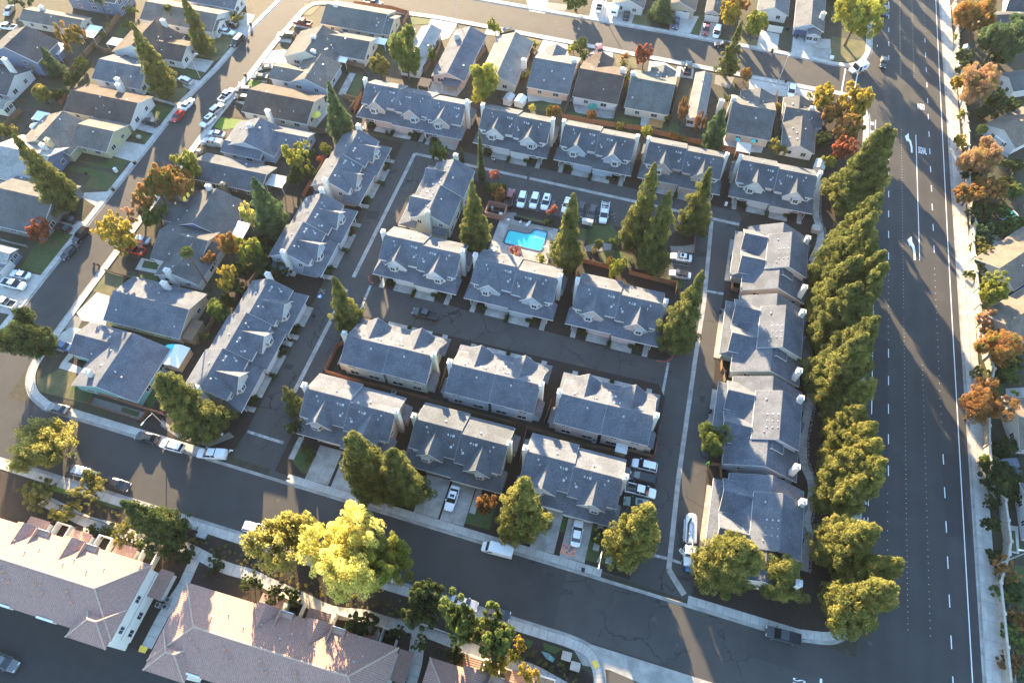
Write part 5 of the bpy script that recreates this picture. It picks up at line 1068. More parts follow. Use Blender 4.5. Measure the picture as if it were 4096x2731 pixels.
for q in [
 ('dec', 'dark', 5, 1880, 700, 1890, 800, 2.8, 'dark bush below the lime tree behind the left column'), ('dec', 'green', 5, 2060, 560, 2070, 660, 2.8, 'green bush beside the middle left townhouse roof'), ('dec', 'dark', 5, 1760, 960, 1770, 1040, 2.2, 'dark bush at the foot of the palm'), ('dec', 'dark', 2, 470, 1330, 480, 1420, 2.4, 'dark bush right of the open lime tree'), ('dec', 'green', 2, 450, 1180, 455, 1250, 1.8, 'green bush behind the grey cross-gabled house'),
 ('dec', 'dark', 6, 110, 470, 120, 560, 2.6, 'dark bush behind the middle left townhouse'), ('dec', 'olive', 6, 60, 610, 70, 690, 2.2, 'olive bush behind the middle left townhouse'), ('shr', 'dark', 5, 1590, 1260, 1590, 1320, 1.6, 'dark shrub beside the dark lean-to shed'), ('dec', 'green', 1, 620, 470, 640, 560, 2.6, 'green bush along the long wooden fence'), ('dec', 'dark', 1, 450, 700, 460, 800, 2.8, 'dark bush beside the reddish fence'), ('shr', 'green', 1, 980, 170, 985, 240, 1.8, 'green shrub at the long wooden fence'),
 ('dec', 'dark', 4, 1990, 420, 1970, 540, 4.2, 'dark green tree right of the wall shed'), ('dec', 'green', 4, 1900, 560, 1890, 660, 3.0, 'green tree above the pink-orange tree'), ('dec', 'green', 4, 2120, 860, 2100, 960, 3.6, 'green tree at the right edge above the tan roof'), ('dec', 'dark', 4, 1760, 1330, 1750, 1420, 2.8, 'dark bush under the pale rust tree'), ('dec', 'dark', 4, 2060, 1430, 2050, 1520, 3.4, 'dark tree at the right edge above the blue pool'),
 ('dec', 'green', 8, 1990, 230, 1980, 330, 2.8, 'green bush at the rim of the small teal pool'), ('dec', 'dark', 8, 1940, 370, 1930, 460, 2.8, 'dark bush below the small teal pool'), ('dec', 'green', 8, 2040, 440, 2030, 520, 2.4, 'green bush on the patio beyond the wall'), ('dec', 'green', 8, 2010, 1210, 2000, 1290, 2.6, 'green bush below the white tent'), ('dec', 'dark', 8, 2100, 1420, 2090, 1520, 3.0, 'dark bush right of the bright orange tree'),
 ('dec', 'green', 12, 2080, 250, 2070, 340, 3.2, 'green tree at the right edge below the bright orange tree'), ('dec', 'dark', 12, 1980, 300, 1975, 370, 2.2, 'dark bush on the small lawn beyond the wall'), ('dec', 'dark', 12, 2060, 860, 2055, 950, 3.0, 'dark bush right of the bronze tree foot'), ('dec', 'dark', 12, 2060, 1230, 2050, 1320, 3.0, 'dark bush at the wall bend patio'), ('dec', 'dark', 16, 2120, 830, 2110, 920, 2.8, 'dark bush at the right edge below the lamp'), ('dec', 'brown', 16, 2070, 1400, 2060, 1480, 2.4, 'reddish bush at the rail fence')]: tree(*q)
for k, (u, v, h) in enumerate(((49, 226, 12), (50, 238, 14), (50, 250, 15), (51, 263, 15), (51, 276, 16), (44, 232, 10))):
    plant('full', 'redwood', u, v, h, 4.8, 'roadside redwood north of the photograph along the wide road, number %s onward' % ordn[k], 'redwoods along the wide road')
# beds of small plants along the apartment path
mbp = []
def bed(name, pts, n, h, pal, r=.35):
    g = random.Random(len(pts)*n); C = []; Rr = []
    for _ in range(n):
        k = g.randrange(len(pts)-1); t = g.random(); a, b = pts[k], pts[k+1]
        C.append((a[0]+(b[0]-a[0])*t+g.uniform(-.8, .8), a[1]+(b[1]-a[1])*t+g.uniform(-.8, .8), .1+h*.4)); Rr.append(r*g.uniform(.6, 1.3))
    me = leaf_mesh(name, C, Rr, 40, .16, n); me.materials[0] = PAL[pal]; o = obj(name, me); o['kind'] = 'stuff'; return o
bed('ground_cover', offset(aptpath, 2.1), 150, .5, 'olive'); bed('ground_cover', offset(aptpath, 3.2), 110, .5, 'green'); bed('ground_cover', offset(aptpath, -2.1), 90, .6, 'dark')
bed('ground_cover', offset(pathpts, -1.5), 60, .5, 'dark')
# clipped hedges by the garage doors
hm = {}
def hedge(x, y, rz, L, lab):
    if L not in hm: hm[L] = leaf_mesh('leaves', [(a, b, c) for a in np.arange(-L/2, L/2+.01, .33) for b in (-.22, .22) for c in (.25, .6)], [.3]*len([(a, b, c) for a in np.arange(-L/2, L/2+.01, .33) for b in (0, 1) for c in (0, 1)]), 26, .2, int(L*10))
    o = obj('hedge', hm[L], None, (x, y, .1), rz); o.material_slots[0].link = 'OBJECT'; o.material_slots[0].material = PAL['dark']
    tag(o, lab, 'hedge', 'clipped hedges at the townhouse fronts')
for x, y, rz, L, lb in HEDGES: hedge(x, y, rz, L, lb)
# palms
def palm(i, tx, ty, bx, by, label, fan=1.9):
    h, p = topbase(i, tx, ty, bx, by); t = thing('palm_tree', label, 'palm', (*p, .05), 0, 'palms')
    m = MB(); n = 9
    for k in range(n): m.cyl((0, 0, h*k/n), (0, 0, h*(k+1)/n), .24-.008*k, .21-.008*k, 8, cap=False)
    m.build('trunk', M_bark, t)
    f = MB(); g = random.Random(int(tx))
    for k in range(34):
        a = k*2.4; e = g.uniform(-.5, 1.2); d = np.array((math.cos(a)*math.cos(e), math.sin(a)*math.cos(e), math.sin(e))); s = np.array((-math.sin(a), math.cos(a), 0))
        base = np.array((0, 0, h)); L = fan*g.uniform(.75, 1.1)
        for j in range(-4, 5):
            q = d*math.cos(j*.22)+s*math.sin(j*.22); tip = base+q*L*(1-.04*abs(j))-np.array((0, 0, .25*L)); mid = base+q*L*.55
            w_ = np.cross(q, (0, 0, 1)); w_ = w_/(np.linalg.norm(w_)+1e-6)*.07
            f.poly([base+d*.3, mid+w_, tip, mid-w_])
    f.build('crown', PAL['green'], t)
palm(5, 1460, 600, 1665, 905, 'fan palm with a tall bent-looking trunk behind the left houses'); palm(1, 775, 10, 860, 180, 'palm in front of the blue two-storey house'); palm(1, 1315, 65, 1370, 220, 'palm between the brown-roofed houses at the top left'); palm(4, 1830, 1010, 1790, 1100, 'short palm beside the white gable house')
# ================================================================ vehicles
def ring(x, zb, zt, hw, top=.88):
    zm = zb+(zt-zb)*.55
    return [(x, -hw*.93, zb), (x, hw*.93, zb), (x, hw, zb+.12), (x, hw, zm), (x, hw*.97, zt-.06), (x, hw*top, zt), (x, -hw*top, zt), (x, -hw*.97, zt-.06), (x, -hw, zm), (x, -hw, zb+.12)]
def cabin(b0, b1, t0, t1, zb, zt, hb, ht):
    return [[(b0, -hb, zb), (b1, -hb, zb), (b1, hb, zb), (b0, hb, zb)], [(t0, -ht, zt), (t1, -ht, zt), (t1, ht, zt), (t0, ht, zt)]]
wheelm = MB().cyl((0, -.11, 0), (0, .11, 0), .33, n=14).mesh('wheel', M_rubber); rimm = MB().cyl((0, -.125, 0), (0, .125, 0), .2, n=10).mesh('rim', M_rim)
CARS = {}
def paint(name, c, metal=.1): return mat('paint_'+name, c, rough=.28, var=.02, scale=1, metal=metal, spec=.5, coat=.3)
PAINT = dict(white=paint('white', (.72, .73, .74), 0), silver=paint('silver', (.42, .43, .44), .4), grey=paint('grey', (.13, .135, .14), .3), black=paint('black', (.014, .015, .017)), dark=paint('charcoal', (.035, .038, .043), .2), red=paint('red', (.42, .025, .02)),
             maroon=paint('maroon', (.16, .022, .03)), navy=paint('navy', (.025, .04, .10)), blue=paint('blue', (.05, .10, .22)), green=paint('sage', (.15, .19, .17), .3), dgreen=paint('darkgreen', (.02, .045, .04)), tan=paint('tan', (.30, .27, .22), .2))
SPEC = dict(sedan=dict(L=4.85, W=1.86, sec=[(-2.42, .42, .78, .74), (-2.32, .28, .98, .85), (-1.5, .22, 1.03, .92), (0, .22, .97, .93), (1.0, .22, .96, .92), (1.9, .24, .84, .89), (2.3, .28, .74, .80), (2.43, .38, .62, .66)], cab=(-1.85, 1.05, -1.15, .28, .95, 1.44, .84, .64), wb=1.42, lz=.66),
            hatch=dict(L=4.2, W=1.8, sec=[(-2.08, .40, .9, .74), (-2.0, .26, 1.02, .84), (-1.2, .22, 1.04, .9), (.3, .22, .98, .9), (1.1, .22, .95, .89), (1.8, .25, .82, .84), (2.08, .34, .66, .68)], cab=(-2.0, 1.1, -1.55, .25, .97, 1.5, .82, .64), wb=1.28, lz=.68),
            suv=dict(L=4.8, W=1.92, sec=[(-2.4, .42, 1.0, .78), (-2.34, .3, 1.12, .88), (-1.2, .28, 1.12, .95), (.5, .28, 1.06, .95), (1.2, .28, 1.04, .93), (2.1, .32, .94, .88), (2.4, .42, .74, .72)], cab=(-2.3, 1.2, -2.0, .35, 1.05, 1.7, .87, .70), wb=1.42, lz=.78),
            van=dict(L=5.1, W=2.0, sec=[(-2.55, .42, 1.05, .84), (-2.48, .3, 1.12, .94), (-1.2, .28, 1.12, .98), (.9, .28, 1.06, .98), (1.5, .28, 1.02, .95), (2.25, .32, .92, .88), (2.55, .42, .74, .74)], cab=(-2.5, 1.75, -2.3, .75, 1.05, 1.75, .92, .76), wb=1.5, lz=.78),
            pickup=dict(L=5.8, W=2.0, sec=[(-2.88, .42, .80, .88), (-2.84, .34, .86, .94), (-.9, .34, .86, .97), (-.86, .34, 1.10, .97), (1.2, .34, 1.08, .96), (1.7, .34, 1.07, .95), (2.6, .36, .98, .9), (2.88, .44, .78, .76)], cab=(-.95, 1.55, -.72, .65, 1.07, 1.82, .88, .72), wb=1.75, lz=.82))
def car_mesh(kind):
    if kind in CARS: return CARS[kind]
    s = SPEC[kind]; d = {}
    b = MB().loft([ring(*q) for q in s['sec']]); b0, b1, t0, t1, zb, zt, hb, ht = s['cab']
    if kind == 'pickup':
        for y in (-.97, .84): b.box(-2.86, -.9, y, y+.13, .8, 1.12)
        b.box(-2.9, -2.78, -.9, .9, .8, 1.12)
    for x in (t0+(t1-t0)*.42,):                      # centre pillars
        for sg in (-1, 1): b.hexa([(x-.05, sg*hb*1.005, zb), (x+.05, sg*hb*1.005, zb), (x+.05, sg*(hb-.04), zb), (x-.05, sg*(hb-.04), zb), (x-.05, sg*ht*1.01, zt), (x+.05, sg*ht*1.01, zt), (x+.05, sg*(ht-.04), zt), (x-.05, sg*(ht-.04), zt)])
    d['body'] = b.mesh('body', PAINT['white'])
    d['windows'] = MB().loft(cabin(b0, b1, t0, t1, zb-.02, zt, hb, ht)).mesh('windows', M_carglass)
    e = .03; d['roof'] = MB().hexa([(t0-e, -ht-e, zt-.03), (t1+e, -ht-e, zt-.03), (t1+e, ht+e, zt-.03), (t0-e, ht+e, zt-.03), (t0+.06, -ht+.08, zt+.05), (t1-.06, -ht+.08, zt+.05), (t1-.06, ht-.08, zt+.05), (t0+.06, ht-.08, zt+.05)]).mesh('roof', PAINT['white'])
    hl = s['L']/2; d['headlight'] = MB().box(-.12, .07, -.2, .2, -.08, .08).mesh('headlight', M_lamp); d['tail_light'] = MB().box(-.05, .1, -.16, .16, -.1, .1).mesh('tail_light', M_tail)
    d['mirror'] = MB().box(-.1, .1, -.1, .1, -.07, .08).mesh('mirror', PAINT['white'])
    d['bed'] = MB().box(-2.77, -.97, -.83, .83, .86, .875).mesh('bed', M_bin)
    CARS[kind] = d; return d
def setmat(o, m): o.material_slots[0].link = 'OBJECT'; o.material_slots[0].material = m
def car(kind, col, i, fx, fy, rx, ry, label, roofcol=None, z=.02, bed=None, group='parked cars', sunroof=False):
    f, r = P(i, fx, fy, .8), P(i, rx, ry, .8); c = ((f[0]+r[0])/2, (f[1]+r[1])/2); a = math.atan2(f[1]-r[1], f[0]-r[0]); s = SPEC[kind]; d = car_mesh(kind); k = 1.05
    t = thing({'pickup': 'pickup_truck', 'van': 'minivan'}.get(kind, 'car'), label, {'pickup': 'pickup', 'van': 'van'}.get(kind, 'car'), (*c, z), a, group); t.scale = (k, k, k)
    setmat(obj('body', d['body'], t), PAINT[col]); obj('windows', d['windows'], t); setmat(obj('roof', d['roof'], t), PAINT[roofcol or col])
    for x in (-s['wb'], s['wb']):
        for y in (-s['W']/2+.1, s['W']/2-.1):
            wo = obj('wheel', wheelm, t, (x, y, .33)); obj('rim', rimm, wo)
    e = s['sec'][-1][0]; q = s['sec'][0][0]
    for y in (-.6, .6): obj('headlight', d['headlight'], t, (e-.12, y, s['lz'])); obj('tail_light', d['tail_light'], t, (q+.02, y*1.1, s['lz']+.08))
    b1 = s['cab'][1]
    for y in (-1, 1): setmat(obj('mirror', d['mirror'], t, (b1-.35, y*(s['W']/2+.06), s['cab'][4]+.06)), PAINT[col])
    if kind == 'pickup':
        if bed == 'canopy': MB().loft(cabin(-2.86, -.92, -2.8, -.92, 1.1, 1.8, .95, .8)).build('canopy', PAINT[col], t)
        elif bed == 'white': obj('bed', d['bed'], t).location.z = .0
        else: obj('bed', d['bed'], t)
        if bed == 'rack':
            m = MB()
            for y in (-.92, .92):
                m.box(-2.9, 1.0, y-.05, y+.05, 1.98, 2.08)
                for x in (-2.8, -.95, .9): m.box(x-.04, x+.04, y-.04, y+.04, 1.05, 1.98)
            for x in (-2.4, -1.0, .6): m.box(x-.04, x+.04, -.92, .92, 1.98, 2.04)
            m.build('ladder_rack', PAINT['white'], t)
            l = MB().box(-2.6, .6, -.5, -.42, 2.08, 2.14).box(-2.6, .6, -.12, -.04, 2.08, 2.14)
            for x in np.arange(-2.4, .5, .35): l.box(x, x+.05, -.42, -.12, 2.09, 2.13)
            l.build('ladder', M_metal, t)
        if bed == 'poles':
            m = MB(); [m.cyl((-2.6, y, .95), (-1.1, y+.15, 1.2), .04, n=6) for y in (-.5, -.3, -.1)]; m.build('pipes', M_grey, t)
    if sunroof: c0, c1 = s['cab'][2], s['cab'][3]; MB().box(c0+(c1-c0)*.45, c0+(c1-c0)*.85, -.42, .42, s['cab'][5]+.04, s['cab'][5]+.058).build('sunroof', M_carglass, t)
    return t
for q in [
 ('sedan', 'silver', 1, 50, 108, 88, 55, 'silver car on the street in the top left corner'), ('pickup', 'white', 1, 0, 202, 115, 218, 'white pickup with black bed at the left edge of the tan-roofed house'),
 ('suv', 'dark', 1, 1752, 180, 1858, 205, 'dark car in the driveway above the white sedan'), ('sedan', 'white', 1, 1840, 262, 1718, 236, 'white sedan in the driveway beside the tall top left conifer'),
 ('van', 'black', 1, 1815, 372, 1905, 275, 'black van with pale roof parked on the left street', 'silver'), ('suv', 'silver', 1, 1412, 612, 1492, 650, 'silver car in the driveway behind the leaning conifer'),
 ('sedan', 'white', 1, 1512, 770, 1425, 862, 'white sedan parked behind the red hatchback'), ('hatch', 'red', 1, 1345, 955, 1437, 870, 'red hatchback on the left street'), ('suv', 'dark', 1, 1115, 938, 1243, 975, 'dark car in front of the wooden garage door'),
 ('pickup', 'white', 1, 1828, 698, 1728, 792, 'white pickup with black bed parked on the left street'), ('suv', 'silver', 1, 1748, 812, 1655, 892, 'silver wagon between the white pickup and white car', None, .02, None, 'parked cars'), ('suv', 'white', 1, 1578, 990, 1678, 903, 'white car with sunroof parked opposite the red hatchback', None, .02, None, 'parked cars', True),
 ('sedan', 'dgreen', 1, 2040, 542, 2125, 530, 'dark green car in a driveway, upper of two'), ('sedan', 'dgreen', 1, 1988, 600, 2082, 605, 'dark green car in a driveway, lower of two'), ('suv', 'grey', 1, 1870, 705, 1945, 708, 'grey car in the driveway above the open-topped jeep'),
 ('hatch', 'black', 1, 1855, 760, 1945, 770, 'black jeep with tan top in a driveway', 'tan'), ('sedan', 'silver', 1, 1645, 1038, 1748, 1058, 'silver sedan in the driveway above the silver pickup'), ('pickup', 'silver', 1, 1595, 1100, 1742, 1132, 'silver pickup with canopy in a driveway', None, .02, 'canopy'),
 ('suv', 'dgreen', 2, 248, 274, 338, 282, 'dark green car beside the potted front yard'), ('pickup', 'maroon', 2, 352, 165, 472, 190, 'maroon pickup beside the corner house'), ('pickup', 'grey', 2, 1032, 35, 908, 10, 'grey pickup parked on the far street'),
 ('pickup', 'white', 3, 788, 2, 770, 96, 'white pickup beside the camper trailer'), ('sedan', 'dark', 3, 1000, 78, 985, 155, 'dark sedan in the driveway right of the camper trailer'), ('suv', 'navy', 3, 1370, 232, 1390, 143, 'navy car in the driveway of the tan garage'),
 ('pickup', 'maroon', 3, 1605, 285, 1625, 172, 'maroon pickup in a driveway beside the white minivan'), ('van', 'white', 3, 1685, 306, 1716, 198, 'white minivan beside the maroon pickup'), ('sedan', 'black', 3, 1698, 345, 1802, 352, 'black car on the far street behind the ragged conifer'),
 ('sedan', 'maroon', 3, 775, 355, 785, 410, 'maroon car half hidden by the brown roof'), ('sedan', 'black', 3, 20, 248, 80, 236, 'black car behind the long lit roof'), ('pickup', 'dark', 3, 1478, 495, 1472, 570, 'dark pickup behind the light grey long house'),
 ('pickup', 'maroon', 7, 95, 112, 58, 245, 'maroon pickup at the left end of the pool parking'), ('suv', 'white', 7, 150, 268, 192, 118, 'white car in the pool parking, first from the maroon pickup'), ('suv', 'white', 7, 250, 264, 288, 138, 'white car in the pool parking, second from the maroon pickup'), ('suv', 'white', 7, 340, 278, 377, 148, 'white car with sunroof, third from the maroon pickup', None, .02, None, 'parked cars', True),
 ('sedan', 'white', 7, 505, 285, 542, 182, 'white car hidden behind the pointed redwood'), ('sedan', 'black', 7, 616, 325, 648, 215, 'black sedan right of the pointed redwood'), ('sedan', 'dark', 7, 705, 358, 742, 228, 'charcoal sedan beside the white pickup with ladder rack'), ('pickup', 'white', 7, 800, 405, 832, 205, 'white pickup with ladder rack in the pool parking', None, .02, 'rack'),
 ('sedan', 'white', 7, 1335, 628, 1507, 655, 'white sedan with sunroof by the right lane', None, .02, None, 'parked cars', True), ('sedan', 'silver', 7, 1333, 762, 1493, 792, 'silver convertible with dark soft top by the right lane', 'black'),
 ('sedan', 'navy', 4, 1065, 110, 1078, 55, 'blue car driving on the wide road at the top', None, .02, None, 'cars on the road'), ('sedan', 'dark', 4, 1050, 535, 1063, 442, 'dark car driving on the wide road past the junction', None, .02, None, 'cars on the road'),
 ('suv', 'white', 4, 328, 748, 338, 685, 'white car in the driveway near the lamp on the far street'), ('sedan', 'dark', 5, 440, 322, 615, 360, 'dark sedan in the driveway of the turquoise garage, upper one'), ('sedan', 'black', 5, 408, 392, 552, 430, 'black sedan in the driveway of the turquoise garage, lower one'),
 ('suv', 'black', 5, 572, 532, 695, 408, 'black wagon parked on the left street'), ('sedan', 'dark', 5, 484, 655, 602, 545, 'black sedan parked behind the black wagon'), ('sedan', 'white', 5, 78, 762, 238, 795, 'white sedan in the driveway at the left edge'), ('pickup', 'white', 5, 218, 882, -5, 828, 'white pickup in the driveway at the left edge'),
 ('pickup', 'white', 5, -30, 978, 100, 1015, 'white pickup bed at the left edge'), ('sedan', 'silver', 5, 1046, 492, 1152, 516, 'silver car in the driveway behind the yellow tree'), ('pickup', 'red', 5, 982, 572, 1112, 602, 'red pickup behind the yellow tree'), ('sedan', 'blue', 5, 425, 1322, 532, 1348, 'blue sedan beside the teal corner house'),
 ('sedan', 'grey', 9, 357, 528, 543, 578, 'grey sedan parked at the corner of the near street'), ('sedan', 'black', 9, 1068, 762, 1240, 802, 'black sedan parked left of the white hatchback on the near street'), ('suv', 'white', 9, 1260, 822, 1440, 872, 'white hatchback parked on the near street'),
 ('pickup', 'white', 9, 1543, 903, 1782, 918, 'white pickup with canopy and open tailgate', None, .02, 'canopy'), ('suv', 'silver', 9, 770, 1092, 552, 1028, 'silver wagon with roof rack on the near street'), ('sedan', 'black', 9, 1028, 1178, 822, 1118, 'black sedan behind the silver wagon'),
 ('sedan', 'white', 10, 1550, 1362, 1617, 1158, 'white sedan with sunroof on a driveway of the near street', None, .16, None, 'parked cars', True), ('sedan', 'white', 14, 1153, 748, 990, 690, 'white car under the yellow tree'), ('suv', 'black', 14, 1482, 862, 1268, 798, 'black car parked between the white and silver cars'),
 ('sedan', 'silver', 14, 1783, 972, 1577, 912, 'silver sedan parked by the three round trees'), ('hatch', 'dark', 14, 2038, 1048, 1857, 992, 'small dark hatchback with sunlit windscreen'), ('suv', 'white', 13, 2065, 372, 1950, 345, 'white car behind the drooping pale tree'), ('suv', 'black', 14, 525, 515, 388, 472, 'black car between the drooping tree and the yellow tree'),
 ('suv', 'white', 11, 1043, 978, 1224, 1022, 'white wagon, uppermost of four cars by the right lane'), ('van', 'black', 11, 1013, 1078, 1230, 1128, 'black minivan, second of four by the right lane'), ('pickup', 'white', 11, 1222, 1228, 983, 1168, 'white pickup with pipes, third of four by the right lane', None, .02, 'poles'), ('suv', 'green', 11, 972, 1278, 1170, 1312, 'sage green car, lowest of four by the right lane', None, .02, None, 'parked cars', True),
 ('sedan', 'white', 15, 622, 286, 585, 504, 'white sedan on the driveway with the chalk drawing', None, .16), ('pickup', 'dark', 16, 132, 1158, 403, 1232, 'dark pickup at the corner of the wide road'), ('pickup', 'dark', 6, 1267, 1062, 1478, 1116, 'dark pickup driving along the inner lane', None, .02, None, 'cars on the road'), ('pickup', 'grey', 13, 85, 1425, -40, 1370, 'grey vehicle in the apartment court at the left edge'),
]: car(*q)
# cargo van
def boxvan(i, fx, fy, rx, ry, label):
    f, r = P(i, fx, fy, 1.2), P(i, rx, ry, 1.2); c = ((f[0]+r[0])/2, (f[1]+r[1])/2); a = math.atan2(f[1]-r[1], f[0]-r[0]); t = thing('cargo_van', label, 'van', (*c, .02), a, 'parked cars')
    MB().loft([ring(-2.95, .4, 2.3, .9, .9), ring(-2.9, .3, 2.45, .98, .88), ring(1.2, .3, 2.45, 1.0, .88), ring(1.5, .3, 2.3, 1.0, .86), ring(2.15, .3, 1.25, .98, .9), ring(2.85, .32, 1.0, .88, .9), ring(3.0, .42, .8, .7, .9)]).build('body', PAINT['white'], t)
    MB().hexa([(1.62, -.82, 2.12), (2.1, -.86, 1.34), (2.1, .86, 1.34), (1.62, .82, 2.12), (1.72, -.82, 2.16), (2.2, -.86, 1.38), (2.2, .86, 1.38), (1.72, .82, 2.16)]).build('windscreen', M_carglass, t)
    for y in (-1, 1): MB().box(.75, 1.5, y*.985-.03, y*.985+.03, 1.35, 1.95).build('side_window', M_carglass, t); MB().box(1.6, 1.85, y*1.1-.1, y*1.1+.1, 1.2, 1.5).build('mirror', M_bin, t)
    rb = MB(); [rb.box(-2.7, 1.0, y-.03, y+.03, 2.44, 2.475) for y in (-.6, -.2, .2, .6)]; rb.build('roof_ribs', PAINT['white'], t)
    MB().cyl((-.5, -1.0, 1.35), (-.5, -1.02, 1.35), .28, n=14).box(-1.0, 0, -1.025, -1.0, 1.3, 1.4).build('door_logo', M_grey, t)
    for x in (-1.8, 1.95):
        for y in (-.88, .88): wo = obj('wheel', wheelm, t, (x, y, .35)); obj('rim', rimm, wo)
    for y in (-.6, .6): MB().box(2.8, 2.96, y-.18, y+.18, .8, .98).build('headlight', M_lamp, t); MB().box(-2.99, -2.9, y*1.3-.08, y*1.3+.08, .9, 1.5).build('tail_light', M_tail, t)
boxvan(14, 1812, 486, 2068, 552, 'white cargo van parked on the near street')
def mailtruck():
    f, r = P(4, 782, 562, .9), P(4, 915, 522, .9); c = ((f[0]+r[0])/2, (f[1]+r[1])/2); a = math.atan2(f[1]-r[1], f[0]-r[0]); t = thing('delivery_truck', 'small white boxy mail truck crossing the painted lines at the junction', 'truck', (*c, .02), a); t.scale = (1.28,)*3
    MB().loft([ring(-2.1, .4, 2.15, .9, .95), ring(.55, .4, 2.15, .92, .95), ring(.6, .4, 1.1, .9, .92), ring(1.7, .4, .98, .8, .92), ring(1.95, .45, .8, .7, .92)]).build('body', PAINT['white'], t)
    MB().hexa([(.62, -.8, 1.15), (.95, -.8, 1.1), (.95, .8, 1.1), (.62, .8, 1.15), (.6, -.8, 2.0), (.66, -.8, 2.0), (.66, .8, 2.0), (.6, .8, 2.0)]).build('windscreen', M_carglass, t)
    st = MB(); lg = MB()
    for y in (-.93, .93): MB().box(-.35, .4, y-.01, y+.01, .6, 1.8).build('side_door_window', M_carglass, t); st.box(-2.0, 1.5, y-.012, y+.012, .82, .9); lg.box(-1.5, -.7, y-.012, y+.012, 1.35, 1.75)
    st.build('red_stripe', mat('stripe_red', (.45, .04, .05), var=.05), t); lg.build('side_emblem', mat('emblem_blue', (.06, .10, .30), var=.05), t)
    for x in (-1.3, 1.25):
        for y in (-.8, .8): wo = obj('wheel', wheelm, t, (x, y, .33)); obj('rim', rimm, wo)
    for y in (-.45, .45): MB().cyl((1.9, y, .75), (1.98, y, .75), .1).build('headlight', M_lamp, t)
mailtruck()
def camper():
    f, r = P(3, 885, 130, 1.3), P(3, 930, 0, 1.3); c = ((f[0]+r[0])/2, (f[1]+r[1])/2); a = math.atan2(f[1]-r[1], f[0]-r[0]); t = thing('camper_trailer', 'white camper trailer in a driveway of the far street', 'trailer', (*c, .02), a)
    MB().loft([ring(-3.4, .5, 2.7, 1.1, .9), ring(-3.2, .45, 2.85, 1.2, .9), ring(2.8, .45, 2.85, 1.2, .9), ring(3.3, .5, 2.3, 1.15, .9)]).build('body', PAINT['white'], t)
    MB().box(3.2, 4.6, -.06, .06, .45, .55).build('tow_bar', M_bin, t); MB().box(3.05, 3.32, -.7, .7, 1.5, 2.1).build('window', M_carglass, t); MB().box(-.5, .5, -.4, .4, 2.84, 3.05).build('roof_hatch', M_vent, t)
    for x in (-.6, .4):
        for y in (-1.05, 1.05): obj('wheel', wheelm, t, (x, y, .33))
camper()
def vactruck():
    f, r = P(15, 1480, 655, 1.2), P(15, 1495, 262, 1.2); c = ((f[0]+r[0])/2, (f[1]+r[1])/2); a = math.atan2(f[1]-r[1], f[0]-r[0]); t = thing('vacuum_truck', 'white vacuum tanker truck with hose boom and open cab door', 'truck', (*c, .02), a)
    L = math.hypot(f[0]-r[0], f[1]-r[1]); h = L/2
    MB().box(-h, h-.6, -.5, .5, .6, .95).build('chassis', M_bin, t)
    tk = MB().cyl((-h+.2, 0, 1.9), (-h+5.2, 0, 1.9), 1.05, n=18).cyl((-h-.1, 0, 1.9), (-h+.2, 0, 1.9), .8, 1.05, 18).cyl((-h+5.2, 0, 1.9), (-h+5.5, 0, 1.9), 1.05, .7, 18)
    for x in (.6, 2.0, 3.4, 4.8): tk.cyl((-h+x, 0, 1.9), (-h+x+.09, 0, 1.9), 1.09, n=18)
    tank = tk.build('tank', PAINT['white'], t)
    MB().cyl((-h+1.8, .05, 2.9), (-h+1.8, .05, 3.25), .28).cyl((-h+3.9, -.4, 2.8), (-h+3.9, -.4, 3.1), .25).build('tank_hatch', M_metal, tank)
    MB().cyl((-h+.9, -.2, 3.0), (-h+2.2, -.75, 3.1), .16).cyl((-h+2.2, -.75, 3.1), (-h+5.6, -.8, 2.8), .16).build('hose', M_bin, t)
    MB().box(-h+5.6, -h+7.4, -1.05, 1.05, .95, 1.9).cyl((-h+6.0, .75, 1.9), (-h+6.0, .75, 2.5), .5).build('pump_unit', M_bin, t)
    gr = MB(); [gr.box(-h+6.1+.3*k, -h+6.2+.3*k, -.9, .2, 1.9, 2.0) for k in range(4)]; gr.build('grating', M_grey, t)
    MB().cyl((-h+1.6, .1, 3.35), (h-1.2, .15, 3.2), .13).cyl((h-1.2, .15, 3.2), (h-.2, .25, 2.2), .15).build('boom', M_grey, t)
    MB().loft([ring(h-3.5, .7, 2.75, 1.05, .9), ring(h-1.9, .7, 2.75, 1.08, .9), ring(h-1.6, .7, 1.85, 1.08, .9), ring(h-.3, .7, 1.6, .95, .9), ring(h, .8, 1.3, .8, .9)]).build('cab', PAINT['white'], t)
    MB().hexa([(h-1.9, -.95, 1.95), (h-1.52, -.95, 1.9), (h-1.52, .95, 1.9), (h-1.9, .95, 1.95), (h-1.92, -.9, 2.68), (h-1.85, -.9, 2.68), (h-1.85, .9, 2.68), (h-1.92, .9, 2.68)]).build('windscreen', M_carglass, t)
    for y in (-1.09, 1.09): MB().box(h-3.0, h-2.1, y-.02, y+.02, 1.9, 2.5).build('side_window', M_carglass, t)
    d = obj('open_door', MB().box(-1.1, 0, -.04, .04, .9, 2.6).mesh('open_door', PAINT['white']), t, (h-2.0, -1.1, 0), R(48)); MB().box(-.9, -.2, -.05, .05, 1.9, 2.45).build('door_window', M_carglass, d)
    MB().box(h, h+1.0, -.9, .9, .6, 1.1).build('hose_reel_frame', M_bin, t); MB().cyl((h+.5, -.55, 1.25), (h+.5, .55, 1.25), .4, n=14).build('hose_reel', mat('reel_blue', (.04, .16, .42), var=.1), t)
    for y in (-1.15, 1.15): MB().box(-h+.8, -h+5.0, y-.1, y+.1, 1.0, 1.5).build('side_rack', M_metal, t)
    for x in (-h+2.6, -h+4.0, h-1.0):
        for y in (-.95, .95): o = obj('wheel', wheelm, t, (x, y, .5)); o.scale = (1.5, 1.8, 1.5); obj('rim', rimm, o)
vactruck()
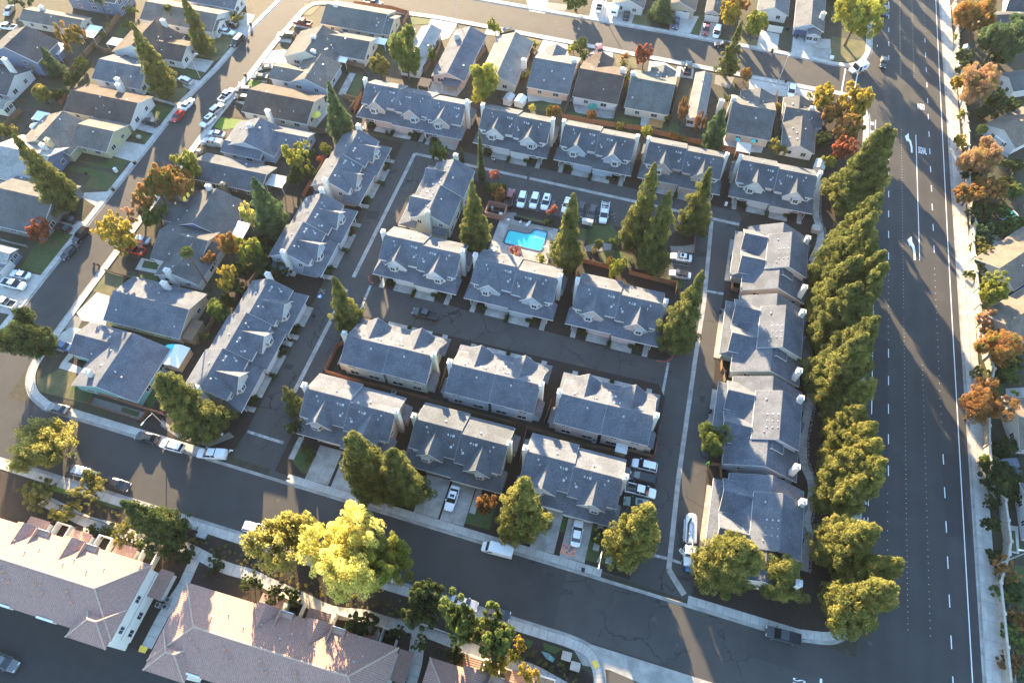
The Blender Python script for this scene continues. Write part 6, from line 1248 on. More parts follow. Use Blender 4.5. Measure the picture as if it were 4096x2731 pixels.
def motorbike(i, fx, fy, rx, ry, label, col):
    f, r = P(i, fx, fy, .5), P(i, rx, ry, .5); c = ((f[0]+r[0])/2, (f[1]+r[1])/2); a = math.atan2(f[1]-r[1], f[0]-r[0]); t = thing('motorcycle', label, 'motorcycle', (*c, .02), a)
    for x in (-.7, .7): wo = obj('wheel', wheelm, t, (x, 0, .33)); wo.scale = (1, .6, 1)
    MB().loft([ring(-.6, .45, .85, .14), ring(0, .4, .8, .2), ring(.35, .5, 1.0, .2), ring(.55, .6, .95, .1)]).build('frame', PAINT[col], t); MB().box(-.65, .0, -.14, .14, .82, .9).build('seat', M_bin, t)
    MB().cyl((.45, -.38, 1.05), (.45, .38, 1.05), .03, n=6).cyl((.7, 0, .33), (.45, 0, 1.05), .05, n=6).build('handlebar', M_metal, t); return t, c, a
motorbike(5, 700, 690, 800, 710, 'dark motorcycle parked under the yellow tree on the left street', 'maroon')
bk, bc, ba = motorbike(2, 1922, 1262, 1893, 1240, 'white and pink motorcycle with a rider in the upper lane', 'white')
# people
def person(label, loc, rz, shirt, legs, skin=(.35, .22, .16), pose='stand', hair=(.02, .016, .014), hat=None):
    t = thing('person', label, 'person', loc, rz); P_ = {}
    sit = pose == 'ride'; bend = pose == 'bend'
    hz = .88 if not sit else .92; tx = .05 if not sit else .22
    if bend: tx = .55
    neck = (tx, 0, hz+(.56 if not bend else .22)); head = (tx+(.02 if not bend else .16), 0, neck[2]+(.2 if not bend else .06))
    J = {'pel': ((0, 0, hz), .15), 'chest': ((tx*.7, 0, hz+.38*(1 if not bend else .55)), .17), 'neck': (neck, .065), 'head': (head, .105), 'crown': ((head[0]+.01, 0, head[2]+.1), .08)}
    E = [('pel', 'chest'), ('chest', 'neck'), ('neck', 'head'), ('head', 'crown')]
    for s, n in ((1, 'l'), (-1, 'r')):
        sh = (tx*.9, s*.2, neck[2]-.08); el = (tx+.1+(.18 if sit else .02), s*.3, sh[2]-.24); ha = (tx+(.5 if sit else .22 if not bend else .3), s*.26, el[2]-(.05 if sit else .24))
        hp = (0, s*.1, hz-.05); kn = ((.35 if sit else .06*s), s*(.2 if sit else .12), hz-.45 if not sit else .72); an = ((.1 if sit else -.08*s), s*(.22 if sit else .12), .09 if not sit else .3)
        for k, p, r in (('sh', sh, .075), ('el', el, .05), ('ha', ha, .04), ('hp', hp, .1), ('kn', kn, .065), ('an', an, .045), ('to', (an[0]+.17, an[1], an[2]-.04), .04)): J[k+n] = (p, r)
        E += [('chest', 'sh'+n), ('sh'+n, 'el'+n), ('el'+n, 'ha'+n), ('pel', 'hp'+n), ('hp'+n, 'kn'+n), ('kn'+n, 'an'+n), ('an'+n, 'to'+n)]
    names = list(J); me = bpy.data.meshes.new('body'); me.from_pydata([J[k][0] for k in names], [(names.index(a), names.index(b)) for a, b in E], [])
    o = obj('tmp', me); md = o.modifiers.new('s', 'SKIN'); ly = me.skin_vertices[0] if me.skin_vertices else None
    if ly is None:
        bpy.context.view_layer.objects.active = o
    for k, n in enumerate(names): me.skin_vertices[0].data[k].radius = (J[n][1],)*2
    me.skin_vertices[0].data[0].use_root = True
    o.modifiers.new('d', 'SUBSURF').levels = 1
    ev = bpy.data.meshes.new_from_object(o.evaluated_get(bpy.context.evaluated_depsgraph_get())); bpy.data.objects.remove(o)
    ms = [mat('shirt_%s' % label[:18], shirt, var=.08), mat('trousers_%s' % label[:18], legs, var=.08), mat('skin_tone', skin, var=.05), mat('hair_dark', hair, var=.1)]
    ev.materials.clear(); [ev.materials.append(m) for m in ms]
    for p in ev.polygons:
        c = p.center; p.use_smooth = True
        dh = (c[0]-head[0])**2+c[1]**2+(c[2]-head[2])**2
        p.material_index = 3 if dh < .05 and (c[2] > head[2]+.03 or c[0] < head[0]-.05) and abs(c[1]) < .16 else 2 if dh < .035 else 1 if c[2] < hz-.02 and abs(c[1]) < .34 and (c[0] < .35 or sit) and c[2] < hz-.03 else 0
    obj('body', ev, t)
    if hat: MB().cyl((head[0], 0, head[2]+.02), (head[0], 0, head[2]+.16), .15, .08, 10).build('helmet', hat, t)
    return t
person('person in white shirt and dark shorts behind the white pickup', (*P(9, 1838, 900), .15), R(200), (.70, .70, .70), (.03, .035, .06), pose='bend')
person('worker in hi-vis green bending at the kerb beside the round dark tree', (*P(11, 1632, 985), .1), R(250), (.25, .62, .06), (.10, .28, .05), pose='bend', skin=(.25, .5, .1))
person('rider in black with white helmet on the motorcycle in the upper lane', (*bc, .02), ba, (.02, .02, .025), (.03, .025, .04), pose='ride', hat=PAINT['white'])
# ================================================================ street furniture and yards
def lampost(i, bx, by, tx, ty, hx, hy, label, j=None):
    h, p = topbase(i, tx, ty, bx, by, j); q = P(i, hx, hy, h-.1); t = thing('street_lamp', label, 'street lamp', (*p, .1), 0, 'street lamps')
    d = np.array((q[0]-p[0], q[1]-p[1])); n = np.linalg.norm(d); d = d/n*min(n, 2.6) if n > .1 else np.array((1.5, 0))
    MB().cyl((0, 0, 0), (0, 0, h), .12, .07, 10).cyl((0, 0, 0), (0, 0, .3), .2, .16, 10).build('pole', M_metal, t)
    MB().cyl((0, 0, h-.35), (d[0]*.5, d[1]*.5, h+.1), .05, n=8).cyl((d[0]*.5, d[1]*.5, h+.1), (d[0], d[1], h+.15), .045, n=8).build('arm', M_metal, t)
    e = d/np.linalg.norm(d); MB().cyl((d[0]-e[0]*.1, d[1]-e[1]*.1, h+.15), (d[0]+e[0]*.7, d[1]+e[1]*.7, h+.13), .12, .16, 10).build('lamp_head', M_lamp, t)
lampost(9, 1310, 700, 1190, 590, 1130, 670, 'street lamp beside the red fence on the near street'); lampost(15, 752, 608, 800, 538, 778, 645, 'street lamp on the lawn beside the chalk drawing driveway'); lampost(1, 1572, 610, 1487, 432, 1535, 433, 'street lamp on the left street'); lampost(2, 1622, 188, 1606, -10, 1590, -15, 'street lamp on the far street near the top edge'); lampost(4, 230, 668, 303, 452, 306, 450, 'street lamp over the far street near the wide road'); lampost(3, 822, 145, 838, -10, 830, 20, 'lamp post beside the camper trailer')
tp = P(16, 1905, 655); lt = thing('street_lamp', 'tall street lamp beyond the pavement of the wide road at the lower right', 'street lamp', (*tp, .1), 0, 'street lamps')
MB().cyl((0, 0, 0), (0, 0, 10.5), .15, .08, 10).build('pole', M_metal, lt); MB().cyl((0, 0, 10.3), (-1.2, -.2, 10.9), .05, n=8).build('arm', M_metal, lt); MB().cyl((-1.1, -.2, 10.9), (-1.9, -.3, 10.9), .12, .17, 10).build('lamp_head', M_lamp, lt)
binm = MB().loft([[(-.24, -.26, .08), (.24, -.26, .08), (.24, .26, .08), (-.24, .26, .08)], [(-.3, -.33, .95), (.3, -.33, .95), (.3, .33, .95), (-.3, .33, .95)]]).mesh('bin_body', M_bin)
lidm = MB().hexa([(-.33, -.36, .95), (.33, -.36, .95), (.33, .38, .95), (-.33, .38, .95), (-.28, -.3, 1.05), (.28, -.3, 1.05), (.28, .33, 1.08), (-.28, .33, 1.08)]).mesh('lid', M_bin); bwm = MB().cyl((-.3, .3, .12), (.3, .3, .12), .12, n=8).mesh('wheels', M_rubber)
def bin_(i, x, y, label, z=.12, rz=0):
    t = thing('wheelie_bin', label, 'bin', (*P(i, x, y), z), rz, 'wheelie bins'); obj('bin_body', binm, t); obj('lid', lidm, t); obj('wheels', bwm, t)
for i, x, y, l in ((1, 1968, 205, 'dark bin at the kerb near the top of the left street'), (1, 1928, 605, 'dark bin at the right kerb of the left street'), (1, 1062, 1290, 'dark bin at the kerb by the stone-edged garden'), (5, 892, 128, 'dark bin under the pole on the left street'), (15, 648, 690, 'dark bin at the kerb left of the pale asphalt'), (11, 1643, 590, 'dark bin beside the right lane'), (6, 500, 1112, 'dark bin in the left lane'), (3, 2128, 415, 'dark bin on the far pavement'), (4, 178, 418, 'dark bin at the far kerb'), (4, 285, 650, 'dark bin on the near side of the far street'), (2, 1075, 1055, 'dark bin on a driveway of the three-unit townhouse'), (2, 762, 580, 'dark bin behind the warm grey house'), (4, 370, 305, 'dark bin between the navy garage doors'), (7, 1725, 1085, 'dark bin by the third gap of the right column'), (4, 298, 240, 'dark bin beside the white garage on the far street'), (3, 1620, 160, 'left dark bin behind the maroon pickup'), (3, 1648, 165, 'right dark bin behind the maroon pickup'), (7, 1810, 665, 'dark bin at the first house of the right column'), (5, 680, 2, 'dark bin at the lawn of the left street')): bin_(i, x, y, l)
# fences
def fence(pts, label, h=1.75, m=None, panel=2.4, rail=False):
    m = m or M_fence; q = resample(pts, panel); o = thing('fence', label, 'fence', (*q[0], 0), 0, 'fences'); ox, oy = q[0]
    for k in range(len(q)):
        x, y = q[k][0]-ox, q[k][1]-oy; MB().box(x-.06, x+.06, y-.06, y+.06, 0, h+.08).build('post', m, o)
        if k < len(q)-1:
            a = np.array(q[k])-(ox, oy); b = np.array(q[k+1])-(ox, oy); d = (b-a)/np.linalg.norm(b-a); n = np.array((-d[1], d[0]))*.025; a = a+d*.07; b = b-d*.07
            c = [a-n, b-n, b+n, a+n]; MB().hexa([(*p, .08) for p in c]+[(*p, h) for p in c]).build('panel', m, o)
F = [(PL(1, 960, 110, 870, 240, 760, 360, 640, 490, 560, 590), 'long wooden fence behind the houses at the upper left', 1.8, None), (PL(1, 735, 365, 830, 420, 950, 425), 'wooden fence beside the grey house with the red door', 1.7, None), (PL(1, 430, 730, 520, 760, 480, 830), 'reddish fence beside the brown-roofed house', 1.6, M_fence_r), (PL(1, 180, 880, 40, 1010), 'dark fence at the left edge', 1.6, None),
 (PL(2, 820, 48, 1110, 85, 1250, 125, 1205, 205), 'red-brown fence of the corner house at the far street', 1.7, M_fence_r), (PL(2, 730, 775, 850, 800, 790, 880), 'wooden fence corner left of the three-unit townhouse', 1.7, None), (PL(2, 820, 890, 860, 800, 880, 760), 'orange-lit fence at the end of the three-unit townhouse', 1.7, M_fence_r), (PL(2, 0, 905, 250, 985, 440, 1020, 640, 1060), 'grey fence below the brown-roofed house', 1.6, None), (PL(2, 760, 505, 900, 545), 'fence behind the grey house with cream gable', 1.6, None),
 (PL(2, 600, 1260, 540, 1360, 480, 1450, 420, 1560), 'reddish fence behind the uppermost left townhouse', 1.7, M_fence_r), (PL(6, 130, 690, 20, 860), 'fence behind the middle left townhouse', 1.7, None), (PL(5, 1560, 1330, 1640, 1230, 1720, 1080, 1800, 950), 'fence behind the long left townhouse', 1.7, None),
 (PL(3, 1020, 560, 900, 880, 880, 990), 'fence between the brown house and the grey-green house', 1.7, None), (PL(3, 630, 560, 560, 760, 500, 900), 'fence left of the brown house', 1.7, None), (PL(3, 1420, 540, 1370, 800, 1320, 1000), 'fence right of the grey-green house', 1.7, None), (PL(3, 1790, 780, 1760, 960), 'fence right of the light grey long house', 1.7, None), (PL(3, 480, 930, 900, 1000, 1080, 1020, 1330, 1080, 1760, 1180, 1900, 1215), 'long fence behind the mottled townhouses', 1.7, M_fence_r), (PL(4, 215, 740, 200, 950, 190, 1110), 'fence between the two grey houses near the wide road', 1.7, None), (PL(3, 1760, 1200, 1840, 1215, 1890, 1270), 'red-brown fence left of the upper right townhouse', 1.7, M_fence_r),
 (PL(2, 1370, 580, 1480, 410, 1500, 330), 'fence left of the long pink gabled house', 1.7, None), (PL(2, 1700, 590, 1850, 400), 'fence right of the long pink gabled house', 1.6, None), (PL(2, 1740, 790, 1840, 810), 'orange-lit fence beside the large lime tree', 1.7, M_fence_r),
 (PL(9, 735, 435, 940, 500, 1130, 560, 1300, 615), 'red fence along the black deck of the teal house', 1.6, M_fence_r), (PL(9, 700, 525, 1110, 655), 'low red fence along the near street pavement', .7, M_fence_r), (PL(9, 1110, 655, 1160, 585), 'short red fence at the street lamp', .9, M_fence_r), (PL(9, 700, 525, 735, 480), 'short red fence below the teal house lawn', .8, M_fence_r),
 (PL(7, 640, 690, 740, 710, 880, 745), 'red wooden fence behind the oval lawn', 1.7, M_fence_r), (PL(7, 1010, 780, 1200, 830, 1380, 870, 1370, 940), 'red-brown fence behind the right end of the middle row', 1.7, M_fence_r), (PL(7, 490, 740, 580, 760, 590, 800), 'orange fence below the pointed redwood', 1.7, M_fence_r),
 (PL(10, 745, 50, 690, 80, 640, 190, 600, 270), 'red fence at the end of the first house seen from behind', 1.7, M_fence_r), (PL(10, 600, 280, 740, 325, 880, 360), 'orange-lit fence behind the near row by the left entrance', 1.7, M_fence_r), (PL(10, 880, 365, 1050, 400, 1240, 455, 1400, 495), 'dark fence between the near row and the row seen from behind', 1.7, None), (PL(10, 1490, 420, 1540, 250), 'dark fence between two back yards', 1.7, None), (PL(10, 1400, 500, 1700, 590, 2080, 690), 'brown fence behind the mottled sage townhouse', 1.7, None), (PL(11, 210, 720, 450, 790, 640, 850, 900, 900), 'dark fence behind the pink back wall', 1.7, None), (PL(11, 210, 715, 180, 850, 150, 1000), 'reddish fence between two near row houses', 1.7, M_fence_r), (PL(11, 340, 690, 400, 510), 'dark fence in the gap of the back row', 1.7, None), (PL(11, 1010, 890, 1200, 945, 1230, 760, 1240, 700), 'dark fence round the yard by the right lane', 1.5, None),
 (PL(5, 20, 520, 110, 545, 220, 570), 'wire fence on the lawn at the left edge', 1.0, M_grey), (PL(1, 1090, 760, 1300, 810, 1390, 840), 'wire fence in front of the leaning conifer', 1.0, M_grey), (PL(5, 830, 755, 980, 800, 1120, 840), 'thin fence across the dry lawn', .9, M_fence), (PL(5, 980, 800, 975, 900), 'thin fence down the dry lawn', .9, M_fence),
 (PL(7, 700, 400, 690, 470, 660, 555), 'black metal fence beside the pool lawn', 1.3, M_bin), (PL(7, 110, 345, 200, 365, 350, 405), 'black metal fence above the pool', 1.2, M_bin),
 (PL(7, 1810, 790, 1815, 910, 1860, 920), 'red-brown patio fence of the first long townhouse', 1.6, M_fence_r), (PL(7, 1725, 1400, 1730, 1540, 1760, 1560), 'dark patio fence of the second long townhouse', 1.6, None), (PL(11, 1740, 260, 1755, 360), 'lit patio fence above the third long townhouse', 1.6, M_fence), (PL(11, 1650, 1000, 1720, 1010, 1725, 1110), 'dark patio fence above the last long townhouse', 1.6, None),
 (PL(15, 0, 1310, 200, 1390, 450, 1470, 700, 1550), 'low dark rail fence along the apartment garden', .7, M_bin), (PL(13, 380, 130, 560, 230, 800, 310, 960, 370), 'low dark rail fence at the left of the apartment garden', .6, M_bin), (PL(14, 960, 1010, 1250, 1090, 1560, 1190, 1900, 1300), 'low dark rail fence by the three round trees', .6, M_bin),
 (PL(4, 1990, 1480, 2080, 1330, 2156, 1290), 'brown fence beyond the wall below the white gable house', 1.6, None), (PL(16, 1990, 700, 2020, 1000, 2060, 1560), 'grey rail fence behind the sound wall at the lower right', 1.2, M_grey)]
for pts, l, h, m in F: fence(pts, l, h, m)
# masonry sound wall along the wide road
wall_pts = PL(4, 1590, 60, 1620, 180, 1610, 420, 1640, 640, 1660, 860, 1690, 1080, 1690, 1300)+PL(8, 1700, 140, 1740, 420, 1720, 560, 1745, 800, 1770, 1050, 1800, 1330)+PL(12, 1880, 280, 1840, 460, 1838, 860, 1855, 1050, 1865, 1180, 1960, 1300)+PL(16, 2000, 480, 1985, 580, 1920, 800, 1945, 1040, 1970, 1300, 1995, 1568)
wall_pts = [p for p in wall_pts]
sw = thing('sound_wall', 'pale masonry sound wall with square piers along the wide road', 'wall', (*wall_pts[0], 0)); ox, oy = wall_pts[0]
q = resample(wall_pts, 4.6)
for k in range(len(q)-1):
    a = np.array(q[k])-(ox, oy); b = np.array(q[k+1])-(ox, oy); d = (b-a)/np.linalg.norm(b-a); n = np.array((-d[1], d[0]))
    c = [a-n*.13, b-n*.13, b+n*.13, a+n*.13]; MB().hexa([(*p, 0) for p in c]+[(*p, 2.1) for p in c]).build('panel', M_stone, sw)
    c = [a-n*.2, b-n*.2, b+n*.2, a+n*.2]; MB().hexa([(*p, 2.1) for p in c]+[(*p, 2.22) for p in c]).build('coping', M_stone, sw)
    MB().box(a[0]-.28, a[0]+.28, a[1]-.28, a[1]+.28, 0, 2.4).build('pier', M_stone, sw)
# swimming pool of the complex
pool = thing('swimming_pool', 'turquoise L-shaped swimming pool with dark blue tiled edge', 'pool', (-26.3, 106, .1))
pp = [(-30.7, 107.4), (-30.3, 107.9), (-26.4, 107.9), (-25.2, 108.3), (-24.7, 109.4), (-24.2, 109.8), (-21.8, 109.8), (-21.4, 109.4), (-21.4, 104.2), (-21.8, 103.7), (-30.4, 103.7), (-30.8, 104.1)]
pl = [(x+26.3, y-106) for x, y in pp]; cen = np.mean(pl, axis=0); M_cop = mat('pool_tile_edge', (.06, .075, .13), var=.2, scale=6)
wm_ = mat('pool_water', (.05, .47, .47), rough=.2, var=.04, scale=1.2, spec=.12)
sheet('water', pl, .085, wm_, pool)
mb = MB(); cl = pl+[pl[0]]
for k in range(len(pl)):
    a, b = np.array(cl[k]), np.array(cl[k+1]); d = b-a; d = d/np.linalg.norm(d); n = np.array((-d[1], d[0]))
    a2, b2 = a-d*.12, b+d*.12; mb.hexa([(*(a2-n*.05), 0), (*(b2-n*.05), 0), (*(b2+n*.32), 0), (*(a2+n*.32), 0), (*(a2-n*.05), .12+.001*k), (*(b2-n*.05), .12+.001*k), (*(b2+n*.32), .12+.001*k), (*(a2+n*.32), .12+.001*k)])
mb.build('coping', M_cop, pool)
for k in range(3): MB().box(1.9+.12*k, 4.75, 3.35-k*.75, 3.42-k*.75, .07, .092).build('step_edge', M_cop, pool)
MB().box(2.0, 4.8, 1.4, 3.7, .0, .088).build('shallow_steps', mat('pool_steps', (.16, .56, .62), rough=.05, var=.05), pool)
def rails(x, y, l):
    m = MB(); [m.cyl((x+d, y, 0), (x+d, y, .85), .03, n=6).cyl((x+d, y, .85), (x+d, y+.7, .5), .03, n=6) for d in (-.3, .3)]; m.build('handrail', M_metal, pool)
rails(3.3, 3.7, ''); rails(-3.4, -2.4, '')
M_plw = mat('white_plastic', (.66, .66, .65), rough=.5, var=.04)
def lounger(i, x, y, rz, l):
    t = thing('lounger', l, 'lounger', (*P(i, x, y), .14), rz, 'pool loungers'); MB().box(-.9, .35, -.3, .3, .32, .37).build('seat', M_plw, t); MB().hexa([(.35, -.3, .32), (.9, -.3, .62), (.9, .3, .62), (.35, .3, .32), (.35, -.3, .37), (.88, -.3, .67), (.88, .3, .67), (.35, .3, .37)]).build('backrest', M_plw, t)
    for a, b in ((-.8, -.27), (-.8, .27), (.3, -.27), (.3, .27)): MB().box(a-.03, a+.03, b-.03, b+.03, 0, .32).build('leg', M_plw, t)
lounger(7, 222, 390, R(70), 'white lounger above the pool'); lounger(6, 1925, 590, R(60), 'white lounger at the lower left of the pool')
def chair(i, x, y, rz, l, m=None):
    m = m or M_plw; t = thing('chair', l, 'chair', (*P(i, x, y), .14), rz, 'garden chairs'); MB().box(-.28, .28, -.28, .28, .4, .45).build('seat', m, t); MB().box(.24, .3, -.28, .28, .45, .95).build('backrest', m, t)
    for a in (-.24, .24):
        for b in (-.24, .24): MB().box(a-.03, a+.03, b-.03, b+.03, 0, .4).build('leg', m, t)
chair(7, 158, 380, R(30), 'white chair above the pool'); chair(7, 352, 577, R(-60), 'white chair right of the pool'); M_gc = mat('green_plastic', (.16, .30, .10), var=.1); M_tc = mat('teal_plastic', (.05, .28, .32), var=.1)
chair(9, 905, 405, R(40), 'green chair on the black deck', M_gc); chair(9, 940, 415, R(80), 'grey chair on the black deck, beside the green chair', M_grey); chair(9, 1030, 442, R(60), 'grey chair on the black deck, nearest the lawn', M_grey); chair(9, 1018, 512, R(120), 'teal chair on the black deck', M_tc); chair(9, 1080, 530, R(100), 'teal chair at the deck corner', M_tc); chair(9, 1250, 225, R(30), 'lime chair by the white-roofed shed', M_gc)
def rtable(i, x, y, l, r=.35, m=None):
    t = thing('round_table', l, 'table', (*P(i, x, y), .14), 0, 'round garden tables'); MB().cyl((0, 0, .62), (0, 0, .66), r, n=14).build('table_top', m or M_plw, t); MB().cyl((0, 0, 0), (0, 0, .62), .05, n=6).build('leg', m or M_plw, t)
rtable(7, 65, 365, 'small white round table above the pool'); rtable(6, 1898, 588, 'small white round table at the lower left of the pool'); rtable(9, 925, 485, 'small round table on the black deck')
# pump yard by the pool: low red walls round equipment
pu = P(6, 1930, 300); t = thing('pump_yard', 'red-walled open pump yard beside the pool', 'enclosure', (*pu, .1)); M_rw = mat('red_block_wall', (.30, .155, .12), var=.1)
for b in ((-2.4, -2.25, -2, 2), (2.25, 2.4, -2, 2), (-2.25, 2.25, 1.85, 2), (-2.25, 2.25, -2, -1.85)): MB().box(*b, 0, 1.8).build('wall', M_rw, t)
MB().cyl((-1.2, .6, 0), (-1.2, .6, 1.2), .35).build('filter_tank', M_grey, t); MB().box(1.0, 1.8, -1.0, -.3, 0, 1.0).build('heater', M_plw, t); MB().box(-.3, .5, -.2, .5, 0, .6).build('pump', M_bin, t)
t = thing('utility_cabinet', 'pale block of mailboxes below the charcoal sedan', 'cabinet', (*P(7, 682, 390), .1)); MB().box(-1.3, 1.3, -.4, .4, .25, 1.5).build('cabinet_body', M_plw, t); MB().box(-1.4, 1.4, -.5, .5, 1.5, 1.62).build('top', M_trim, t); [MB().box(a-.08, a+.08, -.1, .1, 0, .25).build('leg', M_grey, t) for a in (-.8, .8)]
# parasols, sheds, canopies, patio covers
def parasol(i, x, y, l, col, r=1.5, h=2.4):
    t = thing('parasol', l, 'parasol', (*P(i, x, y, h), .05), 0, 'parasols'); MB().cyl((0, 0, 0), (0, 0, h+.2), .04, n=6).build('pole', M_grey, t); m = MB(); n = 8
    for k in range(n):
        a, b = 2*math.pi*k/n, 2*math.pi*(k+1)/n; m.poly([(0, 0, h+.25), (r*math.cos(a), r*math.sin(a), h-.25), (r*math.cos(b), r*math.sin(b), h-.25)]); m.poly([(r*math.cos(a), r*math.sin(a), h-.25), (r*math.cos(b), r*math.sin(b), h-.25), (r*math.cos(b), r*math.sin(b), h-.4), (r*math.cos(a), r*math.sin(a), h-.4)])
    m.build('canopy', mat('cloth_'+l[:14], col, var=.06), t); MB().cyl((0, 0, 0), (0, 0, .12), .35).build('base', M_grey, t)
parasol(2, 512, 893, 'yellow parasol behind the brown-roofed house', (.68, .56, .10), 1.5); parasol(3, 728, 830, 'dark green parasol on the stamped patio', (.02, .16, .12), 1.35); parasol(5, 1325, 1370, 'turquoise parasol behind the teal corner house', (.06, .50, .58), 1.7); parasol(1, 268, 980, 'white parasol at the left by the olive house', (.62, .62, .60), 1.4); parasol(3, 1865, 1090, 'closed-looking small turquoise parasol', (.07, .42, .42), .7); parasol(3, 1990, 1100, 'small turquoise parasol by the glass door', (.07, .42, .42), .7)
def shed(i, x, y, l, sx, sy, h, rz, rc, wc, tall=.6):
    t = thing('shed', l, 'shed', (*P(i, x, y, h*.5), .05), rz, 'garden sheds and canopies'); MB().box(-sx+.15, sx-.15, -sy+.15, sy-.15, 0, h).build('wall', wc, t); m = MB()
    for s in (-1, 1): m.hexa([(-sx, 0, h+tall-.08), (sx, 0, h+tall-.08), (sx, s*sy, h-.08), (-sx, s*sy, h-.08), (-sx, 0, h+tall), (sx, 0, h+tall), (sx, s*sy, h), (-sx, s*sy, h)])
    for s in (-1, 1): m.poly([(s*(sx-.15), -sy+.15, h-.02), (s*(sx-.15), sy-.15, h-.02), (s*(sx-.15), 0, h+tall-.1)])
    m.build('roof', rc, t); MB().box(sx-.17, sx-.1, -.5, .5, 0, 1.8).build('door', M_grey, t)
M_shr = mat('shed_white_roof', (.60, .60, .59), var=.05); M_shw = mat('shed_wood', (.26, .20, .13), var=.15); M_shg = mat('shed_grey', (.36, .36, .34), var=.1)
shed(5, 1402, 1440, 'wooden shed with white roof behind the teal corner house', 2.6, 1.9, 2.3, R(90), M_shr, M_shw); shed(2, 2030, 785, 'left grey garden shed below the peach house', 1.6, 1.3, 1.9, R(80), M_shg, M_trim); shed(3, 160, 800, 'right white garden shed below the peach house', 1.6, 1.4, 1.9, R(80), M_shr, M_trim); shed(4, 548, 1310, 'round-topped garden shed above the upper right townhouse', 1.8, 1.4, 1.9, R(80), M_shg, M_trim); shed(11, 948, 880, 'white-topped storage shed behind the near row', 1.2, 1.1, 2.1, 0, M_shr, M_shw, .15); shed(5, 1490, 1225, 'dark lean-to shed with slatted roof by the large grey-roofed house', 2.6, 2.4, 2.2, R(90), M_fence, M_shw, .3); shed(4, 1690, 395, 'small blue-grey shed by the sound wall', 1.0, .9, 1.8, R(80), M_shg, M_trim)
def cover(i, x, y, l, sx, sy, h, rz, m, slat=False):
    t = thing('patio_cover', l, 'canopy', (*P(i, x, y, h), .05), rz, 'patio covers'); 
    if slat:
        for k in range(int(sx*2/.28)): MB().box(-sx+.28*k, -sx+.28*k+.15, -sy, sy, h, h+.08).build('slat', m, t)
        for b in (-sy+.2, 0, sy-.2): MB().box(-sx, sx, b-.05, b+.05, h-.12, h).build('beam', m, t)
    else: MB().hexa([(-sx, -sy, h-.1), (sx, -sy, h-.1), (sx, sy, h+.2), (-sx, sy, h+.2), (-sx, -sy, h-.02), (sx, -sy, h-.02), (sx, sy, h+.28), (-sx, sy, h+.28)]).build('roof', m, t)
    for a in (-sx+.1, sx-.1):
        for b in (-sy+.1, sy-.1): MB().box(a-.06, a+.06, b-.06, b+.06, 0, h-.08).build('post', M_trim, t)
cover(2, 213, 1420, 'white slatted patio cover below the open lime tree', 2.4, 2.0, 2.5, 0, M_plw, True); cover(1, 905, 330, 'white slatted patio cover beside the wooden fence', 2.0, 1.7, 2.4, 0, M_plw, True); cover(5, 1872, 430, 'white patio cover behind the blue gabled house', 2.2, 2.4, 2.5, 0, M_plw); cover(2, 1015, 325, 'pale blue patio cover by the corner house', 2.2, 1.3, 2.3, 0, M_plw); cover(2, 730, 470, 'small white patio cover above the fence', 1.3, 1.2, 2.2, 0, M_plw); cover(1, 320, 915, 'white tent canopy at the left by the olive house', 2.0, 1.6, 2.4, 0, M_plw); cover(1, 720, 250, 'white patio cover on the cream gable', 2.2, 2.6, 2.5, 0, M_plw); cover(1, 450, 385, 'white patio roof behind the dark grey house', 2.0, 2.4, 2.6, 0, M_plw)
cover(8, 1965, 705, 'white canopy beyond the wall beside the brown roof', 2.4, 1.9, 2.6, R(48), M_plw); cover(8, 2065, 1140, 'white tent beyond the wall', 2.5, 2.5, 2.6, R(15), M_plw); cover(4, 1985, 1085, 'small white awning on the white gable house', 1.6, 1.0, 2.2, R(-45), M_plw); cover(3, 1910, 1160, 'grey gazebo behind the grey house with turquoise parasols', 1.9, 1.7, 2.3, 0, M_shg); cover(2, 1580, 650, 'shingled patio roof on the long pink gabled house', 2.6, 1.4, 2.4, 0, roofm('slate')); cover(2, 1370, 650, 'tan patio roof left of the barbecue', 1.7, 1.6, 2.3, 0, roofm('tan')); cover(12, 2060, 1010, 'dark blue-grey canopy with bright spots beyond the wall', 1.6, 1.6, 2.3, R(20), roofm('slate')); cover(2, 450, 425, 'small white canopy beside the white chimney', 1.4, .8, 2.3, 0, M_plw)
